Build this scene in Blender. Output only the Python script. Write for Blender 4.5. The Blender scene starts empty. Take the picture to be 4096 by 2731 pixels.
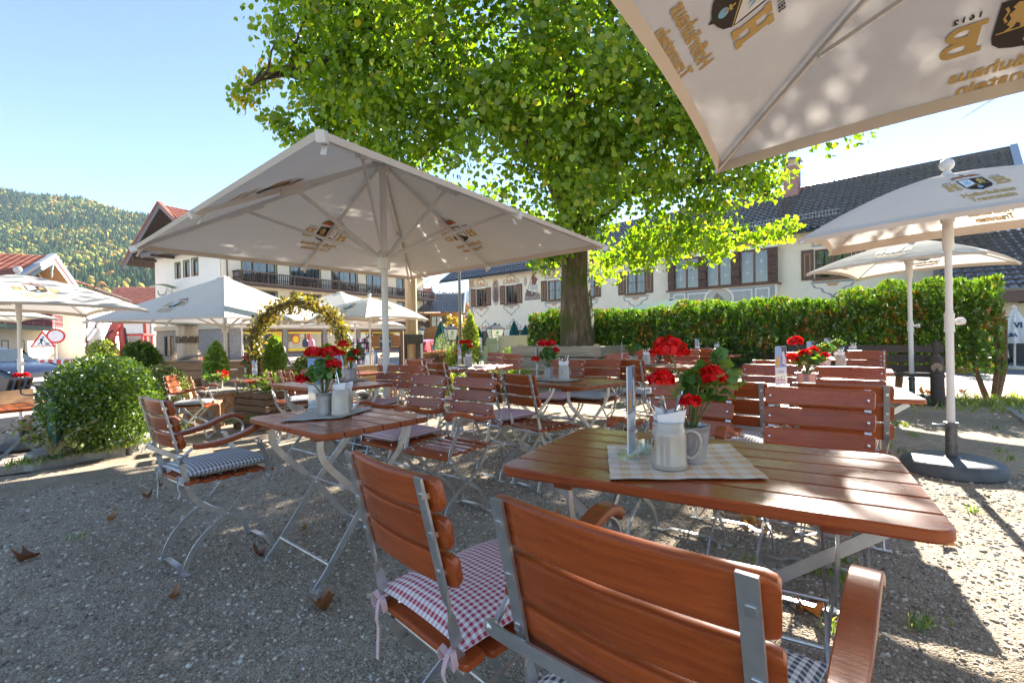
import bpy, math, random
import numpy as np
from mathutils import Vector, Matrix, noise
random.seed(7); RNG = np.random.default_rng(7)
SC = bpy.context.scene
COL = SC.collection
R = math.radians
V = Vector
# ------------------------------------------------------------------ camera
F, HC, CX, CY = 1900.0, 1.15, 2048.0, 1365.5          # focal length and centre in photo pixels
PITCH = math.atan((1346 - CY) / F); ROLL = R(0.92)
_cp, _sp = math.cos(PITCH), math.sin(PITCH)
_r, _f, _u = V((1, 0, 0)), V((0, _cp, _sp)), V((0, -_sp, _cp))
CR = math.cos(ROLL) * _r - math.sin(ROLL) * _u
CU = math.sin(ROLL) * _r + math.cos(ROLL) * _u
CF = _f; EYE = V((0, 0, HC))
cd = bpy.data.cameras.new('camera'); cam = bpy.data.objects.new('camera', cd); COL.objects.link(cam)
cd.sensor_width = 36; cd.lens = 36 * F / 4096; cd.clip_end = 20000; cd.clip_start = .05
cam.matrix_world = Matrix(((CR.x, CU.x, -CF.x, 0), (CR.y, CU.y, -CF.y, 0), (CR.z, CU.z, -CF.z, HC), (0, 0, 0, 1)))
SC.camera = cam

def ray(x, y): return CF + (x - CX) / F * CR - (y - CY) / F * CU
def PZ(x, y, z=0.0):
    d = ray(x, y); return EYE + d * ((z - HC) / d.z)
def PY(x, y, Y):
    d = ray(x, y); return EYE + d * (Y / d.y)

def sst(t):
    t = min(1, max(0, t)); return t * t * (3 - 2 * t)
def ground_z(x, y):
    c = lambda t: min(1, max(0, t))
    a = .45 * c((y - 3) / 9) * sst((-x - .6) / 3.4)
    b = .2 * sst((-x - 4.6) / 1.2) * sst((y - 3) / 2) * (1 - sst((y - 9) / 6))
    return -min(.5, a + b)

# ------------------------------------------------------------------ materials
MATS = {}
def _nodes(name):
    m = bpy.data.materials.new(name); m.use_nodes = True; nt = m.node_tree; nt.nodes.clear()
    return m, nt, nt.nodes, nt.links
def _n(N, t, **k):
    n = N.new(t)
    for a, b in k.items():
        if a == 'inp':
            for i, v in b.items(): n.inputs[i].default_value = v
        else: setattr(n, a, b)
    return n
def rgba(c, s=1): return (c[0] * s, c[1] * s, c[2] * s, 1)
def _ramp(N, stops):
    r = N.new('ShaderNodeValToRGB'); e = r.color_ramp.elements
    e[0].position, e[0].color = stops[0][0], rgba(stops[0][1])
    e[1].position, e[1].color = stops[-1][0], rgba(stops[-1][1])
    for p, c in stops[1:-1]:
        q = e.new(p); q.color = rgba(c)
    return r

def M(name, c, rough=.55, metal=0, var=.18, scale=9, bump=0, bscale=60, spec=.5, coat=0, stretch=None, c2=None, detail=4):
    if name in MATS: return MATS[name]
    m, nt, N, L = _nodes(name)
    out = N.new('ShaderNodeOutputMaterial'); p = N.new('ShaderNodeBsdfPrincipled')
    tc = N.new('ShaderNodeTexCoord'); mp = N.new('ShaderNodeMapping')
    L.new(tc.outputs['Object'], mp.inputs[0])
    if stretch: mp.inputs['Scale'].default_value = stretch
    nz = _n(N, 'ShaderNodeTexNoise', inp={'Scale': scale, 'Detail': detail, 'Roughness': .6}); L.new(mp.outputs[0], nz.inputs['Vector'])
    a = c; b = c2 or c
    rp = _ramp(N, [(.28, tuple(x * (1 - var) for x in a)), (.72, tuple(min(1, x * (1 + var)) for x in b))])
    L.new(nz.outputs['Fac'], rp.inputs[0]); L.new(rp.outputs[0], p.inputs['Base Color'])
    p.inputs['Roughness'].default_value = rough; p.inputs['Metallic'].default_value = metal
    p.inputs['Specular IOR Level'].default_value = spec
    if coat: p.inputs['Coat Weight'].default_value = coat; p.inputs['Coat Roughness'].default_value = .12
    if bump:
        bn = _n(N, 'ShaderNodeTexNoise', inp={'Scale': bscale, 'Detail': 3}); L.new(mp.outputs[0], bn.inputs['Vector'])
        bp = _n(N, 'ShaderNodeBump', inp={'Strength': bump, 'Distance': .01}); L.new(bn.outputs['Fac'], bp.inputs['Height'])
        L.new(bp.outputs[0], p.inputs['Normal'])
    L.new(p.outputs[0], out.inputs[0]); MATS[name] = m
    return m

def MLEAF(name, stops, trans=.5, rough=.45, tcol=(1.25, 1.2, .5), gloss=.06):
    """leaf: per-leaf tint attribute picks the colour, light also passes through"""
    if name in MATS: return MATS[name]
    m, nt, N, L = _nodes(name)
    out = N.new('ShaderNodeOutputMaterial')
    at = _n(N, 'ShaderNodeAttribute', attribute_name='tint'); rp = _ramp(N, stops)
    L.new(at.outputs['Fac'], rp.inputs[0])
    d = N.new('ShaderNodeBsdfDiffuse'); t = N.new('ShaderNodeBsdfTranslucent'); g = _n(N, 'ShaderNodeBsdfGlossy', inp={'Roughness': rough})
    ml = _n(N, 'ShaderNodeMix', data_type='RGBA', blend_type='MULTIPLY'); ml.inputs['Factor'].default_value = 1
    ml.inputs['B'].default_value = rgba(tcol); L.new(rp.outputs[0], ml.inputs['A'])
    L.new(rp.outputs[0], d.inputs[0]); L.new(ml.outputs['Result'], t.inputs[0])
    a = _n(N, 'ShaderNodeMixShader', inp={0: trans}); L.new(d.outputs[0], a.inputs[1]); L.new(t.outputs[0], a.inputs[2])
    b = _n(N, 'ShaderNodeMixShader', inp={0: gloss}); L.new(a.outputs[0], b.inputs[1]); L.new(g.outputs[0], b.inputs[2])
    L.new(b.outputs[0], out.inputs[0]); MATS[name] = m
    return m

def MCLOTH(name, c, trans=.3, var=.05, weave=0):
    if name in MATS: return MATS[name]
    m, nt, N, L = _nodes(name)
    out = N.new('ShaderNodeOutputMaterial'); tc = N.new('ShaderNodeTexCoord')
    nz = _n(N, 'ShaderNodeTexNoise', inp={'Scale': 2.2, 'Detail': 5}); L.new(tc.outputs['Object'], nz.inputs['Vector'])
    rp = _ramp(N, [(.3, tuple(x * (1 - var) for x in c)), (.7, tuple(min(1, x * (1 + var)) for x in c))]); L.new(nz.outputs['Fac'], rp.inputs[0])
    d = N.new('ShaderNodeBsdfDiffuse'); t = N.new('ShaderNodeBsdfTranslucent'); L.new(rp.outputs[0], d.inputs[0]); L.new(rp.outputs[0], t.inputs[0])
    b1 = _n(N, 'ShaderNodeTexNoise', inp={'Scale': 7, 'Detail': 2}); L.new(tc.outputs['Object'], b1.inputs['Vector'])
    bp = _n(N, 'ShaderNodeBump', inp={'Strength': .35, 'Distance': .02}); L.new(b1.outputs['Fac'], bp.inputs['Height']); L.new(bp.outputs[0], d.inputs['Normal'])
    a = _n(N, 'ShaderNodeMixShader', inp={0: trans}); L.new(d.outputs[0], a.inputs[1]); L.new(t.outputs[0], a.inputs[2])
    L.new(a.outputs[0], out.inputs[0]); MATS[name] = m
    return m

def MGINGHAM(name, c, pitch=.017, white=(.74, .72, .72)):
    if name in MATS: return MATS[name]
    m, nt, N, L = _nodes(name)
    out = N.new('ShaderNodeOutputMaterial'); p = _n(N, 'ShaderNodeBsdfPrincipled', inp={'Roughness': .9, 'Specular IOR Level': .15})
    uv = _n(N, 'ShaderNodeUVMap', uv_map='UVMap'); sp = N.new('ShaderNodeSeparateXYZ'); L.new(uv.outputs[0], sp.inputs[0])
    fs = []
    for k in (0, 1):
        a = _n(N, 'ShaderNodeMath', operation='DIVIDE', inp={1: pitch}); L.new(sp.outputs[k], a.inputs[0])
        b = _n(N, 'ShaderNodeMath', operation='FRACT'); L.new(a.outputs[0], b.inputs[0])
        g = _n(N, 'ShaderNodeMath', operation='GREATER_THAN', inp={1: .5}); L.new(b.outputs[0], g.inputs[0]); fs.append(g)
    ad = _n(N, 'ShaderNodeMath', operation='ADD'); L.new(fs[0].outputs[0], ad.inputs[0]); L.new(fs[1].outputs[0], ad.inputs[1])
    hf = _n(N, 'ShaderNodeMath', operation='MULTIPLY', inp={1: .5}); L.new(ad.outputs[0], hf.inputs[0])
    mid = tuple((c[i] * .45 + white[i] * .55) for i in range(3))
    rp = _ramp(N, [(0, white), (.25, mid), (.75, c)]); rp.color_ramp.interpolation = 'CONSTANT'
    L.new(hf.outputs[0], rp.inputs[0]); L.new(rp.outputs[0], p.inputs['Base Color'])
    tc = N.new('ShaderNodeTexCoord'); bn = _n(N, 'ShaderNodeTexNoise', inp={'Scale': 16, 'Detail': 3}); L.new(tc.outputs['Object'], bn.inputs['Vector'])
    bp = _n(N, 'ShaderNodeBump', inp={'Strength': .35, 'Distance': .012}); L.new(bn.outputs['Fac'], bp.inputs['Height']); L.new(bp.outputs[0], p.inputs['Normal'])
    L.new(p.outputs[0], out.inputs[0]); MATS[name] = m
    return m

def MGLASS(name, tint=(.9, .95, .95), trans=.6, rough=.02, gcol=(1, 1, 1), ior=0):
    if name in MATS: return MATS[name]
    m, nt, N, L = _nodes(name)
    out = N.new('ShaderNodeOutputMaterial'); t = N.new('ShaderNodeBsdfTransparent'); t.inputs[0].default_value = rgba(tint)
    g = _n(N, 'ShaderNodeBsdfGlossy', inp={'Roughness': rough}); g.inputs[0].default_value = rgba(gcol)
    tc = N.new('ShaderNodeTexCoord'); bn = _n(N, 'ShaderNodeTexNoise', inp={'Scale': .9}); L.new(tc.outputs['Object'], bn.inputs['Vector'])
    bp = _n(N, 'ShaderNodeBump', inp={'Strength': .05, 'Distance': .05}); L.new(bn.outputs['Fac'], bp.inputs['Height']); L.new(bp.outputs[0], g.inputs['Normal'])
    a = _n(N, 'ShaderNodeMixShader', inp={0: 1 - trans}); L.new(t.outputs[0], a.inputs[1]); L.new(g.outputs[0], a.inputs[2])
    if ior: fr = _n(N, 'ShaderNodeFresnel', inp={'IOR': ior}); L.new(fr.outputs[0], a.inputs[0])
    L.new(a.outputs[0], out.inputs[0]); MATS[name] = m
    return m

RED = (.23, .055, .017)
def wood_mats():
    """varnished slats: every slat its own tone, long grain, worn gloss"""
    m, nt, N, L = _nodes('lacquered_wood'); MATS['lacquered_wood'] = m
    out = N.new('ShaderNodeOutputMaterial'); p = _n(N, 'ShaderNodeBsdfPrincipled', inp={'Specular IOR Level': .42, 'Coat Weight': .15, 'Coat Roughness': .15})
    tc = N.new('ShaderNodeTexCoord'); g = N.new('ShaderNodeNewGeometry'); oi = N.new('ShaderNodeObjectInfo')
    ad = _n(N, 'ShaderNodeMath', operation='ADD'); L.new(g.outputs['Random Per Island'], ad.inputs[0]); L.new(oi.outputs['Random'], ad.inputs[1])
    of = _n(N, 'ShaderNodeVectorMath', operation='ADD'); L.new(tc.outputs['Object'], of.inputs[0]); L.new(ad.outputs[0], of.inputs[1])
    mp = N.new('ShaderNodeMapping'); mp.inputs['Scale'].default_value = (1, 18, 18); L.new(of.outputs[0], mp.inputs[0])
    n1 = _n(N, 'ShaderNodeTexNoise', inp={'Scale': 4.5, 'Detail': 6, 'Roughness': .65, 'Distortion': .6}); L.new(mp.outputs[0], n1.inputs['Vector'])
    rp = _ramp(N, [(.25, (.185, .034, .0075)), (.5, (.285, .056, .0105)), (.75, (.37, .082, .016))]); L.new(n1.outputs['Fac'], rp.inputs[0])
    mr = _n(N, 'ShaderNodeMapRange', inp={1: 0, 2: 2, 3: .74, 4: 1.24}); L.new(ad.outputs[0], mr.inputs[0])
    mx = _n(N, 'ShaderNodeVectorMath', operation='SCALE'); L.new(rp.outputs[0], mx.inputs[0]); L.new(mr.outputs[0], mx.inputs['Scale'])
    n2 = _n(N, 'ShaderNodeTexNoise', inp={'Scale': 22, 'Detail': 6, 'Roughness': .7}); L.new(of.outputs[0], n2.inputs['Vector'])
    wr = _ramp(N, [(.66, (0, 0, 0)), (.74, (1, 1, 1))]); L.new(n2.outputs['Fac'], wr.inputs[0])
    wm = _n(N, 'ShaderNodeMix', data_type='RGBA'); wm.inputs['B'].default_value = (.36, .17, .085, 1); L.new(mx.outputs[0], wm.inputs['A'])
    wf = _n(N, 'ShaderNodeMath', operation='MULTIPLY', inp={1: .2}); L.new(wr.outputs[0], wf.inputs[0]); L.new(wf.outputs[0], wm.inputs['Factor'])
    L.new(wm.outputs['Result'], p.inputs['Base Color'])
    n3 = _n(N, 'ShaderNodeTexNoise', inp={'Scale': 6, 'Detail': 5}); L.new(of.outputs[0], n3.inputs['Vector']); rr = _n(N, 'ShaderNodeMapRange', inp={1: .3, 2: .7, 3: .2, 4: .44}); L.new(n3.outputs['Fac'], rr.inputs[0]); L.new(rr.outputs[0], p.inputs['Roughness'])
    bp = _n(N, 'ShaderNodeBump', inp={'Strength': .12, 'Distance': .004}); L.new(n1.outputs['Fac'], bp.inputs['Height']); L.new(bp.outputs[0], p.inputs['Normal']); L.new(p.outputs[0], out.inputs[0])
    M('galvanised_steel', (.50, .50, .51), rough=.36, metal=.85, var=.2, scale=14)
wood_mats()
WOOD, STEEL = MATS['lacquered_wood'], MATS['galvanised_steel']
BOLT = M('bolt_steel', (.68, .68, .7), rough=.22, metal=1, var=.05)
WHITEM = M('white_metal', (.62, .595, .57), rough=.4, var=.05, scale=4)

# ------------------------------------------------------------------ mesh builder
class MB:
    def __init__(s): s.v = []; s.f = []; s.m = []; s.uv = {}; s.M = Matrix()
    def add(s, vs, fs, mat=0, uvs=None):
        o = len(s.v)
        s.v += [tuple(s.M @ V(p)) for p in vs]
        for k, f in enumerate(fs):
            if uvs: s.uv[len(s.f)] = uvs[k]
            s.f.append([i + o for i in f]); s.m.append(mat)
        return s
    def box(s, x0, x1, y0, y1, z0, z1, mat=0, ch=0):
        if ch <= 0:
            vs = [(x, y, z) for z in (z0, z1) for y in (y0, y1) for x in (x0, x1)]
            return s.add(vs, [(0, 2, 3, 1), (4, 5, 7, 6), (0, 1, 5, 4), (2, 6, 7, 3), (0, 4, 6, 2), (1, 3, 7, 5)], mat)
        # chamfered along x: 8-gon section with end caps drawn in
        ys = [(y0 + ch, z0), (y1 - ch, z0), (y1, z0 + ch), (y1, z1 - ch), (y1 - ch, z1), (y0 + ch, z1), (y0, z1 - ch), (y0, z0 + ch)]
        cy, cz = (y0 + y1) / 2, (z0 + z1) / 2
        def ring(x, k): return [(x, cy + (y - cy) * k if 0 else y + (ch * .7 if y < cy else -ch * .7) * k, z + (ch * .7 if z < cz else -ch * .7) * k) for y, z in ys]
        vs = ring(x0, 1) + ring(x0 + ch, 0) + ring(x1 - ch, 0) + ring(x1, 1)
        fs = [tuple(range(7, -1, -1))]
        for r_ in range(3):
            for i in range(8): fs.append((r_ * 8 + i, r_ * 8 + (i + 1) % 8, r_ * 8 + 8 + (i + 1) % 8, r_ * 8 + 8 + i))
        fs.append(tuple(range(24, 32)))
        return s.add(vs, fs, mat)
    def loft(s, rings, mat=0, cap=True, closed=True):
        n = len(rings[0]); vs = [p for r_ in rings for p in r_]; fs = []
        for k in range(len(rings) - 1):
            for i in range(n if closed else n - 1):
                j = (i + 1) % n; fs.append((k * n + i, k * n + j, (k + 1) * n + j, (k + 1) * n + i))
        if cap: fs.append(tuple(range(n - 1, -1, -1))); fs.append(tuple(range((len(rings) - 1) * n, len(rings) * n)))
        return s.add(vs, fs, mat)
    def sweep(s, pts, w, t, wdir, mat=0, prof=None):
        """flat bar along pts; wdir: one width direction or one per point"""
        pts = [V(p) for p in pts]; n = len(pts); rings = []
        pr = prof or [(-.5, -.5), (.5, -.5), (.5, .5), (-.5, .5)]
        for i, p in enumerate(pts):
            tg = (pts[min(i + 1, n - 1)] - pts[max(i - 1, 0)]).normalized()
            wd = V(wdir[i]) if isinstance(wdir, list) else V(wdir)
            wd = (wd - tg * wd.dot(tg)).normalized(); nd = tg.cross(wd)
            ww = w[i] if isinstance(w, list) else w
            rings.append([p + wd * a * ww + nd * b * t for a, b in pr])
        return s.loft(rings, mat)
    def tube(s, pts, r, n=8, mat=0, cap=True, jit=0):
        pts = [V(p) for p in pts]; k = len(pts); rings = []
        ref = None
        for i, p in enumerate(pts):
            tg = (pts[min(i + 1, k - 1)] - pts[max(i - 1, 0)]).normalized()
            if ref is None: ref = V((0, 0, 1)) if abs(tg.z) < .9 else V((1, 0, 0))
            a = (ref - tg * ref.dot(tg)).normalized(); ref = a; b = tg.cross(a)
            rr = r[i] if isinstance(r, (list, tuple)) else r
            ring = []
            for j in range(n):
                an = 2 * math.pi * j / n
                q = rr
                if jit: q = rr * (1 + jit * noise.noise(V((p.x * 1.3 + math.cos(an) * 1.7, p.y * 1.3 + math.sin(an) * 1.7, p.z * .9))))
                ring.append(p + a * math.cos(an) * q + b * math.sin(an) * q)
            rings.append(ring)
        return s.loft(rings, mat, cap)
    def lathe(s, prof, n=20, c=(0, 0, 0), mat=0, cap=True):
        rings = [[(c[0] + r * math.cos(2 * math.pi * j / n), c[1] + r * math.sin(2 * math.pi * j / n), c[2] + z) for j in range(n)] for r, z in prof]
        return s.loft(rings, mat, cap)
    def ball(s, c, r, n=10, mat=0, sz=1):
        return s.lathe([(max(1e-4, r * math.sin(math.pi * k / (n // 2 + 1))), -r * sz * math.cos(math.pi * k / (n // 2 + 1))) for k in range(n // 2 + 2)], n, c, mat)
    def prism(s, poly, y0, y1, mat=0):
        """polygon in local x,z extruded from y0 to y1"""
        n = len(poly); vs = [(x, y0, z) for x, z in poly] + [(x, y1, z) for x, z in poly]
        fs = [tuple(range(n)), tuple(range(2 * n - 1, n - 1, -1))] + [(i, i + n, (i + 1) % n + n, (i + 1) % n) for i in range(n)]
        return s.add(vs, fs, mat)
    def build(s, name, mats, parent=None, sharp=35, loc=None):
        me = bpy.data.meshes.new(name); me.from_pydata(s.v, [], s.f)
        if not isinstance(mats, (list, tuple)): mats = [mats]
        for m in mats: me.materials.append(m)
        me.polygons.foreach_set('material_index', s.m)
        if s.uv:
            u = me.uv_layers.new(name='UVMap').data
            for p in me.polygons:
                q = s.uv.get(p.index)
                if q:
                    for li, c in zip(p.loop_indices, q): u[li].uv = c
        me.validate(); me.update()
        if sharp is not None:
            me.polygons.foreach_set('use_smooth', [True] * len(me.polygons)); me.set_sharp_from_angle(angle=R(sharp))
        return link(name, me, parent)
def link(name, me, parent=None):
    o = bpy.data.objects.new(name, me); COL.objects.link(o)
    if parent: o.parent = parent
    return o
def tag(o, label=None, cat=None, group=None, kind=None):
    if label: o['label'] = label
    if cat: o['category'] = cat
    if group: o['group'] = group
    if kind: o['kind'] = kind
    return o
def thing(name, label, cat, loc=(0, 0, 0), rz=0.0, group=None):
    o = bpy.data.objects.new(name, None); COL.objects.link(o); o.location = loc; o.rotation_euler = (0, 0, rz)
    o.empty_display_size = .1
    return tag(o, label, cat, group)
def dup(root, loc, rz, label, group=None):
    r = root.copy(); COL.objects.link(r); r.location = loc; r.rotation_euler = (0, 0, rz); tag(r, label, None, group)
    for ch in KIDS(root):
        c = ch.copy(); COL.objects.link(c); c.parent = r
        for g in KIDS(ch):
            d = g.copy(); COL.objects.link(d); d.parent = c
    return r
def KIDS(o): return [c for c in COL.objects if c.parent == o]
def cr(pts, n=6):
    """Catmull-Rom resample"""
    pts = [V(p) for p in pts]; out = []
    P = [pts[0] * 2 - pts[1]] + pts + [pts[-1] * 2 - pts[-2]]
    for i in range(1, len(P) - 2):
        for k in range(n):
            t = k / n; a, b, c, d = P[i - 1], P[i], P[i + 1], P[i + 2]
            out.append(.5 * ((2 * b) + (c - a) * t + (2 * a - 5 * b + 4 * c - d) * t * t + (3 * b - a - 3 * c + d) * t ** 3))
    out.append(pts[-1]); return out

# leaves: one template stamped many times (numpy)
LEAF = {
    'quad': ([(-.42, 0, 0), (0, -.5, .04), (.42, 0, 0), (0, .55, -.06)], [(0, 1, 2, 3)]),
    'heart': ([(0, -.42, 0), (-.42, -.34, .05), (-.5, .05, .02), (0, .6, -.14), (.5, .05, .02), (.42, -.34, .05)], [(0, 3, 2, 1), (0, 5, 4, 3)]),
    'spray': ([(0, -.5, 0), (-.09, .0, .02), (-.38, .22, 0), (-.14, .16, .02), (0, .62, 0), (.14, .16, .02), (.38, .22, 0), (.09, 0, .02)], [(0, 1, 7), (1, 2, 3), (1, 3, 5, 7), (3, 4, 5), (5, 6, 7)]),
    'blade': ([(-.09, -.5, 0), (.09, -.5, 0), (.05, .1, .05), (-.05, .1, .05), (0, .55, -.05)], [(0, 1, 2, 3), (3, 2, 4)]),
    'round': ([(.5 * math.cos(2 * math.pi * k / 7), .5 * math.sin(2 * math.pi * k / 7), .08 * (-1) ** k) for k in range(7)], [(0, 1, 2, 3, 4, 5, 6)]),
    'ivy': ([(0, -.35, 0), (-.45, -.25, .03), (-.22, .02, 0), (-.36, .3, .04), (0, .55, -.06), (.36, .3, .04), (.22, .02, 0), (.45, -.25, .03)], [(0, 2, 1), (0, 4, 3, 2), (0, 6, 5, 4), (0, 7, 6)]),
}
def leaves(name, pos, ydir, nrm, size, tint, mat, shape='quad', parent=None):
    tv, tf = LEAF[shape]; tv = np.array(tv); n = len(pos); k = len(tv)
    y = ydir / np.maximum(1e-6, np.linalg.norm(ydir, axis=1, keepdims=True))
    x = np.cross(y, nrm); x /= np.maximum(1e-6, np.linalg.norm(x, axis=1, keepdims=True)); z = np.cross(x, y)
    co = pos[:, None, :] + size[:, None, None] * (tv[None, :, 0:1] * x[:, None] + tv[None, :, 1:2] * y[:, None] + tv[None, :, 2:3] * z[:, None])
    me = bpy.data.meshes.new(name); me.vertices.add(n * k); me.vertices.foreach_set('co', co.astype(np.float32).ravel())
    lens = np.array([len(f) for f in tf]); idx = np.concatenate([np.array(f) for f in tf])
    loops = (np.arange(n)[:, None] * k + idx[None]).ravel(); tot = np.tile(lens, n); start = np.concatenate([[0], np.cumsum(tot)[:-1]])
    me.loops.add(len(loops)); me.loops.foreach_set('vertex_index', loops.astype(np.int32))
    me.polygons.add(len(tot)); me.polygons.foreach_set('loop_start', start.astype(np.int32)); me.polygons.foreach_set('loop_total', tot.astype(np.int32))
    a = me.attributes.new('tint', 'FLOAT', 'POINT'); a.data.foreach_set('value', np.repeat(tint, k).astype(np.float32))
    me.materials.append(mat); me.update(calc_edges=True); me.validate()
    return link(name, me, parent)
def rdir(n, bias=(0, 0, 0)):
    d = RNG.normal(size=(n, 3)); d /= np.linalg.norm(d, axis=1, keepdims=True); return d + np.array(bias)
def blobs(n, centers, rad, squash=(1, 1, 1), shell=.0):
    """n points around each of the centres"""
    c = np.repeat(np.asarray(centers, float), n, 0); d = rdir(len(c)); r = (shell + (1 - shell) * RNG.random(len(c)) ** .5)[:, None]
    rr = np.repeat(np.broadcast_to(np.asarray(rad, float), (len(centers),)), n)[:, None]
    return c + d * r * rr * np.array(squash)

def text2d(s, size=1.0, bold=.0, align='CENTER', spacing=1.0):
    cu = bpy.data.curves.new('lettering', 'FONT'); cu.body = s; cu.size = size; cu.align_x = align; cu.offset = bold; cu.space_character = spacing
    cu.resolution_u = 3; cu.fill_mode = 'BOTH'
    ob = bpy.data.objects.new('lettering', cu); COL.objects.link(ob)
    dg = bpy.context.evaluated_depsgraph_get(); me = bpy.data.meshes.new_from_object(ob.evaluated_get(dg))
    vs = [(v.co.x, v.co.y) for v in me.vertices]; fs = [tuple(p.vertices) for p in me.polygons]
    bpy.data.objects.remove(ob); bpy.data.curves.remove(cu); bpy.data.meshes.remove(me)
    return vs, fs
def flat_text(mb, s, size, fn, mat=0, bold=0, align='CENTER', spacing=1.0):
    vs, fs = text2d(s, size, bold, align, spacing); mb.add([fn(x, y) for x, y in vs], fs, mat)

# ------------------------------------------------------------------ light
SUN_AZ, SUN_EL = R(32.5), R(28.5)
w = bpy.data.worlds.new('World'); SC.world = w; w.use_nodes = True
nt = w.node_tree; bg = nt.nodes['Background']; sky = nt.nodes.new('ShaderNodeTexSky')
sky.sky_type = 'NISHITA'; sky.sun_disc = False; sky.sun_elevation = SUN_EL; sky.sun_rotation = SUN_AZ
sky.altitude = 700; sky.air_density = .9; sky.dust_density = .0; sky.ozone_density = 1.0
nt.links.new(sky.outputs[0], bg.inputs[0]); bg.inputs[1].default_value = .052
sd = V((math.sin(SUN_AZ) * math.cos(SUN_EL), math.cos(SUN_AZ) * math.cos(SUN_EL), math.sin(SUN_EL)))
sl = bpy.data.lights.new('sun', 'SUN'); sl.energy = 4.9; sl.angle = R(.55); sl.color = (1, .93, .82)
so = bpy.data.objects.new('sun', sl); COL.objects.link(so); so.rotation_euler = sd.to_track_quat('Z', 'Y').to_euler(); so.location = sd * 40
SC.view_settings.view_transform = 'Standard'; SC.view_settings.look = 'None'; SC.view_settings.gamma = 1; SC.view_settings.exposure = 2.6
SC.cycles.max_bounces = 14; SC.cycles.diffuse_bounces = 8; SC.cycles.transparent_max_bounces = 12
# ------------------------------------------------------------------ chairs, cushions, tables
RR = [(-.5, -.22), (-.475, -.42), (-.43, -.5), (-.36, -.5), (.36, -.5), (.43, -.5), (.475, -.42), (.5, -.22), (.5, .22), (.475, .42), (.43, .5), (.36, .5), (-.36, .5), (-.43, .5), (-.475, .42), (-.5, .22)]
def slat_x(mb, hl, yc, zc, w, t, wdir, bow=0.0, r=.016, n=8):
    """rounded slat running along x, bowed in y"""
    xs = [-hl, -hl + r * .25, -hl + r] + [-hl + r + (2 * hl - 2 * r) * k / n for k in range(1, n)] + [hl - r, hl - r * .25, hl]
    ws = [w - 1.5 * r, w - .6 * r, w] + [w] * (n - 1) + [w, w - .6 * r, w - 1.5 * r]
    pts = [(x, yc - bow * (1 - (x / hl) ** 2), zc) for x in xs]
    mb.sweep(pts, ws, t, wdir, prof=RR)
def inplane(pts, flip=False):
    out = []; n = len(pts)
    for i in range(n):
        a, b = V(pts[max(i - 1, 0)]), V(pts[min(i + 1, n - 1)]); t = (b - a).normalized(); q = t.cross(V((1, 0, 0))); out.append(q)
    return out
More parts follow.
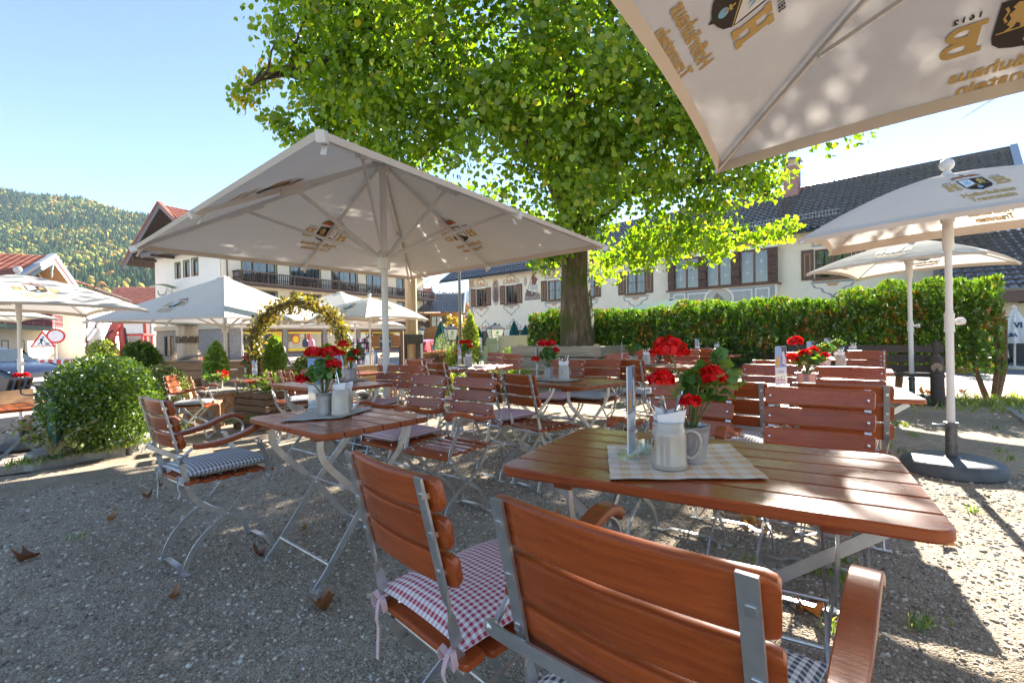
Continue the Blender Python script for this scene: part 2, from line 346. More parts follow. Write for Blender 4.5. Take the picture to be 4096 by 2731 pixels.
def chair_parts(root, arms, hw=.200, hs=.228, sw=.090, pit=.100):
    ZC = (.871 - sw / 2, .871 - sw / 2 - pit, .871 - sw / 2 - 2 * pit)
    # back
    b = MB()
    tilt = V((0, -.235, 1)).normalized()
    for zc in ZC:
        slat_x(b, hs, -.265 - (zc - .82) * .235 + .012, zc, sw, .021, tilt, bow=.022)
    for zc in ZC:
        for sx in (-1, 1):
            y = -.265 - (zc - .82) * .235 + .012
            b.ball((sx * (hs - .026), y + .012, zc), .0085, 8, 1); b.box(sx * (hs - .026) - .006, sx * (hs - .026) + .006, y - .034, y - .010, zc - .006, zc + .006, 1)
    b.build('backrest', [WOOD, BOLT], root)
    s = MB()
    for k in range(6):
        y = -.175 + k * .073; z = .448 + .010 * ((y - .02) / .19) ** 2 - (.014 if k == 5 else 0)
        slat_x(s, hs, y, z, .063, .017, V((0, 1, -.25 if k == 5 else (.1 - k * .04))), bow=0, r=.012, n=4)
        for sx in (-1, 1): s.ball((sx * (hw - .035), y, z + .009), .0065, 6, 1)
    s.build('seat', [WOOD, BOLT], root)
    for sx in (-1, 1):
        x = sx * hw
        P = cr([(x, -.292, .872), (x, -.258, .73), (x, -.225, .59), (x, -.200, .49), (x, -.183, .41), (x, -.125, .325), (x, -.02, .255), (x, .09, .205), (x, .165, .14), (x, .205, .06), (x, .222, .004)], 3)
        ip = inplane(P); wd = []
        for i, p in enumerate(P):
            k = sst((p.z - .52) / .09); wd.append((V((1, 0, 0)) * k + ip[i] * (1 - k) + V((0, 0, 1e-4))))
        m = MB(); m.sweep(P, .026, .0065, wd); m.box(x - .016, x + .016, .208, .238, 0, .006); m.build('leg', STEEL, root)
        x2 = sx * (hw - .014)
        P = cr([(x2, .175, .438), (x2, .09, .345), (x2, .0, .25), (x2, -.10, .185), (x2, -.165, .115), (x2, -.198, .05), (x2, -.21, .004)], 3)
        m = MB(); m.sweep(P, .024, .006, inplane(P)); m.ball((x2 + sx * .024, -.012, .255), .009, 6); m.build('leg', STEEL, root)
    for y in (-.21, .222):
        m = MB(); m.sweep([(-hw - .02, y, .006), (-hw * .76, y, .006), (-hw * .56, y, .026), (hw * .56, y, .026), (hw * .76, y, .006), (hw + .02, y, .006)], .03, .005, V((0, 1, 0))); m.build('foot_bar', STEEL, root)
    for y, z in ((-.186, .432), (.172, .428), (-.02, .255)): m = MB(); m.tube([(-hw - .012, y, z), (hw + .012, y, z)], .0065 if y > -.1 else .0075, 8); m.build('stretcher', STEEL, root)
    for sx in (-1, 1):
        m = MB(); m.sweep([(sx * (hw - .035), -.2, .434), (sx * (hw - .035), .0, .431), (sx * (hw - .035), .2, .430)], .02, .005, V((1, 0, 0))); m.build('seat_rail', STEEL, root)
        m = MB(); m.tube([(sx * (hw - .012), -.150, .35), (sx * (hw - .012), .16, .40)], .004, 6); m.build('side_rod', STEEL, root)
    if arms:
        for sx in (-1, 1):
            x = sx * (hw + .068)
            P = cr([(x, -.185, .640), (x, -.09, .640), (x, .03, .662), (x, .12, .694), (x, .175, .705), (x, .215, .697), (x, .238, .676)], 4)
            n = len(P); w = [.052 * (.72 + .28 * min(1, 4 * k / n)) for k in range(n)]; w[0] *= .75; w[-1] *= .8
            a = MB(); a.sweep(P, w, .024, V((1, 0, 0)), prof=RR); a.build('armrest', WOOD, root)
            b = MB()
            b.sweep(cr([(x, .09, .668), (x, .18, .688), (x, .236, .645), (x, .228, .588), (x, .183, .562), (x, .143, .580), (x, .128, .607)], 5), .021, .005, V((1, 0, 0)))
            P = cr([(x - sx * .012, .128, .612), (x - sx * .018, .15, .56), (x - sx * .028, .178, .49), (x - sx * .034, .187, .43), (x - sx * .034, .183, .405)], 4)
            b.sweep(P, .026, .006, inplane(P)); b.ball((x, .128, .609), .013, 8); b.ball((x - sx * .026, .184, .412), .011, 8)
            b.build('arm_bracket', STEEL, root); b = MB()
            b.tube([(x, -.19, .637), (x, -.225, .606), (x, -.236, .603)], .007, 8); b.ball((x, -.24, .603), .014, 8)
            b.build('arm_rod', STEEL, root)
        m = MB(); m.sweep([(-hw - .072, -.246, .603), (-hw - .015, -.248, .601), (hw + .015, -.248, .601), (hw + .072, -.246, .603)], .026, .006, V((0, 0, 1))); m.build('back_bar', STEEL, root)
    return root

PROTO = {}
USED = set()
def chair(kind, x, y, face, label, group='folding beer garden chairs on the gravel', dz=0):
    """face = direction (dx,dy) the sitter looks"""
    rz = math.atan2(face[1], face[0]) - math.pi / 2
    loc = (x, y, ground_z(x, y) + dz)
    if kind not in PROTO:
        t = thing({'arm': 'folding_armchair', 'side': 'folding_chair', 'slim': 'folding_chair', 'slimarm': 'folding_armchair'}[kind], label, 'chair', loc, rz, group)
        chair_parts(t, 'arm' in kind, *((.158, .188, .074, .084) if 'slim' in kind else ())); PROTO[kind] = t; return t
    return dup(PROTO[kind], loc, rz, label, group)

GRED = MGINGHAM('red_gingham', (.40, .045, .085)); GBLUE = MGINGHAM('blue_gingham', (.065, .085, .115))
def cushion_mesh(hx=.205, hy=.2, h=.036, n=16):
    m = MB(); vs = []; fs = []; uv = []
    def pt(i, j, s):
        u, v = -1 + 2 * i / n, -1 + 2 * j / n
        e = (max(0, 1 - abs(u) ** 3.6)) ** .55 * (max(0, 1 - abs(v) ** 3.6)) ** .55
        k = 1 - .05 * (1 - abs(u)) * abs(v) ** 4 - .0
        dent = .12 * noise.noise(V((u * 1.7, v * 1.9, 3.1)))
        return (u * hx * (1 - .04 * (1 - v * v)), v * hy * (1 - .04 * (1 - u * u)), h + s * e * h * (1 + dent))
    for s in (1, -1):
        o = len(vs)
        for j in range(n + 1):
            for i in range(n + 1): vs.append(pt(i, j, s))
        for j in range(n):
            for i in range(n):
                q = (o + j * (n + 1) + i, o + j * (n + 1) + i + 1, o + (j + 1) * (n + 1) + i + 1, o + (j + 1) * (n + 1) + i)
                q2 = q if s > 0 else q[::-1]; fs.append(q2)
                c = lambda a: (((a - o) % (n + 1)) / n * 2 * hx, ((a - o) // (n + 1)) / n * 2 * hy)
                uv.append([c(a) for a in q2])
    m.add(vs, fs, 0, uv); return m
def make_cushion(name, mat, label, group):
    t = thing(name, label, 'cushion', group=group)
    cushion_mesh().build('pad', mat, t, sharp=80)
    for sx in (-1, 1):
        b = MB()
        P = cr([(sx * .16, -.19, .03), (sx * .165, -.212, .02), (sx * .16, -.222, -.02), (sx * .168, -.215, -.05), (sx * .16, -.222, -.075 - (.05 if sx < 0 else 0))], 3)
        b.sweep(P, .014, .002, V((1, 0, 0)))
        b.uv = {k: [(i * .03, j * .05) for i, j in ((0, 0), (3, 0), (3, 3), (0, 3))][:len(f)] for k, f in enumerate(b.f)}
        P = cr([(sx * .165, -.205, .02), (sx * .19, -.215, .035), (sx * .195, -.212, .0), (sx * .165, -.208, .01), (sx * .14, -.214, .03), (sx * .135, -.21, .0), (sx * .165, -.205, .02)], 3)
        b.sweep(P, .013, .002, V((0, 1, .4)))
        b.build('tie', mat, t, sharp=None)
    return t
def cushion(colour, ch, label, off=(0, 0), turn=0.0):
    key = 'cush' + colour; m = {'red': GRED, 'blue': GBLUE}[colour]
    g = {'red': 'red checked seat cushions', 'blue': 'blue grey checked seat cushions'}[colour]
    rz = ch.rotation_euler[2]; c, s = math.cos(rz), math.sin(rz); ox, oy = off[0], off[1] + .01
    loc = (ch.location[0] + c * ox - s * oy, ch.location[1] + s * ox + c * oy, ch.location[2] + .458)
    k = .90 if max(abs(v.co.x) for c in KIDS(ch) if c.name.startswith('seat') for v in c.data.vertices) < .2 else 1.0
    if key not in PROTO:
        t = make_cushion('seat_cushion', m, label, g); t.location = loc; t.rotation_euler[2] = rz + turn; PROTO[key] = t
    else: t = dup(PROTO[key], loc, rz + turn, label, g)
    t.scale = (k, 1.08, 1); return t

def table_parts(root, L, W, brace, n=6, top=.74):
    hx, hy = L / 2, W / 2; th = .030; g = .006; sw = (W - g * (n - 1)) / n
    t = MB(); rc = .045
    for k in range(n):
        y0 = -hy + k * (sw + g); y1 = y0 + sw
        P = []
        def arc(cx, cy, a0):
            return [(cx + rc * math.cos(a0 + j * math.pi / 8), cy + rc * math.sin(a0 + j * math.pi / 8)) for j in range(5)]
        lo, hi = (k == 0), (k == n - 1)
        P += arc(-hx + rc, y0 + rc, math.pi) if lo else [(-hx, y0)]
        P += arc(hx - rc, y0 + rc, 1.5 * math.pi) if lo else [(hx, y0)]
        P += arc(hx - rc, y1 - rc, 0) if hi else [(hx, y1)]
        P += arc(-hx + rc, y1 - rc, .5 * math.pi) if hi else [(-hx, y1)]
        cx, cy = 0, (y0 + y1) / 2
        def ring(z, ins): return [(x - math.copysign(ins, x), y + (ins if y < cy else -ins), z) for x, y in P]
        t.loft([ring(top - th, .005), ring(top - th + .006, 0), ring(top - .005, 0), ring(top, .004)], 0)
    t.build('tabletop', WOOD, root, sharp=25)
    b = MB()
    for sx in (-1, 1): b.box(sx * hx * .62 - .03, sx * hx * .62 + .03, -hy + .03, hy - .03, top - th - .022, top - th - .001, ch=.003)
    b.build('batten', WOOD, root)
    zt = top - th - .022
    for sx in (-1, 1):
        for q in (-1, 1):
            x = sx * hx * .62 + q * .006; yt = W * .40
            P = cr([(x, -q * yt, zt), (x, -q * (yt - .005), zt - .07), (x, -q * (yt - .055), zt - .15), (x, -q * .02, .365), (x, q * yt * .8, .09), (x, q * (yt + .03), .004)], 4)
            m = MB(); m.sweep(P, .032, .007, inplane(P)); m.box(x - .017, x + .017, q * (yt + .03) - .02, q * (yt + .03) + .022, 0, .006)
            if q > 0: m.ball((x + .006, 0, .350), .011, 8)
            m.build('leg', STEEL, root)
    for q in (-1, 1): m = MB(); m.tube([(-hx * .62, q * (W * .32 + .01), .1), (hx * .62, q * (W * .32 + .01), .1)], .0075, 8); m.build('stretcher', STEEL, root)
    m = MB(); m.tube([(-hx * .62, -.05, .40), (hx * .62, -.05, .40)], .006, 8); m.build('stretcher', STEEL, root)
    if brace:
        m = MB()
        for sx in (-1, 1): m.sweep([(sx * hx * .9, -hy * .45, zt), (sx * .012, -hy * .45 + sx * .004, .33)], .032, .006, V((0, 0, 1)))
        m.tube([(0, -hy * .45 - .02, .34), (0, hy * .45 + .02, .34)], .007, 8); m.build('brace', STEEL, root)
    return root
def table(kind, x, y, u, label, z=None):
    """u = direction of the slats"""
    rz = math.atan2(u[1], u[0]); loc = (x, y, ground_z(x, y) if z is None else z)
    if kind not in PROTO:
        t = thing('folding_table', label, 'table', loc, rz, 'slatted folding tables')
        table_parts(t, *{'long': (1.10, .72, True), 'small': (.80, .60, False), 'mid': (1.10, .70, False)}[kind]); PROTO[kind] = t; return t
    return dup(PROTO[kind], loc, rz, label, 'slatted folding tables')
# ------------------------------------------------------------------ brewery crest and umbrellas
GOLD = M('print_gold', (.50, .34, .12), rough=.8, var=.06); BLACK = M('print_black', (.030, .024, .02), rough=.8, var=.05)
PWHITE = M('print_white', (.75, .75, .78), rough=.8, var=.03); PBLUE = M('print_blue', (.20, .46, .68), rough=.8, var=.04)
PRED = M('print_red', (.62, .04, .035), rough=.8, var=.04); PBRN = M('print_bronze', (.30, .17, .05), rough=.8, var=.05)
CREST = [GOLD, BLACK, PWHITE, PBLUE, PRED, PBRN]
def slab_letter(ch):
    """slab serif H and B as rectangles / outline in a 0.55 x 0.6 box centred on 0"""
    if ch == 'H':
        return [[(-.27, .3), (-.27, .2), (-.22, .2), (-.22, -.2), (-.27, -.2), (-.27, -.3), (-.03, -.3), (-.03, -.2), (-.08, -.2), (-.08, -.055), (.08, -.055), (.08, -.2), (.03, -.2), (.03, -.3), (.27, -.3), (.27, -.2), (.22, -.2), (.22, .2), (.27, .2), (.27, .3), (.03, .3), (.03, .2), (.08, .2), (.08, .055), (-.08, .055), (-.08, .2), (-.03, .2), (-.03, .3)]]
    def bow(y0, y1, xr, xi):
        c = (y0 + y1) / 2; h = (y1 - y0) / 2; o = [(xr - .16 + .16 * math.sin(a), c + h * math.cos(a)) for a in [math.pi * k / 8 for k in range(9)]]
        i = [(xr - .2 + .10 * math.sin(a), c + (h - .09) * math.cos(a)) for a in [math.pi * k / 8 for k in range(8, -1, -1)]]
        return [(-.05, y1)] + o + [(-.05, y0)] + [(-.05, y0 + .09)] + i + [(-.05, y1 - .09)]
    return [[(-.27, .3), (-.27, .21), (-.2, .21), (-.2, -.21), (-.27, -.21), (-.27, -.3), (-.05, -.3), (-.05, .3)], bow(.0, .3, .23, 0), bow(-.3, .0, .27, 0)]
SHIELD = [(-.5, .5), (.5, .5), (.5, -.12), (.47, -.26), (.36, -.38), (.2, -.44), (.06, -.47), (0, -.54), (-.06, -.47), (-.2, -.44), (-.36, -.38), (-.47, -.26), (-.5, -.12)]
LION = [[(.1, -.02), (.16, .1), (.1, .17), (.16, .2), (.12, .29), (.19, .30), (.2, .40), (.3, .43), (.35, .36), (.31, .31), (.37, .25), (.33, .16), (.36, .06), (.31, .0), (.38, -.06), (.33, -.08), (.27, -.01), (.25, .06), (.2, .02), (.19, -.05), (.13, -.07)], [(.39, .1), (.43, .2), (.40, .3), (.44, .38), (.41, .40), (.37, .31), (.40, .2), (.36, .12)]]
def crest(mb, fn, words=True, fine=True):
    """fn(x, y, layer): crest units (shield width 1) to a point"""
    def poly(p, m, l=0): mb.add([fn(x, y, l) for x, y in p], [tuple(range(len(p)))], m)
    for off, ch in ((-.87, 'H'), (.87, 'B')):
        for p in slab_letter(ch): poly([(x * 1.0 + off, y * 1.0) for x, y in p], 0)
    poly(SHIELD, 1)
    poly([(-.45, .45), (-.02, .45), (-.02, -.02), (-.45, -.22)], 2, 1)
    n = 4
    for i in range(-2, 6):
        for j in range(-1, 6):
            cx = -.45 + .43 * (i + .5) / n + (j % 2) * 0; w_ = .43 / n / 2; h = .105
            cy = .45 - j * .15 - .06
            q = [(cx - w_ - .03, cy - h), (cx + w_ - .02, cy - .01), (cx + w_ + .03, cy + h), (cx - w_ + .02, cy + .01)]
            ok = all(-.452 <= x <= -.018 and y <= .452 and y >= -.20 + (x + .45) * .46 for x, y in q)
            if ok: poly(q, 3, 2)
    if fine:
        for p in LION: poly(p, 0, 1)
        poly([(-.45, -.24), (0, -.04), (.46, -.06), (.46, -.085), (0, -.065), (-.45, -.265)], 0, 1)
        poly([(.10 * math.cos(a), -.31 + .08 * math.sin(a)) for a in [math.pi * k / 6 for k in range(12)]], 3, 1)
        poly([(-.02, -.3), (.02, -.3), (.02, -.22), (.07, -.22), (.07, -.185), (.02, -.185), (.02, -.13), (-.02, -.13), (-.02, -.185), (-.07, -.185), (-.07, -.22), (-.02, -.22)], 0, 2)
    # crown
    poly([(-.5, .54), (.5, .54), (.5, .64), (.36, .69), (.22, .66), (0, .73), (-.22, .66), (-.36, .69), (-.5, .64)], 2, 1)
    for s in (-1, 1):
        o = lambda r0, r1: [(s * (.27 + r0 * .25 * math.cos(a)), .66 + r1 * .25 * math.sin(a)) for a in [math.pi * k / 8 for k in range(9)]]
        poly(o(1.12, 1.2), 5, 0); poly(o(.62, .62), 4, 1)
        for k in range(9):
            a = math.pi * (.06 + .88 * k / 8); c = (s * (.27 + .30 * math.cos(a)), .66 + .32 * math.sin(a))
            poly([(c[0] + .028 * math.cos(b), c[1] + .028 * math.sin(b)) for b in [math.pi * 2 * t / 6 for t in range(6)]], 3, 1)
    poly([(-.05, .66), (.05, .66), (.05, .9), (-.05, .9)], 5, 2)
    poly([(.075 * math.cos(a), .97 + .075 * math.sin(a)) for a in [math.pi * k / 5 for k in range(10)]], 5, 2)
    poly([(-.02, 1.03), (.02, 1.03), (.02, 1.09), (.06, 1.09), (.06, 1.12), (.02, 1.12), (.02, 1.18), (-.02, 1.18), (-.02, 1.12), (-.06, 1.12), (-.06, 1.09), (-.02, 1.09)], 1, 1)
    if words:
        for s, sz, x, y, m, sp in (('SEIT', .13, -.87, .38, 1, 1.5), ('1612', .13, .87, .38, 1, 1.5), ('Hofbräuhaus', .36, 0, -.88, 0, 1.0), ('Traunstein', .36, 0, -1.22, 0, 1.0)):
            vs, fs = text2d(s, sz, .006 if m == 1 else .010, 'CENTER', sp); mb.add([fn(x + a, y + b, 0) for a, b in vs], fs, m)

CANVAS = MCLOTH('umbrella_canvas', (.70, .66, .615), trans=.24, var=.035)
HEM = MCLOTH('umbrella_hem', (.60, .53, .46), trans=.08, var=.05)
BASEGREY = M('painted_concrete', (.075, .085, .095), rough=.6, var=.35, scale=7, bump=.3, bscale=40)
class Canopy:
    """pyramid roof of four sides; side k has outward direction D and sideways L"""
    def __init__(s, ax, ay, za, ze, p=1.0, sag=0.0, tip=0.0, corners=None):
        s.cn = corners; s.ax, s.ay, s.za, s.ze, s.p, s.sag, s.tip = ax, ay, za, ze, p, sag, tip
    def side(s, k):
        if s.cn:
            a, b = V(s.cn[k] + (0,)), V(s.cn[(k + 1) % 4] + (0,)); L = (b - a).normalized(); D = L.cross(V((0, 0, 1))); return D, L, ((a + b) / 2).dot(D), (b - a).length / 2
        D = [V((0, -1, 0)), V((1, 0, 0)), V((0, 1, 0)), V((-1, 0, 0))][k]; L = (-D).cross(V((0, 0, 1)))
        return D, L, (s.ay if k % 2 == 0 else s.ax), (s.ax if k % 2 == 0 else s.ay)
    def pt(s, k, a, t, off=0.0):
        D, L, Rr, W = s.side(k)
        z = s.za - (s.za - s.ze) * t ** s.p + s.sag * .9 * (1 - a * a) * t * t - s.tip * abs(a) ** 6 * t ** 4
        # hems draw inward and upward between the ribs
        q = D * (Rr * t * (1 - s.sag * (1 - a * a) * t)) + L * (a * W * t) + V((0, 0, z))
        if s.cn: q += L * (((V(s.cn[k] + (0,)) + V(s.cn[(k + 1) % 4] + (0,))) / 2).dot(L) * t)
        n = (D * (s.za - s.ze) + V((0, 0, Rr))).normalized()
        return q + n * off
def canopy_mesh(c, nt=10, na=16):
    m = MB()
    for k in range(4):
        vs = []; fs = []
        for i in range(nt + 1):
            for j in range(na + 1): vs.append(c.pt(k, -1 + 2 * j / na, max(.004, i / nt)))
        for i in range(nt):
            for j in range(na):
                q = i * (na + 1) + j; fs.append((q, q + na + 1, q + na + 2, q + 1))
        # hem: a short fold hanging inwards
        o = len(vs)
        for j in range(na + 1):
            p = c.pt(k, -1 + 2 * j / na, 1.0); D = c.side(k)[0]; vs.append(p - D * .012 + V((0, 0, -.035)))
        m.add(vs, fs)
        # hem and the sewn edge band
        hv = []; hf = []
        for j in range(na + 1):
            a = -1 + 2 * j / na; hv += [c.pt(k, a, 1.0, .0), vs[o + j], c.pt(k, a, 1 - .035 / max(.3, c.side(k)[2]), -.003)]
        for j in range(na): q = j * 3; hf += [(q, q + 1, q + 4, q + 3), (q + 1, q + 2, q + 5, q + 4)]
        m.add(hv, hf, 1)
        # seam along the hip between two panels
        sv = [c.pt(k, a, t_, -.004) for t_ in [.05 + .95 * i / 10 for i in range(11)] for a in (.955, .985)]
        m.add(sv, [(2 * i, 2 * i + 1, 2 * i + 3, 2 * i + 2) for i in range(10)], 1)
    return m
def umbrella(label, x, y, rz, c, rp=.03, gz=0.0, ribs=8, unit=.21, et=.66, base='disc', crests=(0, 1, 2, 3), lean=(0, 0), cant=(0, 0), finial=True, group='white garden umbrellas with a brewery crest', fine=True, cap=False):
    t = thing('garden_umbrella', label, 'umbrella', (x, y, gz), rz, group); t.rotation_euler[0] = lean[0]; t.rotation_euler[1] = lean[1]
    cm = canopy_mesh(c).build('canopy', [CANVAS, HEM], t, sharp=40)
    rot = Matrix.Translation((0, 0, c.za)) @ Matrix.Rotation(cant[0], 4, 'X') @ Matrix.Rotation(cant[1], 4, 'Y') @ Matrix.Translation((0, 0, -c.za))
    cm.matrix_local = rot
    for k in crests:
        D, L, Rr, W = c.side(k)
        for s in (1, -1):
            m = MB()
            def fn(ex, ey, lay):
                r = Rr * et - ey * unit; tt = max(.02, r / Rr); a = ex * unit / (W * tt)
                return c.pt(k, a, tt, s * (.004 + .0012 * lay))
            crest(m, fn, fine=fine)
            e = m.build('crest', CREST, cm, sharp=None)
    hz = c.za - (c.za - c.ze) * 1.15 if ribs == 8 else c.za - (c.za - c.ze) * .75
    dirs = [(0, 1.), (1, 1.), (2, 1.), (3, 1.)] + ([(0, 0.), (1, 0.), (2, 0.), (3, 0.)] if ribs == 8 else [])
    w_ = .030 if ribs == 8 else .014
    for k, a in dirs:
        m = MB(); P = [c.pt(k, a, q, -.022 - w_ * .5) for q in ((.03, .5, 1.0) if c.p == 1 else (.03, .25, .5, .75, .9, 1.0))]
        sd_ = (P[-1] - P[0]).cross(V((0, 0, 1)))
        m.sweep(P, w_ * .8, w_ * 1.3, sd_)
        e = P[-1]; o = (P[-1] - P[-2]).normalized()
        if ribs == 8: m.sweep([e - o * .06, e + o * .035], w_ * 1.5, w_ * 2.0, sd_); m.sweep([e - o * .09 + V((0, 0, -.02)), e - o * .03 + V((0, 0, -.09))], w_ * .9, .006, sd_)
        rb = m.build('rib', WHITEM, t); rb.matrix_local = rot
        m = MB(); mid = c.pt(k, a, .56, -.05); q = V((mid.x, mid.y, 0)).normalized() * (rp + .02)
        m.sweep([V((q.x, q.y, hz)), mid], w_ * .8, w_ * 1.1, (mid - V((0, 0, hz))).cross(V((0, 0, 1))))
        if ribs == 8:
            u_ = (c.pt(k, a, .6, -.05) - c.pt(k, a, .5, -.05)); m.sweep([mid - u_ * .7, mid + u_ * .7], .04, .06, u_.cross(V((0, 0, 1))))
        st = m.build('strut', WHITEM, t); st.matrix_local = rot
    m = MB(); m.tube([(0, 0, .12), (0, 0, c.za - .02)], rp, 14)
    if ribs != 8: m.tube([(0, 0, .38), (0, 0, 1.3)], rp * 1.12, 14)
    m.build('pole', WHITEM, t)
    m = MB(); m.lathe([(rp * 1.9, hz - .05), (rp * 2.1, hz), (rp * 1.9, hz + .05), (rp * 1.4, hz + .08)], 16)
    m.lathe([(rp * 1.7, hz - .13), (rp * 1.8, hz - .05)], 16) if ribs == 8 else m.lathe([(rp * 1.35, hz - .28), (rp * 1.6, hz - .22), (rp * 1.5, hz - .05)], 16)
    m.lathe([(rp * 1.8, c.za - .16), (rp * 2, c.za - .06)], 16) if ribs == 8 else None
    m.build('hub', WHITEM, t)
    if finial:
        m = MB(); m.lathe([(.05, c.za - .02), (.03, c.za + .01), (.022, c.za + .03)], 14); m.ball((0, 0, c.za + .075), .05, 14); m.build('finial', WHITEM, t)
    if cap:
        c2 = Canopy(c.ax * .055, c.ay * .055, c.za + .02, c.za - .025); canopy_mesh(c2, 4, 4).build('vent_cap', [CANVAS, HEM], t)
    if base == 'disc':
        m = MB(); m.lathe([(.315, 0), (.33, .012), (.33, .065), (.315, .09), (.27, .112), (.06, .118)], 40); m.build('base', BASEGREY, t)
        m = MB(); m.lathe([(.065, .116), (.05, .125), (.039, .13), (.039, .36)], 20); m.lathe([(.046, .36), (.046, .40), (.036, .40)], 20); m.build('base_tube', M('steel_tube', (.09, .095, .10), rough=.42, metal=.6, var=.5, scale=20), t)
        m = MB(); m.tube([(-.04, 0, .385), (-.09, 0, .385)], .007, 8); m.tube(cr([(-.09, 0, .385), (-.105, .018, .39), (-.13, .02, .39), (-.14, 0, .39), (-.13, -.02, .39), (-.105, -.018, .39), (-.09, 0, .385)], 3), .005, 6); m.build('clamp_screw', STEEL, t)
        m = MB(); m.lathe([(rp * 1.5, 1.13), (rp * 1.35, 1.17), (rp * 1.35, 1.24), (rp * 1.5, 1.28)], 16); m.tube([(rp, 0, 1.215), (rp + .05, 0, 1.215)], .016, 10); m.tube([(rp + .045, 0, 1.215), (rp + .085, 0, 1.215)], .03, 14); m.build('height_knob', WHITEM, t)
    elif base == 'plate':
        m = MB(); m.box(-.3, .3, -.3, .3, 0, .09, ch=.015); m.lathe([(rp * 1.7, .09), (rp * 1.5, .4)], 16); m.build('base', BASEGREY, t)
    return t
RBIG = math.atan2(.82, -.57)   # garden grid
# big white square umbrella in the middle (4 x 4 m)
gU, gV = V((.80, -.60)), V((.60, .80))
umbrella('big square white umbrella over the middle of the garden, thick pole beside the left table', -1.42, 5.34, 0, Canopy(1.98, 1.98, 3.16, 2.2, corners=[(-2.69, -.15), (.47, -2.96), (2.53, .21), (-.33, 2.90)]), rp=.037, unit=.27, et=.66, base='plate', finial=False, cap=True)
umbrella('white umbrella hanging over the upper right corner close to the camera', 1.34, .935, 0, Canopy(1.13, 1.13, 2.50, 2.06, 1.12, .03, corners=[(-1.47, -.185), (.2, -1.695), (1.47, .185), (-.2, 1.695)]), ribs=4, unit=.215, et=.74)
umbrella('white umbrella with grey round concrete base right of the nearest table', 3.55, 3.84, 0, Canopy(.95, .60, 2.40, 1.95, 1.45, .05, .0, corners=[(-1.05, .26), (.70, -1.46), (1.46, -.70), (-.29, 1.0)]), ribs=4, rp=.0235, unit=.145, et=.56, lean=(0, R(-.6)))
umbrella('small white umbrella farther back in front of the long hedge', 6.34, 7.53, R(-56), Canopy(1.08, .98, 2.56, 2.15, 1.4, .05, .02), ribs=4, unit=.20, et=.66, lean=(0, R(-.8)))
umbrella('large sunlit white umbrella left of the ivy arch, showing its crest', -7.6, 12.6, R(-14), Canopy(2.0, 2.0, 3.36, 2.18, 1.0), rp=.042, gz=ground_z(-7.6, 12.6), unit=.27, et=.70, base='plate', finial=False, cap=True)
umbrella('large white umbrella behind the ivy arch, right hand one of the pair', -5.6, 15.6, R(-20), Canopy(2.0, 2.0, 3.1, 2.2, 1.0), rp=.042, gz=-.4, unit=.27, et=.66, base='plate', finial=False, cap=True, fine=False)
umbrella('white umbrella at the left edge of the picture beside the round box bush', -7.15, 6.9, R(-30), Canopy(1.15, 1.15, 2.50, 2.0, 1.4, .05, .02), ribs=4, gz=-.34, unit=.21, rp=.024)
umbrella('white umbrella cut by the left picture edge, lower than its neighbour', -11.2, 9.6, R(-30), Canopy(1.2, 1.2, 2.45, 2.1, 1.4, .05, .02), ribs=4, gz=-.4, unit=.20, fine=False)
umbrella('small white umbrella on a thin pole seen under the large sunlit umbrella', -9.6, 16.9, R(-25), Canopy(1.45, 1.45, 2.7, 2.2, 1.4, .05, .02), ribs=4, gz=-.45, unit=.24, fine=False)
umbrella('white umbrella with ball finial between the arch and the wooden maypole', -3.85, 12.9, R(-32), Canopy(1.12, 1.12, 2.66, 2.08, 1.5, .05, .02), ribs=4, gz=-.4, unit=.2, rp=.026, fine=False)
umbrella('low white umbrella half hidden by the right leg of the arch', -6.0, 18.2, R(-20), Canopy(1.35, 1.35, 2.6, 2.12, 1.4, .05, .02), ribs=4, gz=-.45, unit=.22, fine=False)
# ------------------------------------------------------------------ tables and chairs set out in the garden
gu, gv = (.80, -.60), (.60, .80); nv = (-.60, -.80)
TB = {}
def tb(key, kind, x, y, u, label):
    TB[key] = table(kind, x, y, u, label)
tb('T1', 'long', .605, 1.535, (.86, -.51), 'nearest long wooden table with yellow checked cloth, stein and red geranium')
tb('T2', 'small', -.93, 2.52, (.77, -.64), 'nearly square wooden table in front of the thick umbrella pole')
tb('T3', 'mid', -1.80, 4.70, gu, 'wooden table just behind the left table, half hidden by the umbrella pole')
tb('T4', 'small', -4.75, 8.75, gu, 'reddish wooden table with the card numbered 131')
tb('T5', 'small', -2.70, 8.5, gu, 'wooden table with the card numbered 130, right of the ivy arch')
tb('T6', 'mid', -.50, 6.6, (.35, .94), 'wooden table at the foot of the thin grey lamp post')
tb('T7', 'mid', .44, 4.39, (.66, -.75), 'wooden table with galvanised flower pot in front of the tree trunk')
tb('T8', 'long', 1.98, 6.25, gu, 'wooden table with a flowerless grey pot right of the tree planter')
tb('T9', 'mid', 3.75, 9.1, gu, 'small bright wooden table in front of the dark log bench')
tb('T10', 'long', 2.13, 3.36, (.87, -.49), 'wooden table with the card numbered 142 on the right')
tb('T11', 'long', 3.5, 5.25, gu, 'wooden table directly behind table 142')
tb('T12', 'long', 4.85, 7.25, gu, 'rearmost wooden table on the right near the hedge')
tb('TL', 'mid', -6.2, 5.9, gu, 'wooden table cut by the left picture edge, carrying a box of menus')

